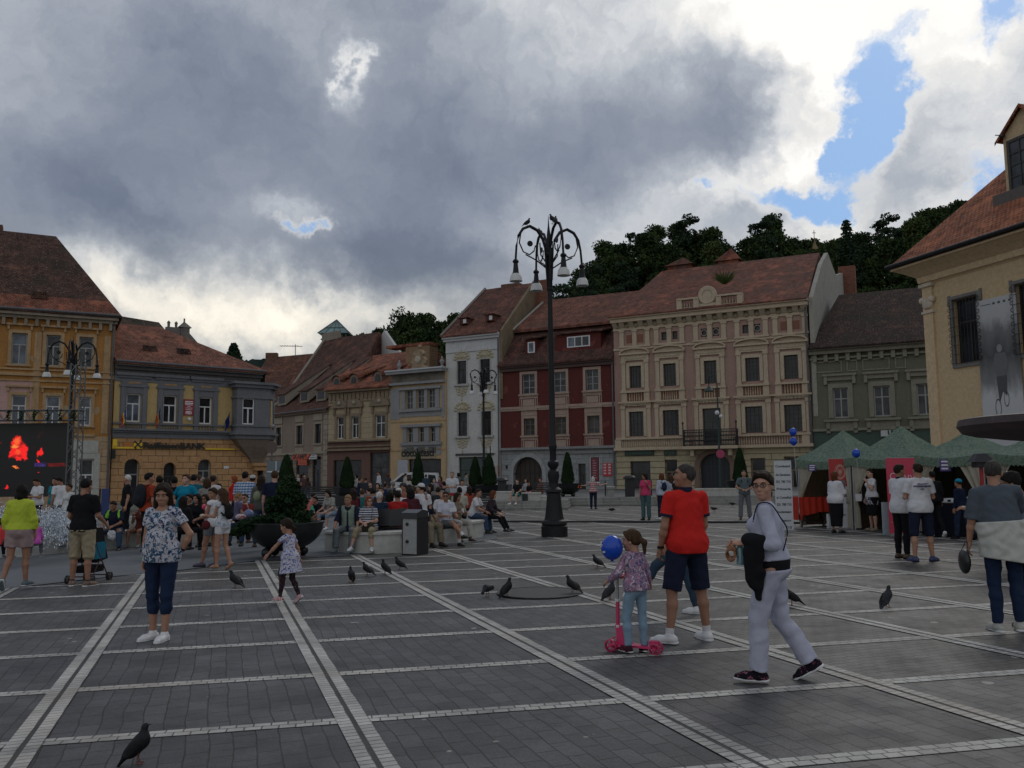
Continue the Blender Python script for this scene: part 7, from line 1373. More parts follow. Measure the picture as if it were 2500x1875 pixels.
hp=[(0,-.6),(.28,-.25),(.5,.1),(.45,.4),(.22,.48),(0,.28),(-.22,.48),(-.45,.4),(-.5,.1),(-.28,-.25)]
for i in range(len(hp)):
 A,B_=hp[i],hp[(i+1)%len(hp)];b.poly([(cx+A[0]*r,-.0107,cz+A[1]*r*1.3),(cx+B_[0]*r,-.0107,cz+B_[1]*r*1.3),(cx+B_[0]*r*.85,-.0107,cz+B_[1]*r*1.1),(cx+A[0]*r*.85,-.0107,cz+A[1]*r*1.1)])
for a in(-.18,0,.18):b.box(cx+a*r-.012,cx+a*r+.012,-.0115,-.0095,cz-.3*r,cz+.3*r)
b.build('emblem',plain('emblem_cream',(.45,.32,.26),.6),t);b=MB();writing('x','ZIUA DE',.13,0,-.0075,h*.52,None,None,.003,'CENTER',.004,0,None,b);writing('x','DONARE',.11,0,-.0075,h*.46,None,None,.003,'CENTER',.003,0,None,b);writing('x','fii erou',.08,0,-.0075,h*.2,None,None,.003,'CENTER',.002,0,None,b);b.build('lettering',INK,t)
PK_=plain('banner_pink_red',(.50,.045,.085),.6,.04);t,w,h=banner(2172,2232,1118,1305,22.3,'bright pink red roll up banner with thin white capitals',PK_);b=MB();WT=plain('lettering_white',(.62,.5,.52),.6)
for k,(s_,sz)in enumerate([('O Ană',.26),('PENTRU',.22),('fapte',.18),('Bune',.36)]):writing('x',s_,sz,-w+.07,-.008,h*(.72-.13*k-(.04 if k==3 else 0)),None,None,.004,'LEFT',-.002,0,None,b)
writing('x','o inimă bună pentru oameni',.05,-w+.05,-.008,h*.17,None,None,.003,'LEFT',0,0,None,b);b.build('lettering',WT,t)
p=at(2163,1266,22.6);t=empty('folded_board',(p.x,22.6,gz(p.x,22.6)),0,'pale blue board leaning behind the pink red banner','board');MB().box(-.09,.12,0,.03,0,p.z-gz(p.x,22.6)+.42).build('board',plain('pale_blue_board',(.33,.42,.46),.6),t)
for(px,py,Y,w_,h_,lb)in[(1983,1142,25.6,.11,.10,'small purple and white sign hanging under the leftmost tent'),(2308,1136,22.2,.14,.15,'purple and white notice hanging in the third tent')]:
 p=at(px,py,Y);t=empty('hanging_sign',(p.x,Y,p.z),0,lb,'sign');MB().box(-w_,w_*.0+w_,0,.01,-h_,h_).build('card',plain('purple_card',(.09,.05,.20),.6),t);b=MB()
 for k in range(3):b.box(-w_*.75,w_*(.8-.15*k),-.006,-.001,h_*(.5-.6*k),h_*(.5-.6*k)+h_*.28)
 b.build('lettering',F_WHITE,t)
for(px,yb,w_,h_,lb)in[(2033,1290,.28,.42,'white shopping bag standing at the feet of the woman in the long black skirt'),(2065,1291,.2,.38,'white box behind the woman in the long black skirt')]:
 p=ground(px,yb);o=MB().box(-w_/2,w_/2,-.08,.08,0,h_).build('shopping_bag',F_WHITE);o.location=(p.x,p.y,gz(p.x,p.y));tag(o,lb,'bag')
p=at(2399,1200,20.6);t=empty('information_post',(p.x,20.6,gz(p.x,20.6)),0,'red post with a black roofed box between the right hand tents','post');z_=at(2399,1190,20.6).z-gz(p.x,20.6);MB().tube([(0,0,0),(0,0,z_+.55)],.045).build('post',plain('post_red',(.33,.02,.025),.5),t);MB().box(-.16,.16,-.12,.12,z_+.47,z_+.6).solid([(-.24,-.18,z_+.6),(.24,-.18,z_+.6),(.24,.18,z_+.6),(-.24,.18,z_+.6),(-.12,-.08,z_+.8),(.12,-.08,z_+.8),(.12,.08,z_+.8),(-.12,.08,z_+.8)],[(0,1,5,4),(1,2,6,5),(2,3,7,6),(3,0,4,7),(4,5,6,7),(3,2,1,0)]).build('hood',IRON,t)
Y=15.0;a=at(2372,1040,Y);Rb=2.2;cxx=a.x+Rb;zt=at(2400,1020,Y).z;g0=gz(cxx,Y);zr=zt-g0;SB=blocks('dark_fountain_stone',(.06,.04,.038),.3,.3,.01,.8,.3)
SB=plain('dark_fountain_stone2',(.05,.032,.032),.6,.35,5,0,.8)
t=empty('fountain_bowl',(cxx,Y,g0),0,'dark brown stone fountain bowl jutting in from the right edge','fountain');MB().lathe([(Rb*.12,zr-.50),(Rb*.3,zr-.44),(Rb*.65,zr-.36),(Rb*.86,zr-.30),(Rb*.96,zr-.24),(Rb,zr-.12),(Rb*.985,zr+.0),(Rb*.95,zr+.02),(Rb*.9,zr-.05),(Rb*.5,zr-.25),(.02,zr-.3)],(0,0,0),40,False).build('bowl',SB,t,True)
MB().lathe([(.8,0),(.8,.2),(.5,.35),(.3,.6),(.25,zr*.5),(.35,zr-.8),(.5,zr-.55)],(0,0,0),20).build('pedestal',SB,t,True);MB().lathe([(.5,zr-.3),(.35,zr-.1),(.4,zr+.5),(.7,zr+.8),(.7,zr+.9),(.2,zr+.85)],(0,0,0),20).build('upper_basin',SB,t,True)
BLU=plain('balloon_blue',(.004,.055,.42),.22,.03,3)
def balloon(px,py,Y,r,label,anchor=None,group=None,txt=None):
 p=at(px,py,Y);t=empty('balloon',p,0,label,'balloon',group);b=MB().lathe([(max(.001,r*math.sin(R(a))*(1+.06*math.cos(R(a)))),-r*1.06*math.cos(R(a))*(1.12 if a<90 else 1))for a in range(0,181,9)],(0,0,0),24,False);b.build('skin',BLU,t,True);MB().lathe([(.03*r/.14*1.2,-r*1.3),(.008,-r*1.2),(.01,-r*1.15)],(0,0,0),8).build('knot',BLU,t)
 if anchor:MB().tube([(0,0,-r*1.2),(anchor[0]*.5,anchor[1]*.5,anchor[2]*.55),anchor],.003 if Y<15 else .004,4).build('string',plain('string_white',(.4,.4,.4)),t)
 return t,p
balloon(1936,1054,25,.105,'upper of the two blue balloons floating above the leftmost tent',(.1,0,-2.4));balloon(1937,1077,25,.105,'lower of the two blue balloons floating above the leftmost tent',(.1,0,-2.1));balloon(2090,1106,22.8,.105,'single blue balloon floating before the second tent',(.1,0,-1.2))
def nrm(v):v=np.array(v,float);return v/(np.linalg.norm(v)+1e-9)
def ELL(c,r,A=None,k=.03,sub=False,g=0):return dict(t='e',c=np.array(c,float),r=np.array(r,float)+g,A=np.eye(3)if A is None else A,k=k,sub=sub)
def CAP(a,b,ra,rb,k=.03,sq=None,cut=None,g=0):return dict(t='c',a=np.array(a,float),b=np.array(b,float),ra=ra+g,rb=rb+g,k=k,sq=sq,cut=cut,sub=False)
def pbox(p):
 if p['t']=='e':m_=p['r'].max()*1.02;return p['c']-m_,p['c']+m_
 m_=max(p['ra'],p['rb']);return np.minimum(p['a'],p['b'])-m_,np.maximum(p['a'],p['b'])+m_
def pdist(p,X,Y,Z):
 if p['t']=='e':
  A,r,c=p['A'],p['r'],p['c'];dx,dy,dz=X-c[0],Y-c[1],Z-c[2];q=[A[i,0]*dx+A[i,1]*dy+A[i,2]*dz for i in range(3)]
  k0=np.sqrt(sum((q[i]/r[i])**2 for i in range(3)));k1=np.sqrt(sum((q[i]/r[i]**2)**2 for i in range(3)))+1e-6;return k0*(k0-1)/k1
 a,b=p['a'],p['b'];dx,dy,dz=X-a[0],Y-a[1],Z-a[2];ba=b-a;L2=ba@ba+1e-9
 if p['cut']is not None:dcut=max(0,0)
 h=np.clip((dx*ba[0]+dy*ba[1]+dz*ba[2])/L2,0,1);ex,ey,ez=dx-h*ba[0],dy-h*ba[1],dz-h*ba[2]
 if p['sq']is not None:ax,q=p['sq'];e=(ex*ax[0]+ey*ax[1]+ez*ax[2])*(1/q-1);ex,ey,ez=ex+ax[0]*e,ey+ax[1]*e,ez+ax[2]*e
 d=np.sqrt(ex*ex+ey*ey+ez*ez)-(p['ra']+(p['rb']-p['ra'])*h)
 if p['cut']:
  u=ba/math.sqrt(L2)
  if 'b' in p['cut']:d=np.maximum(d,(X-b[0])*u[0]+(Y-b[1])*u[1]+(Z-b[2])*u[2])
  if 'a' in p['cut']:d=np.maximum(d,-((X-a[0])*u[0]+(Y-a[1])*u[1]+(Z-a[2])*u[2]))
 return d
def field_mesh(prims,vox,planes=(),fold=0.0,seed=0,subs=()):
 lo=np.min([pbox(p)[0]for p in prims],0)-2.5*vox;hi=np.max([pbox(p)[1]for p in prims],0)+2.5*vox;n=np.ceil((hi-lo)/vox).astype(int)+1
 ax=[lo[i]+vox*np.arange(n[i])for i in range(3)];F=np.full(n,1.0,np.float32)
 for p in list(prims)+list(subs):
  a,b=pbox(p);mg=p['k']+2.5*vox;i0=np.clip(((a-mg-lo)/vox).astype(int),0,n-1);i1=np.clip(((b+mg-lo)/vox).astype(int)+2,1,n)
  sl=tuple(slice(i0[i],i1[i])for i in range(3));X=ax[0][sl[0]][:,None,None];Y=ax[1][sl[1]][None,:,None];Z=ax[2][sl[2]][None,None,:]
  d=pdist(p,X,Y,Z).astype(np.float32);G=F[sl];k=p['k']
  if p['sub']:h=np.maximum(k-np.abs(-d-G),0)/k;F[sl]=np.maximum(G,-d)+h*h*k*.25
  else:h=np.maximum(k-np.abs(d-G),0)/k;F[sl]=np.minimum(G,d)-h*h*k*.25
 X,Y,Z=ax[0][:,None,None],ax[1][None,:,None],ax[2][None,None,:]
 if fold:
  F=F+(fold*(np.sin(X*31+np.sin(Z*23+seed)*1.7+seed)*np.sin(Z*19+Y*27+np.sin(X*17+Z*9)*1.5+seed)+.5*np.sin(Z*52+9*np.sin(X*8+Y*6+seed))*np.sin(X*9+Y*11+seed))).astype(np.float32)
 for(q,nn)in planes:F=np.maximum(F,((X-q[0])*nn[0]+(Y-q[1])*nn[1]+(Z-q[2])*nn[2]).astype(np.float32))
 F[0]=F[-1]=1;F[:,0]=F[:,-1]=1;F[:,:,0]=F[:,:,-1]=1
 S=F<0;C=S[:-1,:-1,:-1].astype(np.int8)
 for o_ in((1,0,0),(0,1,0),(0,0,1),(1,1,0),(1,0,1),(0,1,1),(1,1,1)):C=C+S[o_[0]:n[0]-1+o_[0],o_[1]:n[1]-1+o_[1],o_[2]:n[2]-1+o_[2]]
 act=(C>0)&(C<8);I=np.argwhere(act)
 if len(I)==0:return np.zeros((0,3)),np.zeros((0,4),np.int32)
 idx=np.full(act.shape,-1,np.int32);idx[act]=np.arange(len(I));offs=np.array([(0,0,0),(1,0,0),(0,1,0),(1,1,0),(0,0,1),(1,0,1),(0,1,1),(1,1,1)])
 v=np.stack([F[I[:,0]+o_[0],I[:,1]+o_[1],I[:,2]+o_[2]]for o_ in offs],1);P=np.zeros((len(I),3));cn=np.zeros(len(I))
 for a,b in((0,1),(2,3),(4,5),(6,7),(0,2),(1,3),(4,6),(5,7),(0,4),(1,5),(2,6),(3,7)):
  m_=(v[:,a]<0)!=(v[:,b]<0);t=np.where(m_,v[:,a]/(v[:,a]-v[:,b]+1e-12),0);P+=np.where(m_[:,None],offs[a]+t[:,None]*(offs[b]-offs[a]),0);cn+=m_
 V=lo+vox*(I+P/cn[:,None]);Q=[]
 for axn,(d1,d2)in enumerate(((1,2),(2,0),(0,1))):
  s0=[slice(None)]*3;s1=[slice(None)]*3;s0[axn]=slice(0,-1);s1[axn]=slice(1,None);A_,B_=S[tuple(s0)],S[tuple(s1)];E=np.argwhere(A_!=B_)
  E=E[(E[:,d1]>0)&(E[:,d2]>0)&(E[:,d1]<n[d1]-1)&(E[:,d2]<n[d2]-1)]
  if not len(E):continue
  def cell(o1,o2):e=E.copy();e[:,d1]-=o1;e[:,d2]-=o2;return idx[e[:,0],e[:,1],e[:,2]]
  q=np.stack([cell(1,1),cell(0,1),cell(0,0),cell(1,0)],1);fl=~A_[E[:,0],E[:,1],E[:,2]];q[fl]=q[fl][:,::-1];Q.append(q)
 Q=np.concatenate(Q);Q=Q[(Q>=0).all(1)];return V,Q.astype(np.int32)
def fobj(name,VF,material,parent,xf=None,label=None):
 V,F=VF
 if xf is not None and len(V):V=V@xf[0].T+xf[1]
 o=meshobj(name,V,F,material,parent,True)
 if label:o['label']=label
 return o
def fjoin(parts):
 V,F,n=[],[],0
 for v,f in parts:
  if len(v):V.append(v);F.append(f+n);n+=len(v)
 return np.concatenate(V),np.concatenate(F)
def skin(c):
 key='skin_%02x%02x%02x'%tuple(int(v*255)for v in c)
 def fn(t,p):
  n=t.noise(coords(t),9,4);f=t.mr(n,.3,.7,.88,1.1);t.link(t.mix(1,c,t.comb(f,f,f),'MULTIPLY'),p.inputs['Base Color']);p.inputs['Roughness'].default_value=.55;p.inputs['Subsurface Weight'].default_value=.05;p.inputs['Specular IOR Level'].default_value=.3
 return mat(key,fn)
SK=[(.42,.235,.165),(.36,.195,.13),(.30,.155,.10),(.47,.28,.21)]
def hairmat(c):
 key='hair_%02x%02x%02x'%tuple(int(v*255)for v in c)
 def fn(t,p):
  s=t.sep(coords(t));n=t.noise(t.comb(t.math('MULTIPLY',s[0],60),t.math('MULTIPLY',s[1],60),t.math('MULTIPLY',s[2],9)),1,3);f=t.mr(n,.3,.7,.55,1.5);t.link(t.mix(1,c,t.comb(f,f,f),'MULTIPLY'),p.inputs['Base Color']);p.inputs['Roughness'].default_value=.7;p.inputs['Specular IOR Level'].default_value=.12
  bump(t,p,n,.5,.01)
 return mat(key,fn)
HC=dict(black=(.012,.010,.009),dark=(.022,.015,.011),brown=(.055,.030,.017),auburn=(.10,.035,.016),red=(.20,.055,.022),grey=(.17,.165,.16),white=(.50,.48,.45),blond=(.22,.14,.07),greydark=(.045,.04,.036))
def hand_parts(W,d,pn,s,vox,curl=.35):
 """palm, four fingers and a thumb; W wrist, d pointing direction, pn palm normal"""
 d=nrm(d);pn=np.array(pn,float);pn=nrm(pn-d*(pn@d));w=np.cross(d,pn);P=[]
 pc=W+d*.045*s;P.append(ELL(pc,(.052*s,.040*s,.017*s),np.stack([d,w,pn]),.012));P.append(CAP(W-d*.02*s,W+d*.02*s,.024*s,.026*s,.012))
 fr=max(.0082*s,vox*1.0)
 for k,(o_,L)in enumerate(((-.030,.066),(-.010,.076),(.010,.072),(.029,.056))):
  b0=W+d*.083*s+w*o_*s;a1=curl*(.9+.12*k);d1=nrm(d*math.cos(a1)+pn*math.sin(a1));b1=b0+d1*L*.5*s;a2=curl*2.3;d2=nrm(d*math.cos(a2)+pn*math.sin(a2));P.append(CAP(b0-d1*.01*s,b1,fr*1.05,fr,.004));P.append(CAP(b1,b1+d2*L*.5*s,fr,fr*.85,.004))
 t0=W+d*.022*s-w*.028*s;td=nrm(d*.75-w*.75+pn*.45);t1=t0+td*.035*s;td2=nrm(d*.95-w*.3+pn*.5);P.append(CAP(t0,t1,fr*1.35,fr*1.2,.008));P.append(CAP(t1,t1+td2*.034*s,fr*1.15,fr*.95,.005))
 return field_mesh(P,vox)
def spl(P,n=5):
 P=[np.array(p,float)for p in P];Q=[P[0]]+P+[P[-1]];out=[]
 for i in range(1,len(Q)-2):
  for j in range(n):t=j/n;a,b,c,d=Q[i-1:i+3];out.append(tuple(.5*(2*b+(c-a)*t+(2*a-5*b+4*c-d)*t*t+(3*b-a-3*c+d)*t**3)))
 return out+[tuple(P[-1])]
def rotzx(yaw,pitch,roll=0):
 return np.array((Matrix.Rotation(yaw,3,'Z')@Matrix.Rotation(pitch,3,'X')@Matrix.Rotation(roll,3,'Y')))
NPEOPLE=[0]
def person(px=0,py=0,H=1.72,yaw=0,label='',pos=None,zf=None,sex='m',fat=1.0,skn=1,hair='short',hc='dark',top=None,bot=None,shoe=None,pose=None,head=(0,0,0),lean=(0,0),sit=None,vox=None,face=None,near=False,group=None,curl=.35,feet_off=True,hs=None,leg=1.0,extra=None):
 g=Vector(pos)if pos is not None else ground(px,py);zf=zf or gz;dist=g.y;vox=vox or(.0085 if near else(.012 if dist<17 else(.018 if dist<30 else .028)))
 NPEOPLE[0]+=1;seed=NPEOPLE[0]*1.7;root=empty('person',(g.x,g.y,zf(g.x,g.y)),R(yaw),label,'person',group);s=H/1.75;hs=hs or(s if H>1.5 else s*(1+(1.5-H)*.55));fem=sex=='f'
 po=dict(aL=((-.16,-.03,-1),(-.03,.22,-1)),aR=((.16,-.03,-1),(.03,.22,-1)),lL=((-.03,.03,-1),(-.01,-.05,-1)),lR=((.03,.03,-1),(.01,-.05,-1)),fL=(-.22,1,0),fR=(.22,1,0))
 if sit is not None:po.update(lL=((-.16,1,-.04),(-.02,.08,-1)),lR=((.16,1,-.04),(.02,.08,-1)),aL=((-.15,.25,-1),(.10,1,-.35)),aR=((.15,.25,-1),(-.10,1,-.35)))
 if pose:po.update(pose)
 T=nrm((math.sin(R(lean[1])),math.sin(R(lean[0])),math.cos(R(lean[0]))));Rt=nrm(np.cross((0,1,0),T));Fw=np.cross(T,Rt);TA=np.stack([Rt,Fw,T])
 hipw,shw=(.095 if fem else .088)*s*(.6+.4*fat),(.152 if fem else .178)*s*(.75+.25*fat)
 Pv=np.zeros(3);J={}
 for sd,sg in(('L',-1),('R',1)):
  h_=Pv+Rt*sg*hipw+np.array((0,0,-.03*s));k_=h_+nrm(po['l'+sd][0])*.44*s*leg;a_=k_+nrm(po['l'+sd][1])*.42*s*leg;sh=Pv+T*.443*s+Rt*sg*shw;el=sh+nrm(po['a'+sd][0])*.285*s;wr=el+nrm(po['a'+sd][1])*.245*s
  J[sd]=dict(h=h_,k=k_,a=a_,s=sh,e=el,w=wr,f=nrm(po['f'+sd]))
 def low(j):f=j['f'];return min(j['a'][2]-.075*s,j['a'][2]-.075*s*math.sqrt(max(0,1-f[2]**2))+f[2]*.17*s)
 dz=(sit+.10*s)if sit is not None else-min(low(J['L']),low(J['R']))+.002
 sh_=np.array((0,0,dz));Pv=Pv+sh_
 for sd in 'LR':
  for q in 'hkasew':J[sd][q]=J[sd][q]+sh_
 if sit is not None:
  for sd in 'LR':pass
 NB=Pv+T*.50*s;HM=rotzx(R(head[0]),R(head[1]),R(head[2]if len(head)>2 else 0));HCn=NB+T*.055*s+HM@np.array((0,.015,.10))*hs
 f=fat;tw,td=(.115,.088)if fem else(.130,.096);SM=skin(SK[skn%4])
 def torso(g=0.0,k=.06):
  P=[ELL(Pv+T*.02*s,(.150*s*(f if not fem else f*1.05),.112*s*f,.120*s),TA,k,g=g),ELL(Pv+T*.16*s,(tw*s*f,td*s*f*1.02,.15*s),TA,k,g=g),ELL(Pv+T*.31*s,(.148*s*(.7+.3*f)*(.92 if fem else 1.05),.104*s*(.7+.3*f),.165*s),TA,k,g=g),CAP(Pv+T*.462*s-Rt*.03,J['L']['s']-T*.006*s+Rt*.012,.056*s,.048*s,.04,g=g*.8),CAP(Pv+T*.462*s+Rt*.03,J['R']['s']-T*.006*s-Rt*.012,.056*s,.048*s,.04,g=g*.8)]
  if fem and H>1.45:P+=[ELL(Pv+T*.325*s+Fw*.085*s*(.7+.3*f)+Rt*q*.068*s,(.056*s*f,.050*s*f,.056*s*f),TA,.03,g=g*.7)for q in(-1,1)]
  if f>1.12:P.append(ELL(Pv+T*.14*s+Fw*.05*s*f,(.12*s*f,.09*s*f,.12*s),TA,.06,g=g))
  return P
 ut,lt,ua,la=.082*s*(.6+.4*f)*(1.04 if fem else 1),.050*s*(.7+.3*f),.046*s*(.7+.3*f)*(.9 if fem else 1.05),.034*s*(.8+.2*f)
 def legp(j,u=1.0,g=0.0,cut=None,frac=None):
  out=[];h,k,a=j['h'],j['k'],j['a']
  if frac is None or frac>1:
   out.append(CAP(h,k,ut+g,.056*s+g,.03));fr=1 if frac is None else min(1,frac-1);e=k+(a-k)*fr
   m_=k+(a-k)*min(.32,fr);d_=nrm(a-k);bk=nrm(np.cross(np.cross(d_,j['f']),d_))if abs(d_@j['f'])<.98 else np.zeros(3);out.append(CAP(k,m_-bk*.012*s,.050*s+g,.054*s+g,.02,cut='b' if fr<=.32 else None))
   if fr>.32:out.append(CAP(m_-bk*.012*s,e,.054*s+g,(.033*s if g==0 else .033*s+g*1.6+(.010*s if g>.02 else 0)),.02,cut=cut))
  else:e=h+(k-h)*frac;out.append(CAP(h,e,ut+g,.062*s+g*1.5,.03,cut='b'))
  return out
 def armp(j,g=0.0,frac=None,kk=.02):
  if frac is None:return[CAP(j['s'],j['e'],ua,.036*s,.03),CAP(j['e'],j['e']+(j['w']-j['e'])*.3,.036*s,.037*s*(.7+.3*f),.02),CAP(j['e']+(j['w']-j['e'])*.3,j['w'],.037*s*(.7+.3*f),.023*s,.02)]
  if frac<=1:return[CAP(j['s'],j['s']+(j['e']-j['s'])*frac,ua+g*.75,(ua+.036*s)/2+g*1.25,.022,cut='b')]
  return[CAP(j['s'],j['e'],ua+g*.7,.040*s+g*.9,.018),CAP(j['e'],j['e']+(j['w']-j['e'])*(frac-1),.040*s+g*.9,.026*s+g,.014,cut='b')]
 bp=torso()+[CAP(NB-T*.04*s,HCn+HM@np.array((0,-.02,-.05))*hs,.056*s*(1 if not fem else .88),.050*hs,.03)]
 for sd in 'LR':bp+=legp(J[sd])+armp(J[sd])
 barefoot=shoe is None
 def foot(j,g=0.0,up_=0.0):
  fd=j['f'];u=np.array((0,0,1.0));u=nrm(u-fd*(u@fd));A_=j['a'];hl=A_-u*.040*s-fd*.038*s;bl=A_-u*.050*s+fd*.105*s;to=A_-u*.054*s+fd*.165*s;sq=(u,.8)
  return[CAP(A_+u*up_,A_-u*.03*s,.034*s+g,.040*s+g,.02),CAP(hl,bl,.034*s+g,.040*s+g,.02),CAP(bl,to,.040*s+g,.028*s+g*.8,.02,sq=sq)],u,fd
 if barefoot:
  for sd in 'LR':bp+=foot(J[sd])[0]
 parts=[field_mesh(bp,vox)]
 hv=.0048 if near else(.007 if dist<17 else(.010 if dist<30 else .014))
 for sd,sg in(('L',-1),('R',1)):
  j=J[sd];d=nrm(j['w']-j['e']);pn=po.get('p'+sd);pn=np.array(pn,float)if pn is not None else(np.array((-sg,.0,0))*1.0+np.array((0,0,-.3))if abs(d[2])>.6 else np.array((-sg*.5,0,-1.0)))
  hd=po.get('h'+sd);parts.append(hand_parts(j['w'],d if hd is None else hd,pn if sg>0 else pn,s*(1 if H>1.4 else 1.05),hv,po.get('c'+sd,curl)))
 hv2=.0055 if near else(.008 if dist<17 else(.012 if dist<30 else .017))
 hp=[ELL((0,-.014,.022),(.075,.094,.096),None,.03),ELL((0,.024,-.045),(.058,.066,.072),None,.04),ELL((0,.058,-.095),(.028,.024,.020),None,.03),CAP((0,.082,.014),(0,.100,-.028),.008,.0105,.014),ELL((0,.090,-.036),(.0155,.013,.009),None,.008),ELL((0,.072,.034),(.056,.020,.014),None,.02),ELL((-.036,.062,-.032),(.026,.022,.024),None,.02),ELL((.036,.062,-.032),(.026,.022,.024),None,.02),ELL((-.078,-.004,-.012),(.010,.019,.031),None,.008),ELL((.078,-.004,-.012),(.010,.019,.031),None,.008),ELL((0,.082,-.068),(.026,.013,.012),None,.012),CAP((0,-.02,-.04),(0,-.025,-.14),.052,.052,.03)]
 hsub=[ELL((-.032,.096,.004),(.018,.014,.011),None,.012,True),ELL((.032,.096,.004),(.018,.014,.011),None,.012,True)]if dist<30 else[]
 vh,fh=field_mesh(hp,hv2/max(hs,.6),subs=hsub);HMs=HM*hs;parts.append((vh@HMs.T+HCn,fh))
 bo=fobj('body',fjoin(parts),SM,root);XF=(HMs,HCn)
 if dist<30 and face!='none':
  def hb(name,mb,m_,par=bo):mb.v=[tuple(HMs@np.array(v)+HCn)for v in mb.v];return mb.build(name,m_,par,True,60)
  for q in(-1,1):
   e=hb('eye',MB().ball((q*.032,.0765,.002),.0120,8,(1.05,1,.55)),plain('eye_white',(.26,.23,.21),.4,.05));hb('iris',MB().ball((q*.032,.0840,.003),.0062,8,(1,.9,.95)),plain('iris_dark',(.02,.014,.010),.2),e)
   hb('eyebrow',MB().tube([(q*.016,.0925,.024),(q*.032,.0915,.030),(q*.050,.077,.025)],[.0032,.004,.0025],5),hairmat(HC[hc]if hc not in('white','blond')else HC['brown']))
  hb('lips',MB().ball((0,.0905,-.066),.020,8,(1.0,.32,.17)).ball((0,.0900,-.0725),.016,8,(1.0,.36,.20)),plain('lip_rose',(.30,.10,.085),.5,.1))
  if face in('glasses','sunglasses'):
   b=MB()
   for q in(-1,1):
    cx=q*.034
    pts=[(cx+.024*math.cos(R(a))*(1 if abs(math.cos(R(a)))<.7 else .95),.106-abs(cx+.024*math.cos(R(a)))*.25,.003+.0155*math.sin(R(a)))for a in range(0,361,30)];b.tube(pts,.0028,5);b.tube([(q*.060,.092,.010),(q*.080,.02,.006),(q*.082,-.005,.0)],.0022,4)
    if face=='sunglasses':b.solid([(x,y-.001,z)for x,y,z in pts[:-1]],[tuple(range(12))])
   b.tube([(-.008,.107,.006),(.008,.107,.006)],.0028,4);hb(face,b,plain('spectacle_black',(.008,.008,.009),.25,.05),bo)
 if hair!='bald':
  hcut=[((0,.044/.75,0),nrm((0,.78,-.62)))];hpz=[ELL((0,-.016,.026),(.082,.101,.101),None,.02)];lg=hair;planes=[(np.array((0,.014,.005)),nrm((0,.74,-.67)))]
  if lg=='crop':hpz=[ELL((0,-.016,.024),(.0785,.0975,.0985),None,.02)];planes=[(np.array((0,.010,.012)),nrm((0,.70,-.72))),(np.array((0,0,-.06)),np.array((0,0,-1.)))]
  if lg in('long','longer'):
   ln=-.22 if lg=='long' else-.36;hpz+=[CAP((q*.066,-.015,.0),(q*.085,-.01,ln*.6),.034,.036,.03)for q in(-1,1)]+[CAP((q*.085,-.01,ln*.6),(q*.080,.015 if lg=='longer' else 0,ln),.036,.020,.03)for q in(-1,1)]+[CAP((0,-.06,.0),(0,-.085,ln),.068,.045,.03),CAP((-.04,-.07,0),(-.05,-.07,ln),.05,.035,.03),CAP((.04,-.07,0),(.05,-.07,ln),.05,.035,.03)]
   hpz.append(ELL((0,.0,.05),(.085,.088,.078),None,.02));planes=[]
   fsub=[ELL((0,.10,-.022),(.055,.085,.108),None,.01,True),ELL((0,.12,-.16),(.05,.09,.12),None,.02,True)]
  elif lg in('bob',):hpz+=[CAP((q*.062,-.015,.0),(q*.072,-.01,-.10),.036,.034,.03)for q in(-1,1)]+[CAP((0,-.05,0),(0,-.06,-.10),.068,.062,.03)];planes=[];fsub=[ELL((0,.10,-.030),(.057,.088,.102),None,.01,True),ELL((0,.12,-.16),(.06,.10,.12),None,.02,True)]
  elif lg=='ponytail':hpz+=[CAP((0,-.105,.02),(0,-.15,-.03),.028,.034,.02),CAP((0,-.15,-.03),(.0,-.145,-.16),.034,.012,.02)];fsub=[]
  elif lg=='lowpony':hpz+=[CAP((0,-.095,-.03),(0,-.13,-.075),.030,.034,.02),CAP((0,-.13,-.075),(0,-.12,-.19),.030,.008,.02),CAP((.02,-.12,-.05),(.05,-.15,-.11),.016,.004,.01),CAP((-.02,-.12,-.03),(-.045,-.16,-.05),.014,.004,.01)];fsub=[]
  elif lg=='bun':hpz+=[ELL((0,-.10,.06),(.038,.036,.034),None,.02)];fsub=[]
  else:fsub=[]
  if lg not in('crop',):hpz+=[CAP((q*.026,.060,.092),(q*.078,.010,.018),.024,.020,.02)for q in((-1,1)if fem else())]
  if not fem and lg=='short':hpz.append(ELL((0,.035,.088),(.058,.050,.032),None,.02));planes=planes+[(np.array((0,.0,-.075)),np.array((0,0,-1.)))]
  if fem:hpz[0]=ELL((0,-.020,.028),(.090,.107,.108),None,.02)
  if lg=='spiky':hpz+=[CAP((.02*a_,-.02+.03*b_,.09),(.03*a_,-.02+.04*b_,.135),.022,.008,.01)for a_ in(-2,0,2)for b_ in(-1,0,1)]
  fobj('hair',field_mesh(hpz,hv2*(1.0 if near else 1.15)/max(hs,.6),planes,fold=.003 if near else .002,seed=seed,subs=[dict(q)for q in fsub]),hairmat(HC[hc]),bo,XF)
 if face in('cap','hat')or(extra and 'cap' in extra):
  cc=extra['cap'];P=[ELL((0,-.014,.045),(.086,.105,.088),None,.01)];V1=field_mesh(P,hv2/max(hs,.6),[(np.array((0,0,.042)),np.array((0,.18,-1.)))]);P2=[ELL((0,.10*extra.get('bill',1),.045),(.062,.075,.012),None,.01)];V2=field_mesh(P2,hv2/max(hs,.6));fobj('cap',fjoin([V1,V2]),fabric(cc),bo,XF)
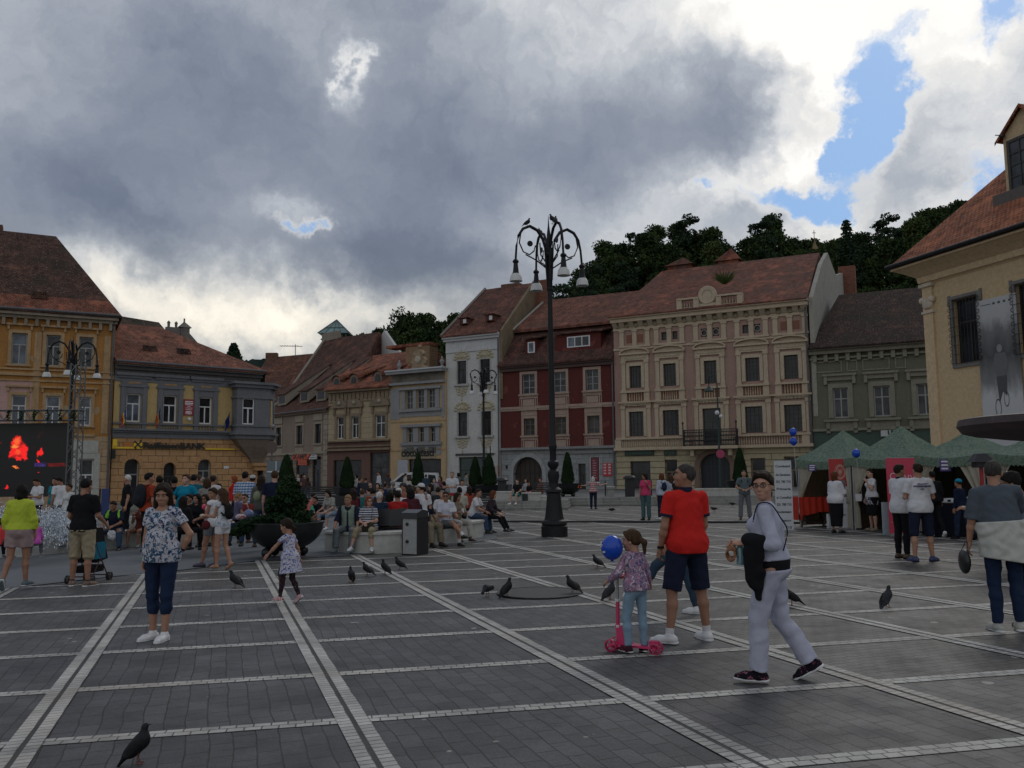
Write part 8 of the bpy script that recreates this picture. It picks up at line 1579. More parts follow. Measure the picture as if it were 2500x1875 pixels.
 if top:
  tp=torso(top.get('g',.016)*s,.06);gg=top.get('g',.016)*s;hem=top.get('hem',-.06);fr=top.get('sleeve',.62)
  for sd in 'LR':tp+=armp(J[sd],gg,fr)if fr>0 else[CAP(J[sd]['s']-T*.02*s,J[sd]['s']-Rt*(1 if sd=='R' else-1)*.02,.052*s+gg,.05*s+gg,.03)]
  hw=.150*s*f+gg+top.get('flare',0);tp.append(CAP(Pv+T*.12*s,Pv+T*(hem+.02)*s,(tw*s*f)+gg,hw,.05,sq=(Fw,.78)))
  if hem<.0:tp.append(ELL(Pv-T*.03*s-Fw*.03*s,(.145*s*f,.10*s*f,.10*s),TA,.05,g=gg+.010));tp.append(ELL(Pv+T*.02*s,(.153*s*(f if not fem else f*1.05),.115*s*f,.12*s),TA,.05,g=gg+.008))
  if hem<-.12:tp.append(CAP(Pv+T*-.05*s,Pv+T*hem*s,hw,hw+top.get('flare',0),.05,sq=(Fw,.78)))
  subs=[ELL(NB+T*.03*s+Fw*(.015+top.get('neck',.0))*s,((.062+top.get('neck',0)*.6)*s,(.060+top.get('neck',0)*.4)*s,(.045+top.get('neck',0))*s),TA,.015,True)]
  pl=[(Pv+T*hem*s,-T)]
  to=fobj('top',field_mesh(tp,vox,pl,top.get('fold',.0045)*(1 if dist<22 else .6),seed,subs),top['m'],bo,None,top.get('label'))
  if top.get('trim'):
   b=MB()
   for sd in 'LR':j=J[sd];c=j['s']+(j['e']-j['s'])*fr;d=nrm(j['e']-j['s']);r=(ua+.036*s)/2+gg*1.35+.003;b.tube([c-d*.022,c+d*.004],r,14)
   b.build('sleeve_trim',top['trim'],to,True)
  if top.get('collar'):
   cp=[CAP(NB-T*.01*s,NB+T*.045*s+Fw*.0,.072*s,.066*s,.01,cut='ab')];fobj('collar',field_mesh(cp,vox*.8,subs=[dict(CAP(NB+T*.0*s,NB+T*.09*s,.057*s,.057*s,.005),sub=True)]),top['collar'],to)
  if top.get('vest'):
   vp=torso(gg+.012*s,.06);vp.append(CAP(Pv+T*.12*s,Pv+T*(hem+.02)*s,(tw*s*f)+gg+.012,hw+.012,.05,sq=(Fw,.78)));fobj('vest',field_mesh(vp,vox,pl+[(J['L']['s']+Rt*.03*s,-Rt),(J['R']['s']-Rt*.03*s,Rt)],.003,seed,subs=[ELL(NB+T*.0*s+Fw*.05*s,(.07*s,.09*s,.09*s),TA,.015,True),CAP(Pv+T*.5*s+Fw*.12*s,Pv-T*.1*s+Fw*.15*s,.02,.02,.005)|dict(sub=True)]),top['vest'],bo)
 if bot:
  g0=bot.get('g',.014)*s;ty=bot.get('type','trousers');wz=bot.get('waist',(top or{}).get('hem',.05)+.035)if sit is None else .085
  base=[ELL(Pv+T*.02*s,(.150*s*(f if not fem else f*1.05),.112*s*f,.120*s),TA,.05,g=g0),ELL(Pv-T*.03*s-Fw*.03*s,(.140*s*f,.10*s*f,.10*s),TA,.05,g=g0),ELL(Pv+T*.12*s,(tw*s*f,td*s*f,.10*s),TA,.05,g=g0)]
  if ty=='skirt':
   L=bot.get('len',.55);rr=bot.get('r',.20)*s;dn=np.array((0,.0,-1.))if sit is None else nrm((0,1,-.25));base+=[CAP(Pv,Pv+dn*L*s,.165*s*f,rr,.05,sq=(Fw,.82),cut='b')]
   if sit is None:[base.extend([CAP(J[q]['h'],J[q]['k'],ut+g0,.06*s+g0,.05)])for q in 'LR']if L>.45 else None
  else:
   fr=bot.get('frac',2.0)
   for sd in 'LR':base+=legp(J[sd],1,g0,'b',fr)
  fobj({'trousers':'trousers','shorts':'shorts','skirt':'skirt'}[ty],field_mesh(base,vox,[(Pv+T*wz*s,T)],bot.get('fold',.004)*(1 if dist<22 else .6),seed+3),bot['m'],bo,None,bot.get('label'))
 if shoe:
  for sd in 'LR':
   ft,u,fd=foot(J[sd],.009*s,shoe.get('up',.0)*s);so_=J[sd]['a']-u*.078*s;sv=.006 if near else(.010 if dist<20 else .018);so=fobj('shoe',field_mesh(ft,sv,[(so_,-u)]),shoe['m'],bo)
   if dist<20:
    sq=(u,.5);sp=[CAP(J[sd]['a']-u*.066*s-fd*.045*s,J[sd]['a']-u*.066*s+fd*.105*s,.041*s,.047*s,.02),CAP(J[sd]['a']-u*.066*s+fd*.105*s,J[sd]['a']-u*.066*s+fd*.168*s,.047*s,.036*s,.02)]
    fobj('sole',field_mesh(sp,sv,[(so_+u*.001,-u),(J[sd]['a']-u*(.078-.022)*s,u)]),shoe.get('sole',F_WHITE),so)
   if shoe.get('sock'):c=J[sd]['a'];d=nrm(J[sd]['k']-c);MB().tube([c+d*.0,c+d*shoe.get('sockh',.05)*s],.040*s,12,.042*s).build('sock',shoe['sock'],so,True)
 root['_j']=0;del root['_j']
 return root,J,dict(Pv=Pv,T=T,Rt=Rt,Fw=Fw,NB=NB,HC=HCn,HM=HMs,s=s,body=bo)
def held(name,mb_or_vf,material,root,label,cat,group=None,smooth=True):
 """a thing carried by a person: top-level, placed in the person's frame"""
 o=fobj(name,mb_or_vf,material,None)if isinstance(mb_or_vf,tuple)else mb_or_vf.build(name,material,None,smooth,50)
 o.location=root.location;o.rotation_euler=root.rotation_euler;return tag(o,label,cat,group)
def rucksack(P,root,label,c=(.012,.012,.014),side=-1,size=1.0):
 s=P['s']*size;C=P['Pv']+P['T']*.27*P['s']+P['Fw']*side*.185*P['s'];A=np.stack([P['Rt'],P['Fw'],P['T']]);pr=[ELL(C,(.145*s,.085*s,.215*s),A,.04),ELL(C+P['Fw']*side*.06*s-P['T']*.07*s,(.11*s,.05*s,.10*s),A,.03)]
 for q in(-1,1):
  S_=P['Pv']+P['T']*.475*P['s']+P['Rt']*q*.105*P['s'];pr+=[CAP(C+P['T']*.16*s+P['Rt']*q*.07*s,S_+P['T']*.03*s,.016,.016,.01),CAP(S_+P['T']*.03*s,S_-P['Fw']*side*.115*s-P['T']*.10*s,.016,.016,.01),CAP(S_-P['Fw']*side*.115*s-P['T']*.10*s,C-P['T']*.1*s+P['Rt']*q*.14*s-P['Fw']*side*.06*s,.016,.016,.01)]
 return held('backpack',field_mesh(pr,.014),fabric(c),root,label,'backpack')
WHITE_T=fabric((.58,.58,.60),'white_cotton');NAVY=fabric((.014,.018,.038),'navy_cotton');BLACK=fabric((.010,.010,.012),'black_cotton');JEAN=fabric((.045,.075,.13),'blue_denim');JEAN_L=fabric((.20,.29,.38),'light_denim');JEAN_D=fabric((.014,.025,.058),'dark_denim');KHAKI=fabric((.30,.25,.17),'khaki_cotton');GREYF=fabric((.13,.14,.15),'grey_cotton')
SH_WHITE=dict(m=plain('white_shoe',(.60,.60,.60),.5,.06));SH_BLACK=dict(m=plain('black_shoe',(.012,.011,.011),.45),sole=BLACK);SH_BROWN=dict(m=plain('brown_shoe',(.07,.04,.025),.5),sole=BLACK);SH_GREY=dict(m=plain('grey_shoe',(.12,.13,.14),.6))
exec_people=True
r,J,P=person(1684,1567,1.80,22,'man in red polo shirt and navy shorts with white sneakers seen from behind',fat=1.24,skn=2,hair='crop',hc='greydark',near=True,head=(55,6),top=dict(m=fabric((.52,.022,.018),'red_polo'),sleeve=.66,hem=-.10,g=.014,trim=NAVY,collar=NAVY,flare=.0),bot=dict(type='shorts',m=NAVY,frac=.98,g=.020),shoe=dict(m=SH_WHITE['m'],sock=plain('white_sock',(.55,.55,.56),.9),sockh=.07),pose=dict(lL=((-.20,.02,-1),(-.12,-.05,-1)),lR=((.14,.05,-1),(.10,-.06,-1)),fL=(-.75,.85,0),fR=(.05,1,0),aL=((-.20,.03,-1),(-.02,.38,-1)),aR=((.14,.10,-1),(-.20,.55,-.9)),cL=.6))
MB().lathe([(.030,-.012),(.034,-.012),(.034,.012),(.030,.012)],(0,0,0),14).build('watch',BLACK,P['body']).location=tuple(J['L']['w']+np.array((0,-.01,.02)))
r,J,P=person(1556,1596,1.10,32,'little girl in floral sweatshirt and pale jeans standing on a pink scooter',sex='f',fat=.95,skn=0,hair='ponytail',hc='brown',near=True,head=(35,-4),hs=.83,lean=(4,0),top=dict(m=floral('floral_sweatshirt',(.26,.18,.27),[((.55,.45,.50),1.0,.56),((.45,.12,.20),1.3,.60),((.50,.22,.16),1.7,.64),((.07,.08,.17),1.1,.58)],24),sleeve=1.85,hem=-.06,g=.024),bot=dict(m=JEAN_L,frac=1.96,g=.010,fold=.005),shoe=dict(m=floral('dark_red_sneaker',(.03,.012,.018),[((.25,.03,.05),1.5,.6)],40)),pose=dict(lL=((-.10,.18,-1),(-.02,-.12,-1)),lR=((.04,-.02,-1),(.0,-.06,-1)),fL=(-.1,1,0),fR=(.35,.8,-.12),aL=((-.55,.20,-1),(-.05,1.0,-.55)),aR=((.40,.0,-1),(.55,.45,-.6))))
G0=r.location.copy();PKS=plain('scooter_pink',(.55,.035,.13),.35,.06,6);PKW=plain('scooter_wheel_pink',(.42,.02,.09),.3,.2,20)
a=ground(1498,1588);b_=ground(1600,1597);d=Vector((b_.x-a.x,b_.y-a.y,0));L=d.length;t=empty('kick_scooter',(a.x,a.y,gz(a.x,a.y)),math.atan2(d.y,d.x),'pink three wheeled kick scooter ridden by the little girl','scooter')
MB().box(.14,L-.02,-.06,.06,.055,.075).solid([(.05,-.025,.06),(.2,-.045,.06),(.2,.045,.06),(.05,.025,.06),(.03,-.02,.25),(.07,-.02,.25),(.07,.02,.25),(.03,.02,.25)],[(0,1,5,4),(1,2,6,5),(2,3,7,6),(3,0,4,7),(4,5,6,7),(3,2,1,0)]).build('deck',PKS,t);b=MB()
top_=at(1507,1411,a.y)-t.location;hx=(Matrix.Rotation(-t.rotation_euler.z,3,'Z')@top_);MB().tube([(.05,0,.22),tuple(Vector((.05,0,.22)).lerp(hx,.55))],.019,10).build('stem',PKS,t,True);MB().tube([tuple(Vector((.05,0,.22)).lerp(hx,.55)),tuple(hx)],.014,10).build('inner_tube',TR_,t,True);MB().lathe([(.026,-.012),(.026,.012)],tuple(Vector((.05,0,.22)).lerp(hx,.55)),12).lathe([(.026,-.012),(.026,.012)],(.055,0,.235),12).build('clamp',F_WHITE,t)
RGR=plain('grip_red',(.42,.03,.03),.6);hz_=hx+Vector((0,0,.0));MB().tube([hz_+Vector((.0,-.15,0)),hz_+Vector((0,.15,0))],.011,8).build('handlebar',TR_,t);
for q in(-1,1):MB().tube([hz_+Vector((0,q*.08,0)),hz_+Vector((0,q*.165,0))],.018,10).build('grip',RGR,t,True)
for(x,y,rr)in[(.0,-.07,.060),(.0,.07,.060),(L+.01,-.045,.055),(L+.01,.045,.055)]:
 w=MB().lathe([(rr*.78,-.014),(rr,-.011),(rr,.011),(rr*.78,.014)],(0,0,0),22,False).build('wheel',PKW,t,True);w.matrix_local=Matrix.Translation((x,y,rr))@Matrix.Rotation(R(90),4,'X');h_=MB().lathe([(rr*.3,-.016),(rr*.3,.016)],(0,0,0),12);
 for k in range(5):c_,s_=math.cos(1.2566*k),math.sin(1.2566*k);h_.tube([(0,0,0),(c_*rr*.8,s_*rr*.8,0)],rr*.12,4)
 h_.build('spokes',PKS,w)
MB().box(L-.05,L+.03,-.03,.03,.06,.125).build('brake',PKS,t);MB().box(-.02,.1,-.06,.06,.05,.07).build('axle',PKS,t)
bl,bp_=balloon(1494,1335,8.35,.105,'large blue balloon with white lettering held in front of the scooter girl')
o=writing('lettering','5',.075,-.03,-.1,-.02,F_WHITE,bl,.002,'CENTER',.002);o.matrix_local=Matrix.Rotation(R(-62),4,'Z')@Matrix.Translation((0,-.0,.02))
o=writing('small_lettering','ani',.03,-.0,-.102,-.04,F_WHITE,bl,.002,'CENTER',.001);o.matrix_local=Matrix.Rotation(R(-55),4,'Z')@Matrix.Translation((0,-.0,-.01))
LIL=fabric((.40,.41,.50),'lilac_grey_jersey')
r,J,P=person(1893,1664,1.69,68,'woman with glasses in pale lilac grey sweat suit walking left and looking back',sex='f',fat=1.17,skn=0,hair='lowpony',hc='dark',near=True,head=(78,-2,3),lean=(3,0),face='glasses',top=dict(m=LIL,sleeve=1.9,hem=.035,g=.020,neck=.01,fold=.004),bot=dict(m=LIL,frac=1.97,g=.022,fold=.006,waist=-.045),shoe=dict(m=floral('black_pink_slipon',(.012,.010,.014),[((.30,.10,.15),1.2,.60)],30),sole=F_WHITE),pose=dict(lL=((-.02,.26,-1),(.0,.02,-1)),lR=((.05,-.10,-1),(.03,-.66,-1)),fL=(-.08,1,.03),fR=(.05,.85,-.50),aL=((-.26,-.30,-1),(.08,.95,.02)),aR=((.10,.10,-1),(-.42,.8,.02)),cL=1.0,cR=1.0))
s=P['s'];Pv,T,Rt,Fw=P['Pv'],P['T'],P['Rt'],P['Fw']
fobj('undershirt',field_mesh([ELL(Pv+T*.02*s,(.178*s*1.1,.145*s*1.1,.125*s),np.stack([Rt,Fw,T]),.05),CAP(Pv-T*.08*s,Pv+T*.08*s,.185*s,.172*s,.03,sq=(Fw,.85))],.0085,[(Pv+T*.06*s,T),(Pv-T*.075*s,-T)],.003),BLACK,P['body'])
E=J['L']['e'].copy();Wr=J['L']['w'].copy();mid=(E+Wr)/2
held('jacket',field_mesh([CAP(E+(Wr-E)*.35+np.array((0,0,.03)),Wr+np.array((0,-.03,.03)),.046,.050,.02),CAP(mid+np.array((-.03,.03,-.0)),mid+np.array((-.02,.04,-.30)),.080,.060,.03,sq=(np.array((1.,0,0)),.5)),CAP(mid+np.array((-.03,.08,-.05)),mid+np.array((-.03,.075,-.27)),.045,.035,.02,sq=(np.array((1.,0,0)),.6)),CAP(mid+np.array((.0,.0,-.22)),mid+np.array((.0,.02,-.42)),.045,.028,.03)],.008,(),.006,3),BLACK,r,'black jacket draped over the forearm of the woman in the sweat suit','jacket')
sh=J['L']['s'];pts=[mid+np.array((-.03,-.02,.0)),mid+np.array((-.05,-.05,.12)),sh+np.array((-.07,.08,-.08)),sh+np.array((-.03,.04,.055)),sh+np.array((.03,-.05,.06)),sh+np.array((.03,-.125,-.05)),Pv+T*.28*s+np.array((-.06,-.16,0)),Pv+T*.12*s+np.array((-.12,-.12,0))]
held('shoulder_strap',MB().tube(spl(pts[2:]),.006,6),fabric((.02,.025,.045),'navy_strap'),r,'dark blue bag strap over the shoulder of the woman in the sweat suit','bag strap')
W_=J['L']['w']+nrm(J['L']['w']-J['L']['e'])*.09+np.array((0,.0,0))
b=MB()
for k in range(4):
 c=W_+np.array((.03-.02*k,.015,-.075-.008*k));rr=.034;b.tube([tuple(c+np.array((.012*math.sin(a*2+k),rr*math.cos(a),rr*1.35*math.sin(a))))for a in np.linspace(0,6.28,17)],.010,6)
held('pretzel',b,plain('pretzel_brown',(.20,.075,.025),.5,.3,30),r,'brown twisted pretzels hanging from the hand of the woman in the sweat suit','pretzels')
held('water_bottle',MB().tube([tuple(W_+np.array((.04,-.05,.01))),tuple(W_+np.array((.04,-.05,-.02))),tuple(W_+np.array((.04,-.05,-.05))),tuple(W_+np.array((.04,-.05,-.18)))],[.012,.013,.03,.03],12),plain('bottle_blue',(.16,.30,.34),.15,.1,10,0,0,.8),r,'pale blue plastic bottle held with the pretzels by the woman in the sweat suit','bottle')
r,J,P=person(388,1563,1.69,172,'dark haired woman in blue floral blouse and cropped jeans, hand on hip',sex='f',fat=1.16,skn=1,hair='longer',hc='dark',near=True,head=(16,-14),top=dict(m=floral('floral_blouse',(.46,.46,.50),[((.035,.10,.17),.9,.53),((.018,.032,.10),1.4,.56),((.35,.16,.17),1.9,.66)],22),sleeve=.52,hem=-.10,g=.020,flare=.012,neck=.03),bot=dict(m=JEAN_D,frac=1.50,g=.012,fold=.004),shoe=dict(m=SH_WHITE['m']),pose=dict(lL=((.01,.10,-1),(.02,.0,-1)),lR=((.0,-.02,-1),(-.01,-.06,-1)),fL=(-.05,1,0),fR=(.35,1,0),aR=((.10,.03,-1),(.02,.10,-1)),aL=((-.62,-.20,-1),(.50,-.02,-.95)),hL=(.25,.4,-.75),pL=(1,0,0),cL=.3,cR=.5))
w=J['R']['w'];MB().tube([tuple(w+np.array((0,0,.0))),tuple(w+np.array((0,0,.025)))],.033,12).build('bracelet',plain('bracelet_green',(.06,.32,.10),.5),P['body'],True);w=J['L']['w'];MB().tube([tuple(w+np.array((-.02,0,.035))),tuple(w+np.array((-.03,0,.055)))],.032,12).build('wristband',BLACK,P['body'],True)
r,J,P=person(706,1474,1.10,66,'little girl in white dress with blue flowers running past the bowl planter',sex='f',fat=.92,skn=1,hair='lowpony',hc='dark',near=True,head=(12,-14),hs=.83,lean=(6,0),top=dict(m=floral('flower_dress',(.50,.50,.55),[((.035,.05,.26),1.3,.56),((.09,.08,.30),1.9,.58)],26),sleeve=.5,hem=-.34,g=.014,flare=.042,fold=.006),bot=dict(m=floral('dark_leggings',(.028,.018,.022),[((.16,.10,.11),1.6,.62)],40),frac=1.95,g=.006),shoe=dict(m=striped('striped_sneaker',(.55,.52,.52),(.45,.05,.06),.022,1,.55)),pose=dict(lL=((-.02,.30,-1),(.0,.12,-1)),lR=((.02,.02,-1),(.0,-.52,-1)),fL=(-.05,1,.0),fR=(.0,.8,-.6),aL=((-.30,.75,-.85),(-.20,.75,-.8)),aR=((.30,-.28,-1),(.25,-.05,-1)),cL=.25))
MB().ball(tuple(P['HC']+P['HM']@np.array((0,-.085,.075))),.016,6).build('hair_clip',F_WHITE,P['body'],True)
r,J,P=person(541,1392,1.52,62,'barefoot girl with long brown hair in white top and shorts carrying a black backpack',sex='f',fat=.86,skn=1,hair='longer',hc='brown',near=True,head=(14,-10),hs=.9,top=dict(m=floral('pale_blue_print',(.50,.52,.56),[((.24,.30,.38),1.0,.58)],16),sleeve=.16,hem=-.10,g=.016),bot=dict(type='shorts',m=WHITE_T,frac=.42,g=.018),shoe=None,pose=dict(lL=((-.02,.12,-1),(0,.02,-1)),lR=((.02,.02,-1),(.0,-.42,-1)),fL=(0,1,0),fR=(.0,.8,-.5),aL=((-.12,.30,-1),(.02,1,.05)),aR=((.12,.28,-1),(-.05,1,.02)),cL=.9,cR=.9))
rucksack(P,r,'small black backpack worn by the barefoot girl in white',size=.8)
c=J['L']['w']+np.array((.02,.13,.0));held('food_wrap',MB().ball(tuple(c),.04,8,(1,1.6,.8)),plain('bread_cream',(.50,.42,.30),.7),r,'pale wrapped snack held by the barefoot girl in white','snack')
r,J,P=person(516,1384,1.58,80,'girl in white top and grey shorts walking behind the barefoot girl',sex='f',fat=.9,skn=2,hair='bun',hc='dark',near=True,head=(75,-5),top=dict(m=WHITE_T,sleeve=.12,hem=-.08,g=.014),bot=dict(type='shorts',m=GREYF,frac=.55,g=.012),shoe=dict(m=plain('purple_shoe',(.05,.035,.06),.5),sole=BLACK),pose=dict(lL=((0,.30,-1),(0,.12,-1)),lR=((0,.02,-1),(0,-.15,-1)),aL=((-.1,.2,-1),(.0,.9,-.3)),aR=((.1,.0,-1),(.0,.4,-1)),cL=.8))
held('shoulder_bag',field_mesh([ELL(P['Pv']+np.array((-.16,.05,-.03)),(.05,.09,.09),None,.02),CAP(P['Pv']+np.array((-.15,.05,.04)),J['R']['s']+np.array((-.05,.07,.04)),.01,.01,.01)],.010),fabric((.10,.018,.022),'dark_red_leather'),r,'dark red shoulder bag on the girl in grey shorts','bag')
held('phone',MB().ball(tuple(P['Pv']+T*.33+np.array((-.10,.13,0))),.055,8,(1,.5,1)),plain('neon_pink',(.75,.07,.14),.5),r,'neon pink pouch hanging on the chest of the girl in grey shorts','pouch')
r,J,P=person(197,1431,1.80,-6,'man in black t-shirt and khaki cargo shorts with his back turned, behind a pushchair',fat=1.1,skn=2,hair='short',hc='black',near=True,head=(-5,-12),top=dict(m=BLACK,sleeve=.78,hem=-.09,g=.020),bot=dict(type='shorts',m=KHAKI,frac=1.12,g=.034,fold=.006),shoe=dict(m=plain('brown_white_sneaker',(.14,.085,.06),.6,.5,30),sock=BLACK,sockh=.03),pose=dict(aL=((-.22,.0,-1),(.10,.85,-.6)),aR=((.18,.12,-1),(.0,.9,-.55)),lL=((-.10,.03,-1),(-.04,-.05,-1)),lR=((.05,.0,-1),(.03,-.05,-1)),fL=(-.5,1,0),fR=(.35,1,0)))
for q in(-1,1):fobj('pocket',field_mesh([ELL(J['L' if q<0 else 'R']['h']*.45+J['L' if q<0 else 'R']['k']*.55+np.array((q*.075,0,0)),(.03,.075,.085),None,.01)],.012),KHAKI,P['body'])
r0=r
g=r.location+Vector((-.18,.60,0));t=empty('pushchair',(g.x,g.y,gz(g.x,g.y)),R(-4),'black pushchair with turquoise lining standing in front of the man in khaki shorts','pushchair');t.scale=(.8,.9,.95)
MB().solid([(-.22,-.05,.35),(.22,-.05,.35),(.22,.35,.40),(-.22,.35,.40),(-.24,-.22,.98),(.24,-.22,.98),(.22,.12,.98),(-.22,.12,.98)],[(0,1,5,4),(3,0,4,7),(1,2,6,5),(3,2,1,0),(4,5,6,7)]).build('seat',BLACK,t);MB().box(.225,.245,-.15,.22,.42,.72).build('side_pocket',fabric((.012,.13,.20),'turquoise_lining'),t);b=MB()
for q in(-.24,.24):b.tube([(q,-.42,1.03),(q,-.30,.95),(q,.0,.5),(q,.35,.06)],.013,6);b.tube([(q,-.25,.08),(q,.05,.42),(q,.2,.55)],.012,6)
b.tube([(-.24,-.25,.12),(.24,-.25,.12)],.012).tube([(-.24,.32,.1),(.24,.32,.1)],.012);b.build('frame',plain('dark_red_frame',(.06,.015,.015),.4),t);MB().box(-.2,.2,-.2,.25,.18,.30).build('basket',BLACK,t)
for x in(-.26,.26):
 for y in(-.27,.36):
  for dx in(-.03,.03):w=MB().lathe([(.045,-.014),(.075,-.012),(.075,.012),(.045,.014)],(0,0,0),16,False).lathe([(.02,-.016),(.02,.016)],(0,0,0),10).build('wheel',plain('wheel_grey',(.04,.04,.042),.5),t);w.matrix_local=Matrix.Translation((x+dx,y,.075))@Matrix.Rotation(R(90),4,'Y')
r,J,P=person(40,1440,1.66,12,'woman in lime yellow jacket and mauve shorts walking away at the left edge',sex='f',fat=1.06,skn=2,hair='bob',hc='black',near=True,head=(0,-14),top=dict(m=fabric((.42,.50,.05),'lime_jacket'),sleeve=1.75,hem=.0,g=.034,flare=.02,fold=.004,neck=-.01),bot=dict(type='shorts',m=fabric((.30,.22,.22),'mauve_cotton'),frac=.60,g=.034,fold=.005),shoe=dict(m=plain('grey_teal_shoe',(.09,.12,.13),.6,.4,30)),pose=dict(lR=((.03,.12,-1),(.02,.0,-1)),lL=((-.04,-.06,-1),(-.10,-.55,-1)),fL=(-.1,.55,-.85),fR=(.4,1,0),aL=((-.25,.0,-1),(.0,.35,-1)),aR=((.22,.0,-1),(.05,.30,-1))))
r,J,P=person(2206,1363,1.79,-72,'man in white t-shirt and black trousers, arms crossed, facing right',fat=1.14,skn=2,hair='short',hc='dark',head=(-8,0),top=dict(m=WHITE_T,sleeve=.75,hem=-.13,g=.024,collar=NAVY),bot=dict(m=BLACK,frac=1.97,g=.012),shoe=SH_BROWN,pose=dict(aL=((-.1,.15,-1),(.5,.9,.1)),aR=((.1,.1,-1),(-.5,.9,.15)),fL=(-.1,1,0)))
r,J,P=person(2254,1371,1.80,2,'man in white t-shirt with small print and navy shorts seen from behind',fat=1.2,skn=1,hair='short',hc='dark',head=(0,0),top=dict(m=WHITE_T,sleeve=.72,hem=-.10,g=.022),bot=dict(type='shorts',m=NAVY,frac=1.02,g=.022),shoe=dict(m=plain('blue_slipper',(.03,.04,.10),.6),sole=NAVY),pose=dict(aL=((-.22,.15,-1),(.7,.7,.2)),aR=((.26,.1,-1),(-.6,.8,.15)),lL=((-.10,0,-1),(-.02,-.02,-1)),lR=((.12,0,-1),(.05,-.02,-1)),fL=(-.25,1,0),fR=(.9,.6,0)))
b=MB();s=P['s'];v,f=text_mb('VOLUNTAR',.05,.002,'CENTER');y0=(P['Pv']+P['T']*.36*s)[1]-.150*s*1.05
for k,(tx,sz)in enumerate((('salvarea vietii',.034),('DONEAZA SANGE',.040),('acum',.030))):v,f=text_mb(tx,sz,.02,'CENTER',.001);b.solid([(a-.02,y0-.004-c,P['Pv'][2]+.40*s-.045*k+z)for a,z,c in v],f)
b.build('back_print',plain('print_navy',(.06,.06,.14),.7),P['body'])
r,J,P=person(2462,1542,1.76,-10,'grey haired man with a white sweater round his waist at the right edge',fat=1.2,skn=1,hair='short',hc='greydark',near=True,head=(-22,-8),lean=(2,-4),top=dict(m=fabric((.075,.09,.11),'slate_shirt'),sleeve=.95,hem=.12,g=.026),bot=dict(m=JEAN_D,frac=1.97,g=.010,waist=-.12),shoe=dict(m=plain('cream_shoe',(.36,.36,.32),.6)),pose=dict(aL=((-.22,.0,-1),(-.05,.35,-1)),aR=((.3,.6,-.7),(.2,.9,0)),lL=((-.02,.02,-1),(.02,-.04,-1))))
s=P['s'];Pv,T,Rt,Fw=P['Pv'],P['T'],P['Rt'],P['Fw'];fobj('tied_sweater',field_mesh([CAP(Pv+T*.10*s,Pv-T*.36*s,.215*s,.25*s,.05,sq=(Fw,.92),cut='b'),CAP(Pv+T*.10*s-Rt*.12,Pv+T*.11*s+Rt*.12,.125,.125,.05)],.010,[(Pv+T*.15*s,T),(Pv-T*.30*s+Rt*.2,nrm(-T+Rt*-.22))],.008,5),fabric((.46,.46,.42),'white_knit'),P['body'])
held('handbag',field_mesh([ELL(J['L']['w']+np.array((-.05,.02,-.20)),(.05,.13,.13),None,.03),CAP(J['L']['w']+np.array((-.05,-.08,-.10)),J['L']['w']+np.array((-.02,.0,.03)),.008,.008,.01),CAP(J['L']['w']+np.array((-.05,.12,-.10)),J['L']['w']+np.array((-.02,.0,.03)),.008,.008,.01)],.012),plain('black_leather',(.010,.012,.012),.35),r,'black leather handbag held low beside the grey haired man at the right edge','handbag')
r,J,P=person(2520,1528,1.64,52,'dark haired woman in pale blue shirt laying an arm round the grey haired man',sex='f',fat=1.1,skn=2,hair='bun',hc='black',near=True,head=(10,-22),lean=(6,-6),top=dict(m=fabric((.19,.22,.30),'pale_blue_shirt'),sleeve=1.3,hem=-.05,g=.018),bot=dict(m=BLACK,frac=1.97,g=.014),shoe=SH_BLACK,pose=dict(aL=((-.55,.75,-.35),(.1,1,.10)),aR=((.2,.4,-1),(-.2,1,0)),lL=((-.02,.0,-1),(.0,-.04,-1))))
MB().ball(tuple(P['HC']+P['HM']@np.array((0,-.03,.115))),.03,8,(1.2,1,.6)).build('hair_clip',F_WHITE,P['body'],True)
r,J,P=person(1668,1500,1.60,70,'person in dark top and jeans striding behind the man in the red shirt',sex='f',fat=.95,skn=1,hair='bob',hc='black',head=(0,0),top=dict(m=BLACK,sleeve=1.9,hem=-.05,g=.018),bot=dict(m=fabric((.03,.055,.085),'teal_denim'),frac=1.95,g=.008),shoe=dict(m=SH_WHITE['m']),pose=dict(lL=((0,.85,-.75),(0,.75,-1)),lR=((0,-.1,-1),(0,-.3,-1)),fL=(0,1,0),aL=((-.1,.4,-1),(0,.35,-1)),aR=((.1,.3,-1),(0,.5,-1))))
r,J,P=person(2044,1301,1.66,-55,'dark haired woman in loose white blouse and long black skirt before the heart banner',sex='f',fat=1.28,skn=1,hair='bob',hc='auburn',head=(-20,0),top=dict(m=WHITE_T,sleeve=1.7,hem=-.12,g=.030,flare=.01),bot=dict(type='skirt',m=BLACK,len=.78,r=.17),shoe=SH_BLACK,pose=dict(aL=((-.2,.2,-1),(.5,.9,-.1)),aR=((.25,.25,-1),(-.5,.9,.35))))
held('document_folder',MB().box(-.02,.14,.24,.27,1.12,1.42),plain('folder_grey',(.12,.13,.14),.5),r,'grey folder clasped by the woman in the long black skirt','folder',None,False)
r,J,P=person(2133,1296,1.72,95,'woman in white t-shirt and black and white patterned skirt raising a hand to her mouth',sex='f',fat=1.12,skn=3,hair='lowpony',hc='dark',head=(10,0),top=dict(m=WHITE_T,sleeve=.6,hem=-.03,g=.016),bot=dict(type='skirt',m=BLACK,len=.52,r=.17),shoe=dict(m=plain('sand_shoe',(.22,.17,.12),.6)),pose=dict(aL=((-.3,.45,-.9),(.35,.45,1)),aR=((.12,.0,-1),(.0,.4,-1)),cL=1.0))
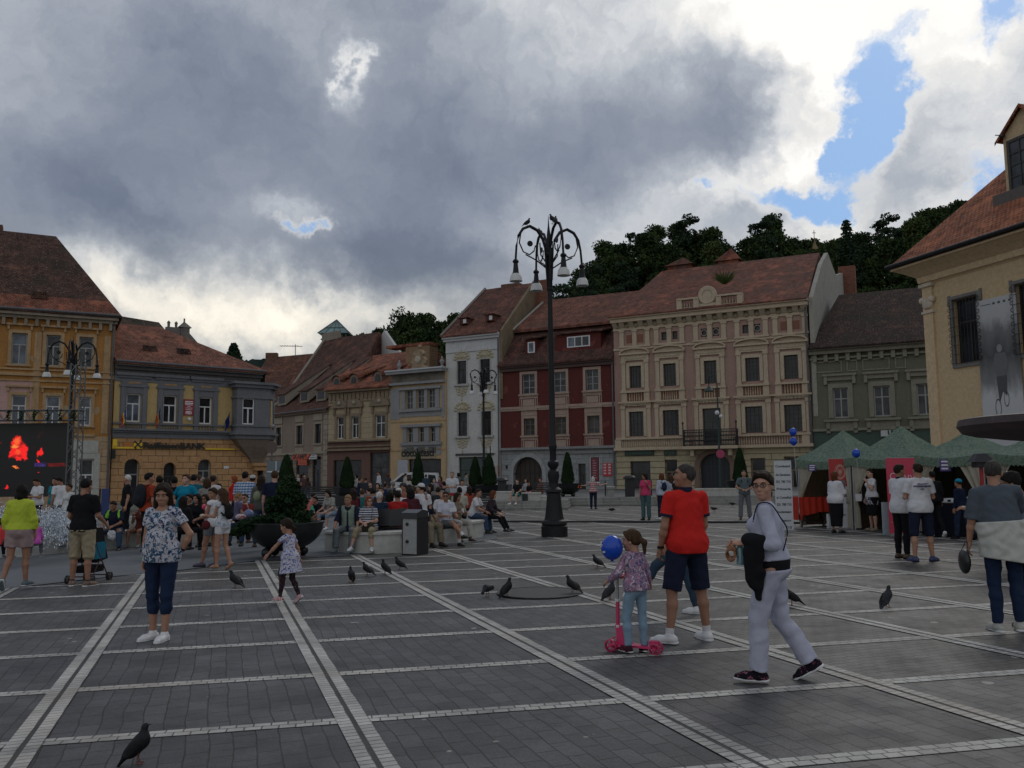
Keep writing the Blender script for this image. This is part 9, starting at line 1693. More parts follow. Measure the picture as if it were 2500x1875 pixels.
s=P['s'];Pv,T,Rt,Fw=P['Pv'],P['T'],P['Rt'],P['Fw'];fobj('overskirt',field_mesh([CAP(Pv+T*.03,Pv-T*.24*s,.185*s,.20*s,.03,sq=(Fw,.85),cut='ab')],.018,(),.004),floral('black_white_print',(.42,.42,.46),[((.010,.010,.014),.5,.50)],22),P['body'])
held('papers',MB().box(.1,.12,.25,.42,.82,1.02),F_WHITE,r,'white papers held by the woman in the patterned skirt','papers',None,False)
r,J,P=person(2350,1319,1.42,30,'child in turquoise cap and dark blue clothes striding before the black stall table',fat=.9,skn=2,hair='short',hc='dark',head=(0,-5),top=dict(m=fabric((.008,.014,.035),'dark_navy_fleece'),sleeve=1.9,hem=-.12,g=.024),bot=dict(m=fabric((.018,.028,.055),'dark_blue_denim'),frac=1.95,g=.016),shoe=dict(m=BLACK),extra=dict(cap=(.01,.20,.32),bill=.2),pose=dict(lL=((-.02,.20,-1),(0,.05,-1)),lR=((.10,-.25,-1),(.15,-.55,-1)),fR=(.1,.8,-.6)))
r,J,P=person(2285,1313,1.6,0,'person in black stooping in the tent between the white shirted men and the table',fat=1,skn=1,hair='short',hc='black',top=dict(m=BLACK,sleeve=1.8,g=.02),bot=dict(m=BLACK,frac=1.95),shoe=dict(m=SH_WHITE['m']),pose=dict(lR=((.05,-.1,-1),(.05,-.5,-1)),fR=(.1,.8,-.6)))
r,J,P=person(1820,1269,1.78,178,'bald man in grey t-shirt with backpack straps standing before the cone evergreen',fat=1.1,skn=1,hair='crop',hc='greydark',head=(-12,-2),top=dict(m=fabric((.095,.12,.135),'blue_grey_shirt'),sleeve=.7,hem=-.08,g=.02),bot=dict(m=GREYF,frac=1.97,g=.022),shoe=SH_BROWN,face='sunglasses',pose=dict(aL=((-.4,.05,-1),(.75,.5,-.3)),aR=((.4,.05,-1),(-.75,.5,-.3)),lL=((-.12,.0,-1),(-.05,0,-1)),lR=((.12,.0,-1),(.05,0,-1))));rucksack(P,r,'black backpack of the bald man in the grey shirt')
r,J,P=person(1578,1270,1.74,150,'dark haired person in bright pink t-shirt and teal trousers, hand at the face',sex='f',fat=1.02,skn=2,hair='bob',hc='dark',head=(-40,-12),top=dict(m=fabric((.50,.05,.13),'hot_pink_shirt'),sleeve=.7,hem=-.06,g=.018),bot=dict(m=fabric((.06,.11,.12),'teal_trousers'),frac=1.97,g=.022),shoe=SH_BLACK,pose=dict(aL=((-.25,.2,-1),(.4,.5,1)),aR=((.2,0,-1),(0,.3,-1))))
r,J,P=person(1618,1269,1.72,20,'auburn haired woman in white jacket with blue strap and navy trousers',sex='f',fat=1.05,skn=3,hair='bob',hc='auburn',head=(-30,0),top=dict(m=fabric((.40,.43,.50),'pale_jacket'),sleeve=1.8,hem=-.06,g=.026),bot=dict(m=NAVY,frac=1.95,g=.014),shoe=dict(m=SH_WHITE['m']),pose=dict(lL=((-.06,0,-1),(-.02,0,-1))));rucksack(P,r,'small navy backpack on the woman in the white jacket',(.015,.02,.05),size=.75)
r,J,P=person(1640,1268,1.66,10,'person in pale jacket half hidden behind the man in the red shirt',sex='f',skn=3,hair='long',hc='brown',top=dict(m=fabric((.36,.40,.46),'pale_blue_jacket'),sleeve=1.8,g=.024),bot=dict(m=BLACK,frac=1.95),shoe=dict(m=SH_WHITE['m']))
r,J,P=person(1449,1243,1.62,-20,'white haired person in pink checked top and dark trousers spreading both arms',sex='f',fat=1.2,skn=3,hair='bob',hc='white',head=(0,-8),top=dict(m=striped('pink_check',(.50,.40,.38),(.30,.10,.12),.10,2,.6,0),sleeve=.7,hem=-.06,g=.02),bot=dict(m=NAVY,frac=1.93,g=.02),shoe=SH_BLACK,pose=dict(aL=((-.9,.1,-.5),(-.9,.5,.0)),aR=((.9,.1,-.5),(1,.3,.35))))
r0_=r
def seated(px,py,yaw,label,off=.50,sit=.47,**k):
 g=ground(px,py);a=R(yaw);f=Vector((-math.sin(a),math.cos(a),0));p=g-f*off;return person(pos=p,yaw=yaw,label=label,sit=sit,**k)
VN=fabric((.20,.25,.20),'sage_vest')
r,J,P=seated(838,1353,176,'grey blond man in sage vest over navy shirt seated with hands on his knees',H=1.76,fat=1.12,skn=1,hair='short',hc='blond',head=(-6,-14),lean=(10,0),top=dict(m=NAVY,sleeve=1.25,hem=-.06,g=.018,vest=VN),bot=dict(m=fabric((.12,.14,.15),'blue_grey_trousers'),frac=1.96,g=.022),shoe=SH_GREY,pose=dict(aL=((-.28,.35,-1),(-.05,.7,-.8)),aR=((.28,.35,-1),(.05,.7,-.8)),lL=((-.22,1,.0),(.0,.12,-1)),lR=((.22,1,.0),(.0,.12,-1))))
r,J,P=seated(889,1353,178,'red haired woman in navy striped white top and khaki capris seated with a bag',H=1.66,sex='f',fat=1.22,skn=3,hair='bob',hc='red',head=(28,-4),face='glasses',lean=(4,0),top=dict(m=striped('breton_stripes',(.50,.50,.52),(.025,.03,.07),.052,2,.5),sleeve=.75,hem=-.08,g=.016),bot=dict(m=KHAKI,frac=1.45,g=.016),shoe=dict(m=SH_WHITE['m']),pose=dict(aL=((-.2,.3,-1),(.7,.8,-.1)),aR=((.2,.3,-1),(-.6,.8,-.2)),lL=((-.1,1,-.02),(-.05,.05,-1)),lR=((.3,1,-.02),(.25,.12,-1))))
held('handbag',field_mesh([ELL(P['Pv']+np.array((-.04,.27,.02)),(.15,.05,.13),None,.03),CAP(P['Pv']+np.array((-.1,.25,.1)),J['L']['s']+np.array((.05,.06,.05)),.01,.01,.01)],.014),fabric((.035,.035,.025),'olive_bag'),r,'dark olive handbag in the lap of the red haired woman','handbag')
r,J,P=seated(1068,1337,-128,'bald headed man in navy polo and khaki trousers seated looking right',H=1.76,fat=1.1,skn=2,hair='crop',hc='grey',head=(-15,-4),lean=(8,0),top=dict(m=NAVY,sleeve=.8,hem=-.06,g=.018),bot=dict(m=fabric((.20,.17,.12),'drab_trousers'),frac=1.96,g=.024),shoe=SH_BLACK,pose=dict(aL=((-.2,.35,-1),(.25,.9,-.6)),aR=((.2,.35,-1),(-.25,.9,-.6))))
r,J,P=seated(1110,1336,-150,'man in white polo and grey shorts seated with one leg crossed over',off=.5,H=1.76,fat=1.05,skn=2,hair='short',hc='dark',head=(-30,0),face='sunglasses',top=dict(m=fabric((.46,.47,.54),'white_lilac_polo'),sleeve=.75,hem=-.06,g=.018),bot=dict(type='shorts',m=GREYF,frac=.98,g=.022),shoe=dict(m=SH_BLACK['m'],sole=BLACK,sock=plain('white_sock',(.55,.55,.56),.9),sockh=.1),pose=dict(lL=((-.1,1,-.05),(-.05,.05,-1)),lR=((-.15,1,.12),(-.45,.55,-.75)),fR=(-.3,1,.1),aL=((-.15,.4,-1),(.3,.9,0)),aR=((.2,.4,-1),(-.4,.9,.0)),cL=.9,cR=.9))
held('folded_map',MB().box(-.10,.08,.38,.40,.86,.95),F_WHITE,r,'white folded paper in the hands of the man in the white polo','paper',None,False)
r,J,P=seated(1140,1327,-140,'dark haired woman in khaki shirt and white trousers seated holding a white cup',H=1.66,sex='f',fat=1.12,skn=2,hair='bob',hc='dark',head=(20,-8),lean=(6,0),top=dict(m=fabric((.17,.14,.10),'khaki_shirt'),sleeve=1.3,hem=-.08,g=.02),bot=dict(m=fabric((.40,.39,.35),'off_white_trousers'),frac=1.9,g=.02),shoe=SH_BROWN,pose=dict(aL=((-.2,.4,-1),(.4,.9,.2)),aR=((.2,.4,-1),(-.3,.9,.3)),cR=.8))
held('cup',MB().lathe([(.03,0),(.038,.11),(.001,.11)],tuple(J['R']['w']+np.array((-.05,.08,-.02))),12),F_WHITE,r,'white paper cup held by the woman in the khaki shirt','cup')
r,J,P=seated(1195,1303,-105,'man in white t-shirt and blue jeans seated in profile at the end of the wall',H=1.78,fat=1.1,skn=1,hair='short',hc='dark',head=(-5,-4),lean=(14,0),top=dict(m=WHITE_T,sleeve=.7,hem=-.06,g=.022),bot=dict(m=JEAN,frac=1.96,g=.02),shoe=SH_BLACK,pose=dict(aL=((-.15,.4,-1),(.1,.9,-.3)),aR=((.15,.45,-1),(-.1,.9,-.3))))
r,J,P=seated(1215,1303,-112,'auburn haired woman in dark clothes seated behind the man in white at the wall end',off=.30,H=1.66,sex='f',skn=3,hair='bob',hc='auburn',head=(20,-6),lean=(16,0),top=dict(m=fabric((.035,.028,.035),'plum_jacket'),sleeve=1.8,g=.02),bot=dict(m=BLACK,frac=1.95,g=.01),shoe=SH_BLACK,pose=dict(lL=((-.1,1,-.1),(0,.55,-1)),lR=((.1,1,-.1),(0,.55,-1))))
def back_at(px,ytop,Y,H,label,yaw=0,sit=.45,**k):
 p=at(px,ytop,Y);zf=k.pop('zf',gz);z=zf(p.x,Y);hh=p.z-z;sc=H;d=dict(sex='m',skn=random.choice([0,1,2,3]),fat=random.uniform(.95,1.15),shoe=SH_BLACK,bot=dict(m=random.choice([JEAN,BLACK,KHAKI,NAVY]),frac=1.95));d.update(k)
 top_h=(sit+.10*H/1.75+.76*H/1.75)if sit is not None else H;s0=sit
 if sit is not None:s0=max(.30,hh-.865*H/1.75)
 r,J,P=person(pos=(p.x,Y,z),yaw=yaw,label=label,sit=s0,H=(H if sit is not None else max(1.0,hh)),zf=zf,**d);return r,J,P
Cc=lambda*c,n=None:fabric(c,n)
back_at(926,1201,20.8,1.74,'white haired man in dark blue shirt seated with his back to the camera',hair='crop',hc='white',head=(-12,0),top=dict(m=fabric((.015,.028,.055),'deep_blue_shirt'),sleeve=.7,g=.02))
back_at(951,1201,20.9,1.68,'dark haired woman in pale grey top seated next to the white haired man',sex='f',hair='bob',hc='black',top=dict(m=fabric((.30,.29,.28),'pale_grey_top'),sleeve=.7,g=.018))
back_at(971,1199,20.8,1.74,'young man with spiky black hair in red shirt seated from behind',hair='spiky',hc='black',head=(25,0),top=dict(m=fabric((.33,.018,.018),'crimson_shirt'),sleeve=.7,g=.02))
back_at(1003,1192,21.2,1.72,'woman with full dark hair in maroon top seated from behind beside the litter bin',sex='f',hair='bob',hc='black',fat=1.2,top=dict(m=fabric((.075,.022,.03),'maroon_top'),sleeve=.9,g=.02))
back_at(1028,1181,21.5,1.74,'person in white cap seen behind the navy polo man',hair='short',hc='dark',extra=dict(cap=(.5,.5,.5)),head=(60,0),top=dict(m=WHITE_T,sleeve=.7,g=.02))
back_at(985,1180,23,1.74,'person with a dark flat cap seen over the spiky haired man',hair='short',hc='dark',extra=dict(cap=(.05,.05,.06)),head=(70,0),yaw=60,top=dict(m=fabric((.25,.10,.07),'rust_top'),sleeve=1.8,g=.02))
back_at(973,1192,22,1.74,'person in white hood behind the spiky haired man',hair='short',hc='white',head=(30,0),top=dict(m=WHITE_T,sleeve=1.8,g=.03))
back_at(1052,1190,22.5,1.70,'dark haired person behind the navy polo man',hair='short',hc='dark',head=(40,0),top=dict(m=fabric((.25,.15,.14),'pink_brown_top'),sleeve=1.8,g=.02))if False else None
r,J,P=person(pos=(at(752,1200,30).x,30,0),H=1.68,yaw=-60,sit=.45,label='person in salmon pink shirt seated behind the rounded pine',skn=1,hair='short',hc='dark',top=dict(m=fabric((.50,.14,.13),'salmon_shirt'),sleeve=.7,g=.02),bot=dict(m=BLACK,frac=1.95),shoe=SH_BLACK,lean=(18,0),head=(0,-10))
r,J,P=back_at(812,1193,27,1.66,'person in pale patterned top seated beside the grey blond man, leaning forward',yaw=150,lean=(18,0),head=(0,-25),sex='f',hair='bob',hc='black',top=dict(m=floral('pale_print',(.30,.30,.27),[((.12,.13,.12),1,.55)],14),sleeve=.8,g=.02),bot=dict(m=JEAN_L,frac=1.3),shoe=SH_WHITE)
r,J,P=person(pos=(at(786,1238,27.5).x,27.5,0),H=1.6,yaw=140,sit=.45,label='person with bare legs and dark shorts seated left of the pale patterned top',skn=2,hair='short',hc='black',lean=(30,0),top=dict(m=BLACK,sleeve=.7,g=.02),bot=dict(type='shorts',m=NAVY,frac=.8),shoe=SH_BROWN)
held('paper_fan',MB().prism([(-.1,0),(.12,.03),(.02,.18)],.35,.37),plain('mint_green',(.05,.38,.22),.6),r,'mint green paper fan by the person in dark shorts','fan',None,False).location.z+=.75
back_at(1263,1170,44.2,1.70,'person in black top and turquoise shorts sitting on the white marble block',yaw=150,hair='short',hc='black',sit=.7,top=dict(m=BLACK,sleeve=.7,g=.02),bot=dict(type='shorts',m=fabric((.02,.20,.18),'turquoise_shorts'),frac=.8),shoe=SH_WHITE)
back_at(1284,1173,47,1.66,'person in white top and black jacket seated behind the marble block',yaw=160,hair='bob',hc='black',sex='f',zf=pz,top=dict(m=fabric((.30,.30,.30),'light_top2'),sleeve=1.8,g=.02));back_at(1292,1178,46.5,1.2,'child in dark top and bright pink skirt beside the arched gateway bench',yaw=170,hair='long',hc='dark',sex='f',zf=pz,top=dict(m=BLACK,sleeve=1.8,g=.02),bot=dict(type='skirt',m=fabric((.55,.04,.16),'bright_pink'),len=.3));back_at(1320,1175,47.5,1.7,'person in salmon top seated left of the tall lamp post',yaw=120,hair='short',hc='brown',zf=pz,top=dict(m=fabric((.48,.18,.15),'salmon_top'),sleeve=.7,g=.02))
LIME=striped('navy_lime_panels',(.016,.018,.035),(.20,.50,.05),1.0,2,2.0)
r,J,P=seated(258,1346,178,'man in navy t-shirt with lime shoulders and jeans seated on the fountain rim',H=1.74,fat=1.1,skn=2,hair='short',hc='dark',head=(0,-22),lean=(16,0),sit=.42,top=dict(m=fabric((.016,.018,.035),'navy_sport'),sleeve=.8,g=.022),bot=dict(m=JEAN,frac=1.95,g=.02),shoe=SH_BLACK,pose=dict(lL=((-.45,1,.0),(-.1,.1,-1)),lR=((.45,1,.0),(.1,.1,-1)),aL=((-.2,.5,-1),(.4,.9,-.3)),aR=((.2,.5,-1),(-.4,.9,-.3))))
s=P['s']
for q in('L','R'):sg=-1 if q=='L' else 1;fobj('shoulder_panel',field_mesh([CAP(J[q]['s']-P['Rt']*sg*.05+P['T']*.012,J[q]['s']+(J[q]['e']-J[q]['s'])*.55,.066*s,.066*s,.02)],.014),fabric((.20,.50,.05),'lime_panel'),P['body'])
held('plastic_bag',field_mesh([ELL(P['Pv']+np.array((-.1,.42,-.12)),(.11,.07,.13),None,.03)],.014,(),.012),F_WHITE,r,'white plastic bag between the knees of the man with lime shoulders','bag')
r,J,P=seated(318,1342,176,'girl with long wavy hair and bare legs seated on the fountain rim',H=1.50,sex='f',fat=.9,skn=2,hair='longer',hc='brown',head=(-10,-6),sit=.42,top=dict(m=fabric((.10,.025,.02),'dark_red_top'),sleeve=.2,g=.016),bot=dict(type='shorts',m=fabric((.12,.03,.02),'dark_red_shorts'),frac=.4),shoe=SH_GREY,pose=dict(aL=((-.3,.3,-1),(.3,.5,1)),aR=((.3,.3,-1),(-.3,.5,1)),cL=.9,cR=.9))
r,J,P=seated(165,1352,150,'small boy in grey blue t-shirt and jeans seated on the fountain rim by the spray',H=1.08,fat=1,skn=0,hair='short',hc='brown',head=(-30,-15),sit=.44,hs=.82,off=.25,top=dict(m=fabric((.17,.20,.26),'grey_blue_tee'),sleeve=.8,g=.018),bot=dict(m=JEAN_D,frac=1.7),shoe=SH_GREY,pose=dict(aL=((-.2,.3,-1),(.6,.8,.3)),aR=((.2,.3,-1),(-.6,.8,.3))))
held('toy',MB().ball((0,.26,.66),.055,6,(1.6,.7,.8)),plain('toy_red',(.30,.04,.03),.5),r,'red toy held by the small boy on the fountain rim','toy')
p=at(86,1262,18.2);r,J,P=person(pos=(p.x,18.2,0),H=1.05,yaw=20,sit=.46,label='child in magenta pink top sitting on the fountain rim, back turned',sex='f',skn=0,hair='short',hc='brown',hs=.8,head=(0,-20),lean=(12,0),top=dict(m=fabric((.52,.10,.42),'magenta_top'),sleeve=1.8,g=.028,hem=-.1),bot=dict(m=GREYF,frac=1.9),shoe=SH_GREY)
p=at(-8,1285,18.0);r,J,P=person(pos=(p.x,18.0,0),H=1.05,yaw=-20,sit=.46,label='child in coral red top on the fountain rim, cut by the left edge',sex='f',skn=0,hair='short',hc='brown',hs=.8,lean=(12,0),top=dict(m=fabric((.62,.06,.06),'coral_top'),sleeve=1.8,g=.03),bot=dict(m=NAVY,frac=1.9),shoe=SH_GREY)
def stand(px,yt,Y,label,yaw=0,sex='m',hair='short',hc='dark',tc=(.1,.1,.1),sl=.7,bm=None,head=(0,0),fat=1.05,pose=None,tm=None,zf=gz,bt=None,extra=None,face=None,skn=None):
 p=at(px,yt,Y);z=zf(p.x,Y);H=max(1.2,min(1.98,p.z-z));return person(pos=(p.x,Y,z),H=H,yaw=yaw,label=label,sex=sex,hair=hair,hc=hc,head=head,fat=fat,skn=random.choice([0,1,2,3])if skn is None else skn,zf=zf,pose=pose,extra=extra,face=face,top=dict(m=tm or fabric(tc),sleeve=sl,g=.022,hem=-.07),bot=bt or dict(m=bm or random.choice([JEAN,BLACK,NAVY,GREYF,KHAKI]),frac=1.95,g=.016),shoe=random.choice([SH_BLACK,SH_BROWN,SH_GREY]))
X=dict(aL=((-.2,.2,-1),(.6,.8,.1)),aR=((.2,.2,-1),(-.6,.8,.1)),cL=.8,cR=.8);HIP=dict(aL=((-.6,-.1,-1),(.6,.2,-.7)),aR=((.6,-.1,-1),(-.6,.2,-.7)))
stand(95,1152,30,'man in white t-shirt looking down at his phone in front of the screen',150,tc=(.58,.58,.60),head=(0,-28),pose=X,bm=NAVY,tm=WHITE_T,skn=2);stand(149,1160,29.5,'man in white t-shirt standing in profile by the truss tower',60,tm=WHITE_T,head=(60,-20),bm=NAVY,hc='black',skn=2)
stand(136,1163,31,'woman in teal top standing behind the profile man at the screen',170,'f','long','black',(.02,.20,.24));stand(169,1180,27,'woman in white strapped top right of the profile man',160,'f','bun','dark',(.5,.5,.5),.1)
stand(312,1158,27,'white haired man in black shirt in front of the bank door',120,hc='white',hair='crop',tc=(.010,.010,.012),head=(-20,0),bm=BLACK)
r,J,P=stand(364,1153,21.5,'man in red and orange top with a big dark rucksack, head turned right',-40,hc='black',tc=(.30,.045,.02),head=(-10,0),bm=BLACK,skn=1);rucksack(P,r,'big dark rucksack on the man in red behind the floral blouse woman',(.018,.02,.026),size=1.25)
stand(390,1160,22,'dark haired person in black right behind the floral blouse woman',10,tc=(.010,.010,.012),hc='black',bm=BLACK);stand(426,1162,22.5,'person in black shirt and patterned shorts left of the teal dressed woman',20,tc=(.008,.008,.010),hc='black',bt=dict(type='shorts',m=floral('grey_shorts_print',(.2,.18,.16),[((.07,.06,.05),1,.5)],10),frac=.9))
stand(455,1157,22,'woman in long teal blue top standing with hands on hips',178,'f','bun','brown',(.006,.19,.30),.6,None,(-10,6),1.3,HIP,None,gz,dict(type='skirt',m=fabric((.006,.19,.30)),len=.35,r=.19),None,None,3)
stand(474,1157,25,'dark haired man in teal shirt behind the teal dressed woman',0,tc=(.02,.10,.13),hc='black');stand(484,1159,26,'man in brown shirt right of the teal dressed woman',-30,tc=(.07,.05,.035),hc='brown');stand(493,1164,27,'person in pale grey top right of the man in brown',-10,tc=(.30,.30,.27),hc='grey')
stand(506,1166,23,'person in beige top with a dark cross strap seen from behind',5,'f','bob','brown',(.25,.24,.21),.8,bm=KHAKI);stand(520,1160,25,'person with white and red patterned shoulders and dark hair',-10,tm=floral('white_red_print',(.5,.48,.48),[((.25,.04,.05),1,.62)],12));stand(523,1156,27,'fair haired person behind the white and red patterned shoulders',30,'f','long','blond',(.02,.02,.025))
stand(572,1161,32,'red haired woman in bright red top in front of the bank',100,'f','bob','red',(.42,.02,.018),1.8,bm=BLACK,fat=1.25);stand(599,1148,24,'broad man in blue and white checked shirt seen from behind',-4,tm=striped('blue_white_check',(.50,.54,.60),(.07,.15,.30),.075,2,.55,0),hc='black',fat=1.3,bm=BLACK,sl=.85)
stand(617,1159,27,'man in white cap and black shirt right of the checked shirt man',0,extra=dict(cap=(.4,.4,.4)),tc=(.01,.01,.012));stand(638,1160,22.5,'woman with long dark hair, grey jacket and jeans walking left of the cone evergreen',12,'f','longer','dark',(.085,.085,.08),1.8,JEAN);stand(671,1148,21.5,'man in navy t-shirt standing directly behind the rounded pine',3,tc=(.010,.014,.035),hc='brown',fat=1.2,bm=NAVY,skn=3)
p=at(641,1200,22.3);o=MB().ball((0,0,0),.10,8,(.9,.6,1.3)).build('tote_bag',fabric((.22,.25,.15),'pale_green_bag'),None,True);o.location=(p.x-.12,22.2,p.z-.12);tag(o,'pale green bag at the side of the woman in the grey jacket','bag')
def sitc(px,yt,Y,label,yaw,**k):return back_at(px,yt,Y,k.pop('H',1.62),label,yaw,**k)
sitc(448,1213,19.5,'person in black seated sideways on the fountain rim, back to the camera',-20,sex='f',hair='longer',hc='black',top=dict(m=BLACK,sleeve=1.8,g=.03),bot=dict(m=BLACK));sitc(463,1207,20.2,'smiling person in glasses and black seated on the far side of the black clad group',150,face='glasses',hair='short',hc='black',top=dict(m=BLACK,sleeve=1.8,g=.03),bot=dict(m=BLACK));sitc(482,1207,20.0,'person in black jacket with white emblems seated behind the two walking girls',160,sex='f',hair='long',hc='black',top=dict(m=floral('black_white_badges',(.010,.010,.012),[((.45,.45,.45),.45,.70)],16),sleeve=1.8,g=.03),bot=dict(m=BLACK));sitc(502,1208,21,'woman in sunglasses and pink top seated left of the two walking girls',165,sex='f',face='sunglasses',hair='long',hc='dark',top=dict(m=fabric((.40,.15,.18),'pink_top2'),sleeve=.5,g=.02))
sitc(582,1205,20.5,'blond child in lilac vest seated right of the two walking girls',-60,H=1.3,hair='short',hc='blond',top=dict(m=fabric((.10,.09,.16),'lilac_vest'),sleeve=.6,g=.02));sitc(599,1206,21,'person in sunglasses resting the chin on one hand behind the trailing juniper',170,face='sunglasses',hair='short',hc='brown',top=dict(m=fabric((.20,.03,.03),'dark_red_tee'),sleeve=.5,g=.02),pose=dict(aL=((-.2,.6,-1),(.2,.3,1)),cL=.8))
p=ground(607,1290);o=MB().ball((0,0,0),.12,10).build('ball',plain('blue_ball',(.10,.14,.26),.5,.2),None,True);q=at(607,1256,20);o.location=q;tag(o,'grey blue ball beside the person in sunglasses behind the juniper','ball');q=at(588,1262,19.8);o=MB().ball((0,0,0),.10,8,(1.3,1,.7)).build('bag',floral('red_white_bag',(.45,.42,.42),[((.35,.03,.05),1,.55)],14),None,True);o.location=q;tag(o,'red and white patterned bag by the blond child','bag')
cw=[(728,1158,58,'m','short','grey',(.35,.35,.34),'person in pale shirt by the red shop sign'),(737,1157,57,'f','long','dark',(.10,.03,.035),'person in dark red left of the shop doorway'),(744,1158,56,'m','short','dark',(.08,.045,.045),'person in brown top with a pack in front of the shop'),(752,1166,55,'f','bob','dark',(.05,.03,.03),'long haired person right of the brown top'),(870,1158,52,'f','bob','black',(.32,.33,.30),'person in light top right of the cone evergreen by the red brown shop'),(879,1165,44,'m','short','brown',(.015,.022,.045),'man in dark blue in the crowd below the beige house'),(893,1164,43,'m','short','brown',(.03,.035,.045),'bearded man with pale cap in the crowd'),(925,1151,55,'m','short','dark',(.52,.52,.54),'person in white with blue pack by the dark door'),(947,1156,54,'f','bob','auburn',(.05,.05,.06),'orange haired person by the drainpipe'),(905,1176,38,'m','short','black',(.020,.018,.022),'person in black holding up two fingers'),(922,1180,36,'f','bob','black',(.06,.06,.065),'dark haired woman left of the blue coat'),(941,1180,37,'m','short','dark',(.012,.028,.09),'person in royal blue coat in the crowd'),(960,1176,34,'m','short','grey',(.10,.11,.12),'person in grey hat in the crowd'),(990,1155,50,'m','short','dark',(.40,.38,.36),'person in white top before the van bonnet'),(997,1165,48,'f','bob','brown',(.40,.36,.32),'child in white and orange before the van'),(1040,1158,52,'m','short','dark',(.03,.05,.075),'man in blue grey left of the van rear window'),(1050,1180,33,'m','short','dark',(.04,.038,.04),'person in dark cap right of the white cap'),(1066,1182,30,'f','bob','grey',(.16,.15,.15),'grey haired person behind the white polo man'),(1084,1176,33,'m','short','black',(.015,.015,.018),'person in black behind the woman in the khaki shirt'),(1119,1154,50,'f','bob','black',(.12,.13,.13),'person in grey right of the man with the red jacket'),(1138,1154,50,'m','short','black',(.18,.19,.18),'dark haired person left of the twin cone evergreens'),(1129,1172,37,'m','short','black',(.48,.49,.50),'person in white seated on the bench before the twin cone evergreens'),(1075,1162,45,'f','long','dark',(.14,.05,.07),'person in dusty pink behind the crowd near the van'),(1060,1168,46,'m','short','grey',(.10,.12,.17),'person in blue hat right of the van'),(1515,1196,0,'','','',(0,0,0),'')]
stand(1104,1142,38,'man in white polo with a red jacket tied at his waist standing above the crowd',175,'m','short','grey',(.50,.51,.54),.7,bt=dict(type='skirt',m=fabric((.40,.02,.025),'red_jacket'),len=.3,r=.2,waist=.02),pose=X)
for(px,yt,Y,sx,hr,hc_,tc,lb)in cw:
 if not Y:continue
 zf=pz if Y>47 else gz;sitd=yt>1170 and Y<40
 (back_at(px,yt,Y,1.7,lb,random.choice([0,30,-40,150,180]),sex=sx,hair=hr,hc=hc_,top=dict(m=fabric(tc),sleeve=random.choice([.7,1.8]),g=.022))if sitd else stand(px,yt,Y,lb,random.choice([0,40,-60,150,190,120]),sx,hr,hc_,tc,random.choice([.7,1.8]),zf=zf))
wl=['leftmost of the rear rows','behind the striped top woman','just left of the blue coat','in front of the blue coat','near the raised fingers','behind the white haired man','left of the grey hat','right of the grey hat','above the maroon top','behind the litter bin','left of the white cap','right of the white cap','below the van window','behind the navy polo man','left of the white polo man','behind the white polo man','below the red jacket','behind the khaki shirt woman','rightmost of the rear rows']
random.seed(21);adj=[('teal',(.02,.12,.13)),('charcoal',(.03,.03,.033)),('cream',(.36,.33,.27)),('maroon',(.10,.02,.025)),('sky blue',(.16,.25,.36)),('olive',(.07,.07,.035)),('navy',(.013,.018,.045)),('grey',(.15,.15,.15)),('white',(.50,.50,.50)),('brick red',(.26,.05,.03))]
for k,px in enumerate([862,884,900,913,931,953,967,979,1000,1012,1022,1036,1047,1058,1070,1080,1092,1122,1145]):
 nm,c=adj[(k*7+3)%10];Y=random.uniform(24,33);hr=random.choice(['short','short','bob','long']);back_at(px,random.uniform(1184,1199),Y,1.68,'seated visitor in %s top, %s, in the central crowd'%(nm,wl[k]),random.choice([0,10,-20,40,170]),group='seated crowd',hair=hr,hc=random.choice(['black','dark','brown','grey','dark']),top=dict(m=fabric(c),sleeve=.8,g=.022))
PG=[plain('pigeon_dark',(.008,.008,.010),.6,.5,30,0,0,.3),plain('pigeon_slate',(.020,.022,.026),.6,.7,25,0,0,.3),plain('pigeon_beak',(.03,.026,.024),.5),plain('pigeon_legs',(.16,.05,.045),.6)]
def pigeon(kind,label,loc,yaw,down=0.0,sc=1.0,perched=False,up_=.0,tilt=22):
 t=empty('pigeon',loc,R(yaw),label,'pigeon','pigeons on the paving' if not perched else 'pigeons on the tall lamp');sc*=.85;t.scale=(sc,sc,sc);up=.085;hd=.215-down*.16+up_;hy=.115+down*.05;A=rotzx(0,R(-16 if not down else 4));m_=PG[kind]
 P=[ELL((0,0,.135),(.052,.115,.058),A,.03),ELL((0,.055,.145),(.046,.055,.055),A,.03),CAP((0,.075,.165),(0,hy,hd),.034,.023,.03),ELL((0,hy+.012,hd+.012),(.021,.028,.022),None,.015),CAP((0,-.07,.115),(0,-.20,.078 if not down else .13),.030,.016,.02,sq=(np.array((0,0,1.)),.5))]
 if down:tilt=0
 Q=rotzx(0,R(tilt));o0=np.array((0,0,.11));XFP=(Q,o0-Q@o0)
 bo=fobj('body',field_mesh(P,.006),m_,t,XFP)
 for q in(-1,1):fobj('wing',field_mesh([ELL((q*.047,-.02,.142),(.014,.10,.042),A,.01),CAP((q*.040,-.09,.120),(q*.018,-.175,.092 if not down else .13),.018,.006,.02)],.006),m_,t,XFP)
 fobj('beak',field_mesh([CAP((0,hy+.036,hd+.008),(0,hy+.058,hd-.002),.006,.002,.002)],.002),PG[2],t,XFP)
 for q in(-1,1):
  MB().tube([(q*.022,.01,.09),(q*.022,.0,.045),(q*.022,.008,.006)],.0045,6).tube([(q*.022,-.018,.004),(q*.022,.008,.006),(q*.022,.04,.003)],.004,5).tube([(q*.022,.008,.006),(q*.022+.016,.033,.003)],.0035,5).tube([(q*.022,.008,.006),(q*.022-.016,.033,.003)],.0035,5).build('leg',PG[3],t)
 return t
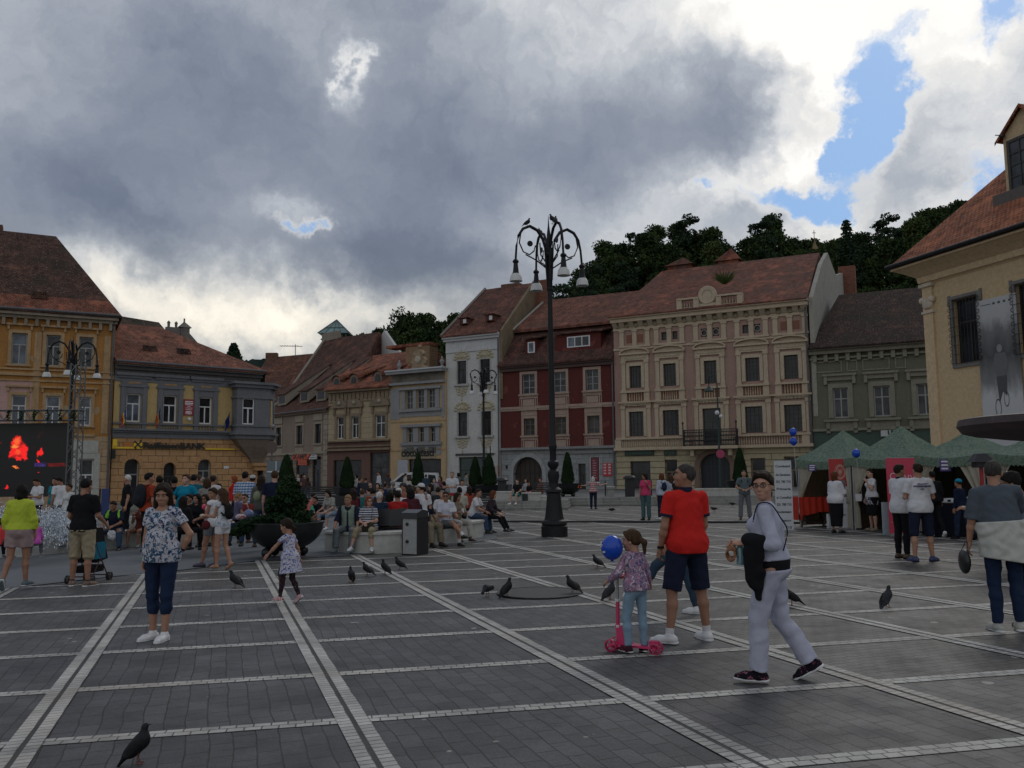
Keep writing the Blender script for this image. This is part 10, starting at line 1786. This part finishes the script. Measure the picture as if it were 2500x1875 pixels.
for(px,py,yaw,k,dn,sc,lb)in[(336,1868,-80,0,0,.92,'large dark pigeon at the bottom left corner of the picture'),(574,1437,72,0,0,1.15,'black pigeon left of the running little girl'),(686,1424,35,0,0,1.0,'dark pigeon half hidden behind the legs of the running little girl'),(857,1423,175,1,0,1.05,'grey pigeon facing the camera, leftmost of the four right of the running girl'),(897,1407,78,0,0,1.0,'second pigeon from the left in the row right of the running girl'),(940,1403,80,0,0,1.05,'upright pigeon standing on the pale band, third in the row'),(976,1392,78,0,0,1.0,'rightmost pigeon of the row below the litter bin'),(1191,1458,150,1,.9,1.0,'pigeon pecking with lowered head left of the manhole cover'),(1238,1459,-60,0,0,1.05,'upright dark pigeon immediately left of the manhole cover'),(1398,1450,60,0,0,1.05,'pigeon standing at the right edge of the manhole cover'),(1459,1387,65,0,0,1.0,'pigeon walking left behind the blue balloon'),(1489,1467,-75,1,0,1.05,'speckled grey pigeon left of the pink scooter'),(2167,1485,-60,1,0,1.05,'speckled pigeon alone on the right side of the square'),(1934,1480,80,0,0,1.0,'pigeon mostly hidden behind the woman in the sweat suit'),(1493,1252,-70,0,.6,1.2,'far pigeon near the person spreading both arms'),(1744,1250,80,0,.3,1.2,'far pigeon right of the man in the red shirt'),(1789,1237,60,0,.3,1.2,'farthest pigeon left of the bald man in grey')]:
 g=ground(px,py);pigeon(k,lb,(g.x,g.y,gz(g.x,g.y)+.009),yaw,dn,sc,tilt=32 if('upright' in lb or 'corner' in lb or 'speckled' in lb or 'leftmost' in lb)else 18)
for(px,py,dy,yaw,sc,lb)in[(1287,552,0,-70,1.1,'pigeon perched on the left arm of the tall lamp'),(1318,573,.6,20,1.0,'pigeon perched low on the rear left arm of the tall lamp'),(1350,545,-.6,60,1.25,'pigeon perched on the front arm of the tall lamp beside the spike'),(1356,548,-.75,-10,1.2,'second pigeon perched on the front arm of the tall lamp')]:
 p=at(px,py,LY+dy);pigeon(0,lb,(p.x,p.y,p.z-.02),yaw,0,sc,True)
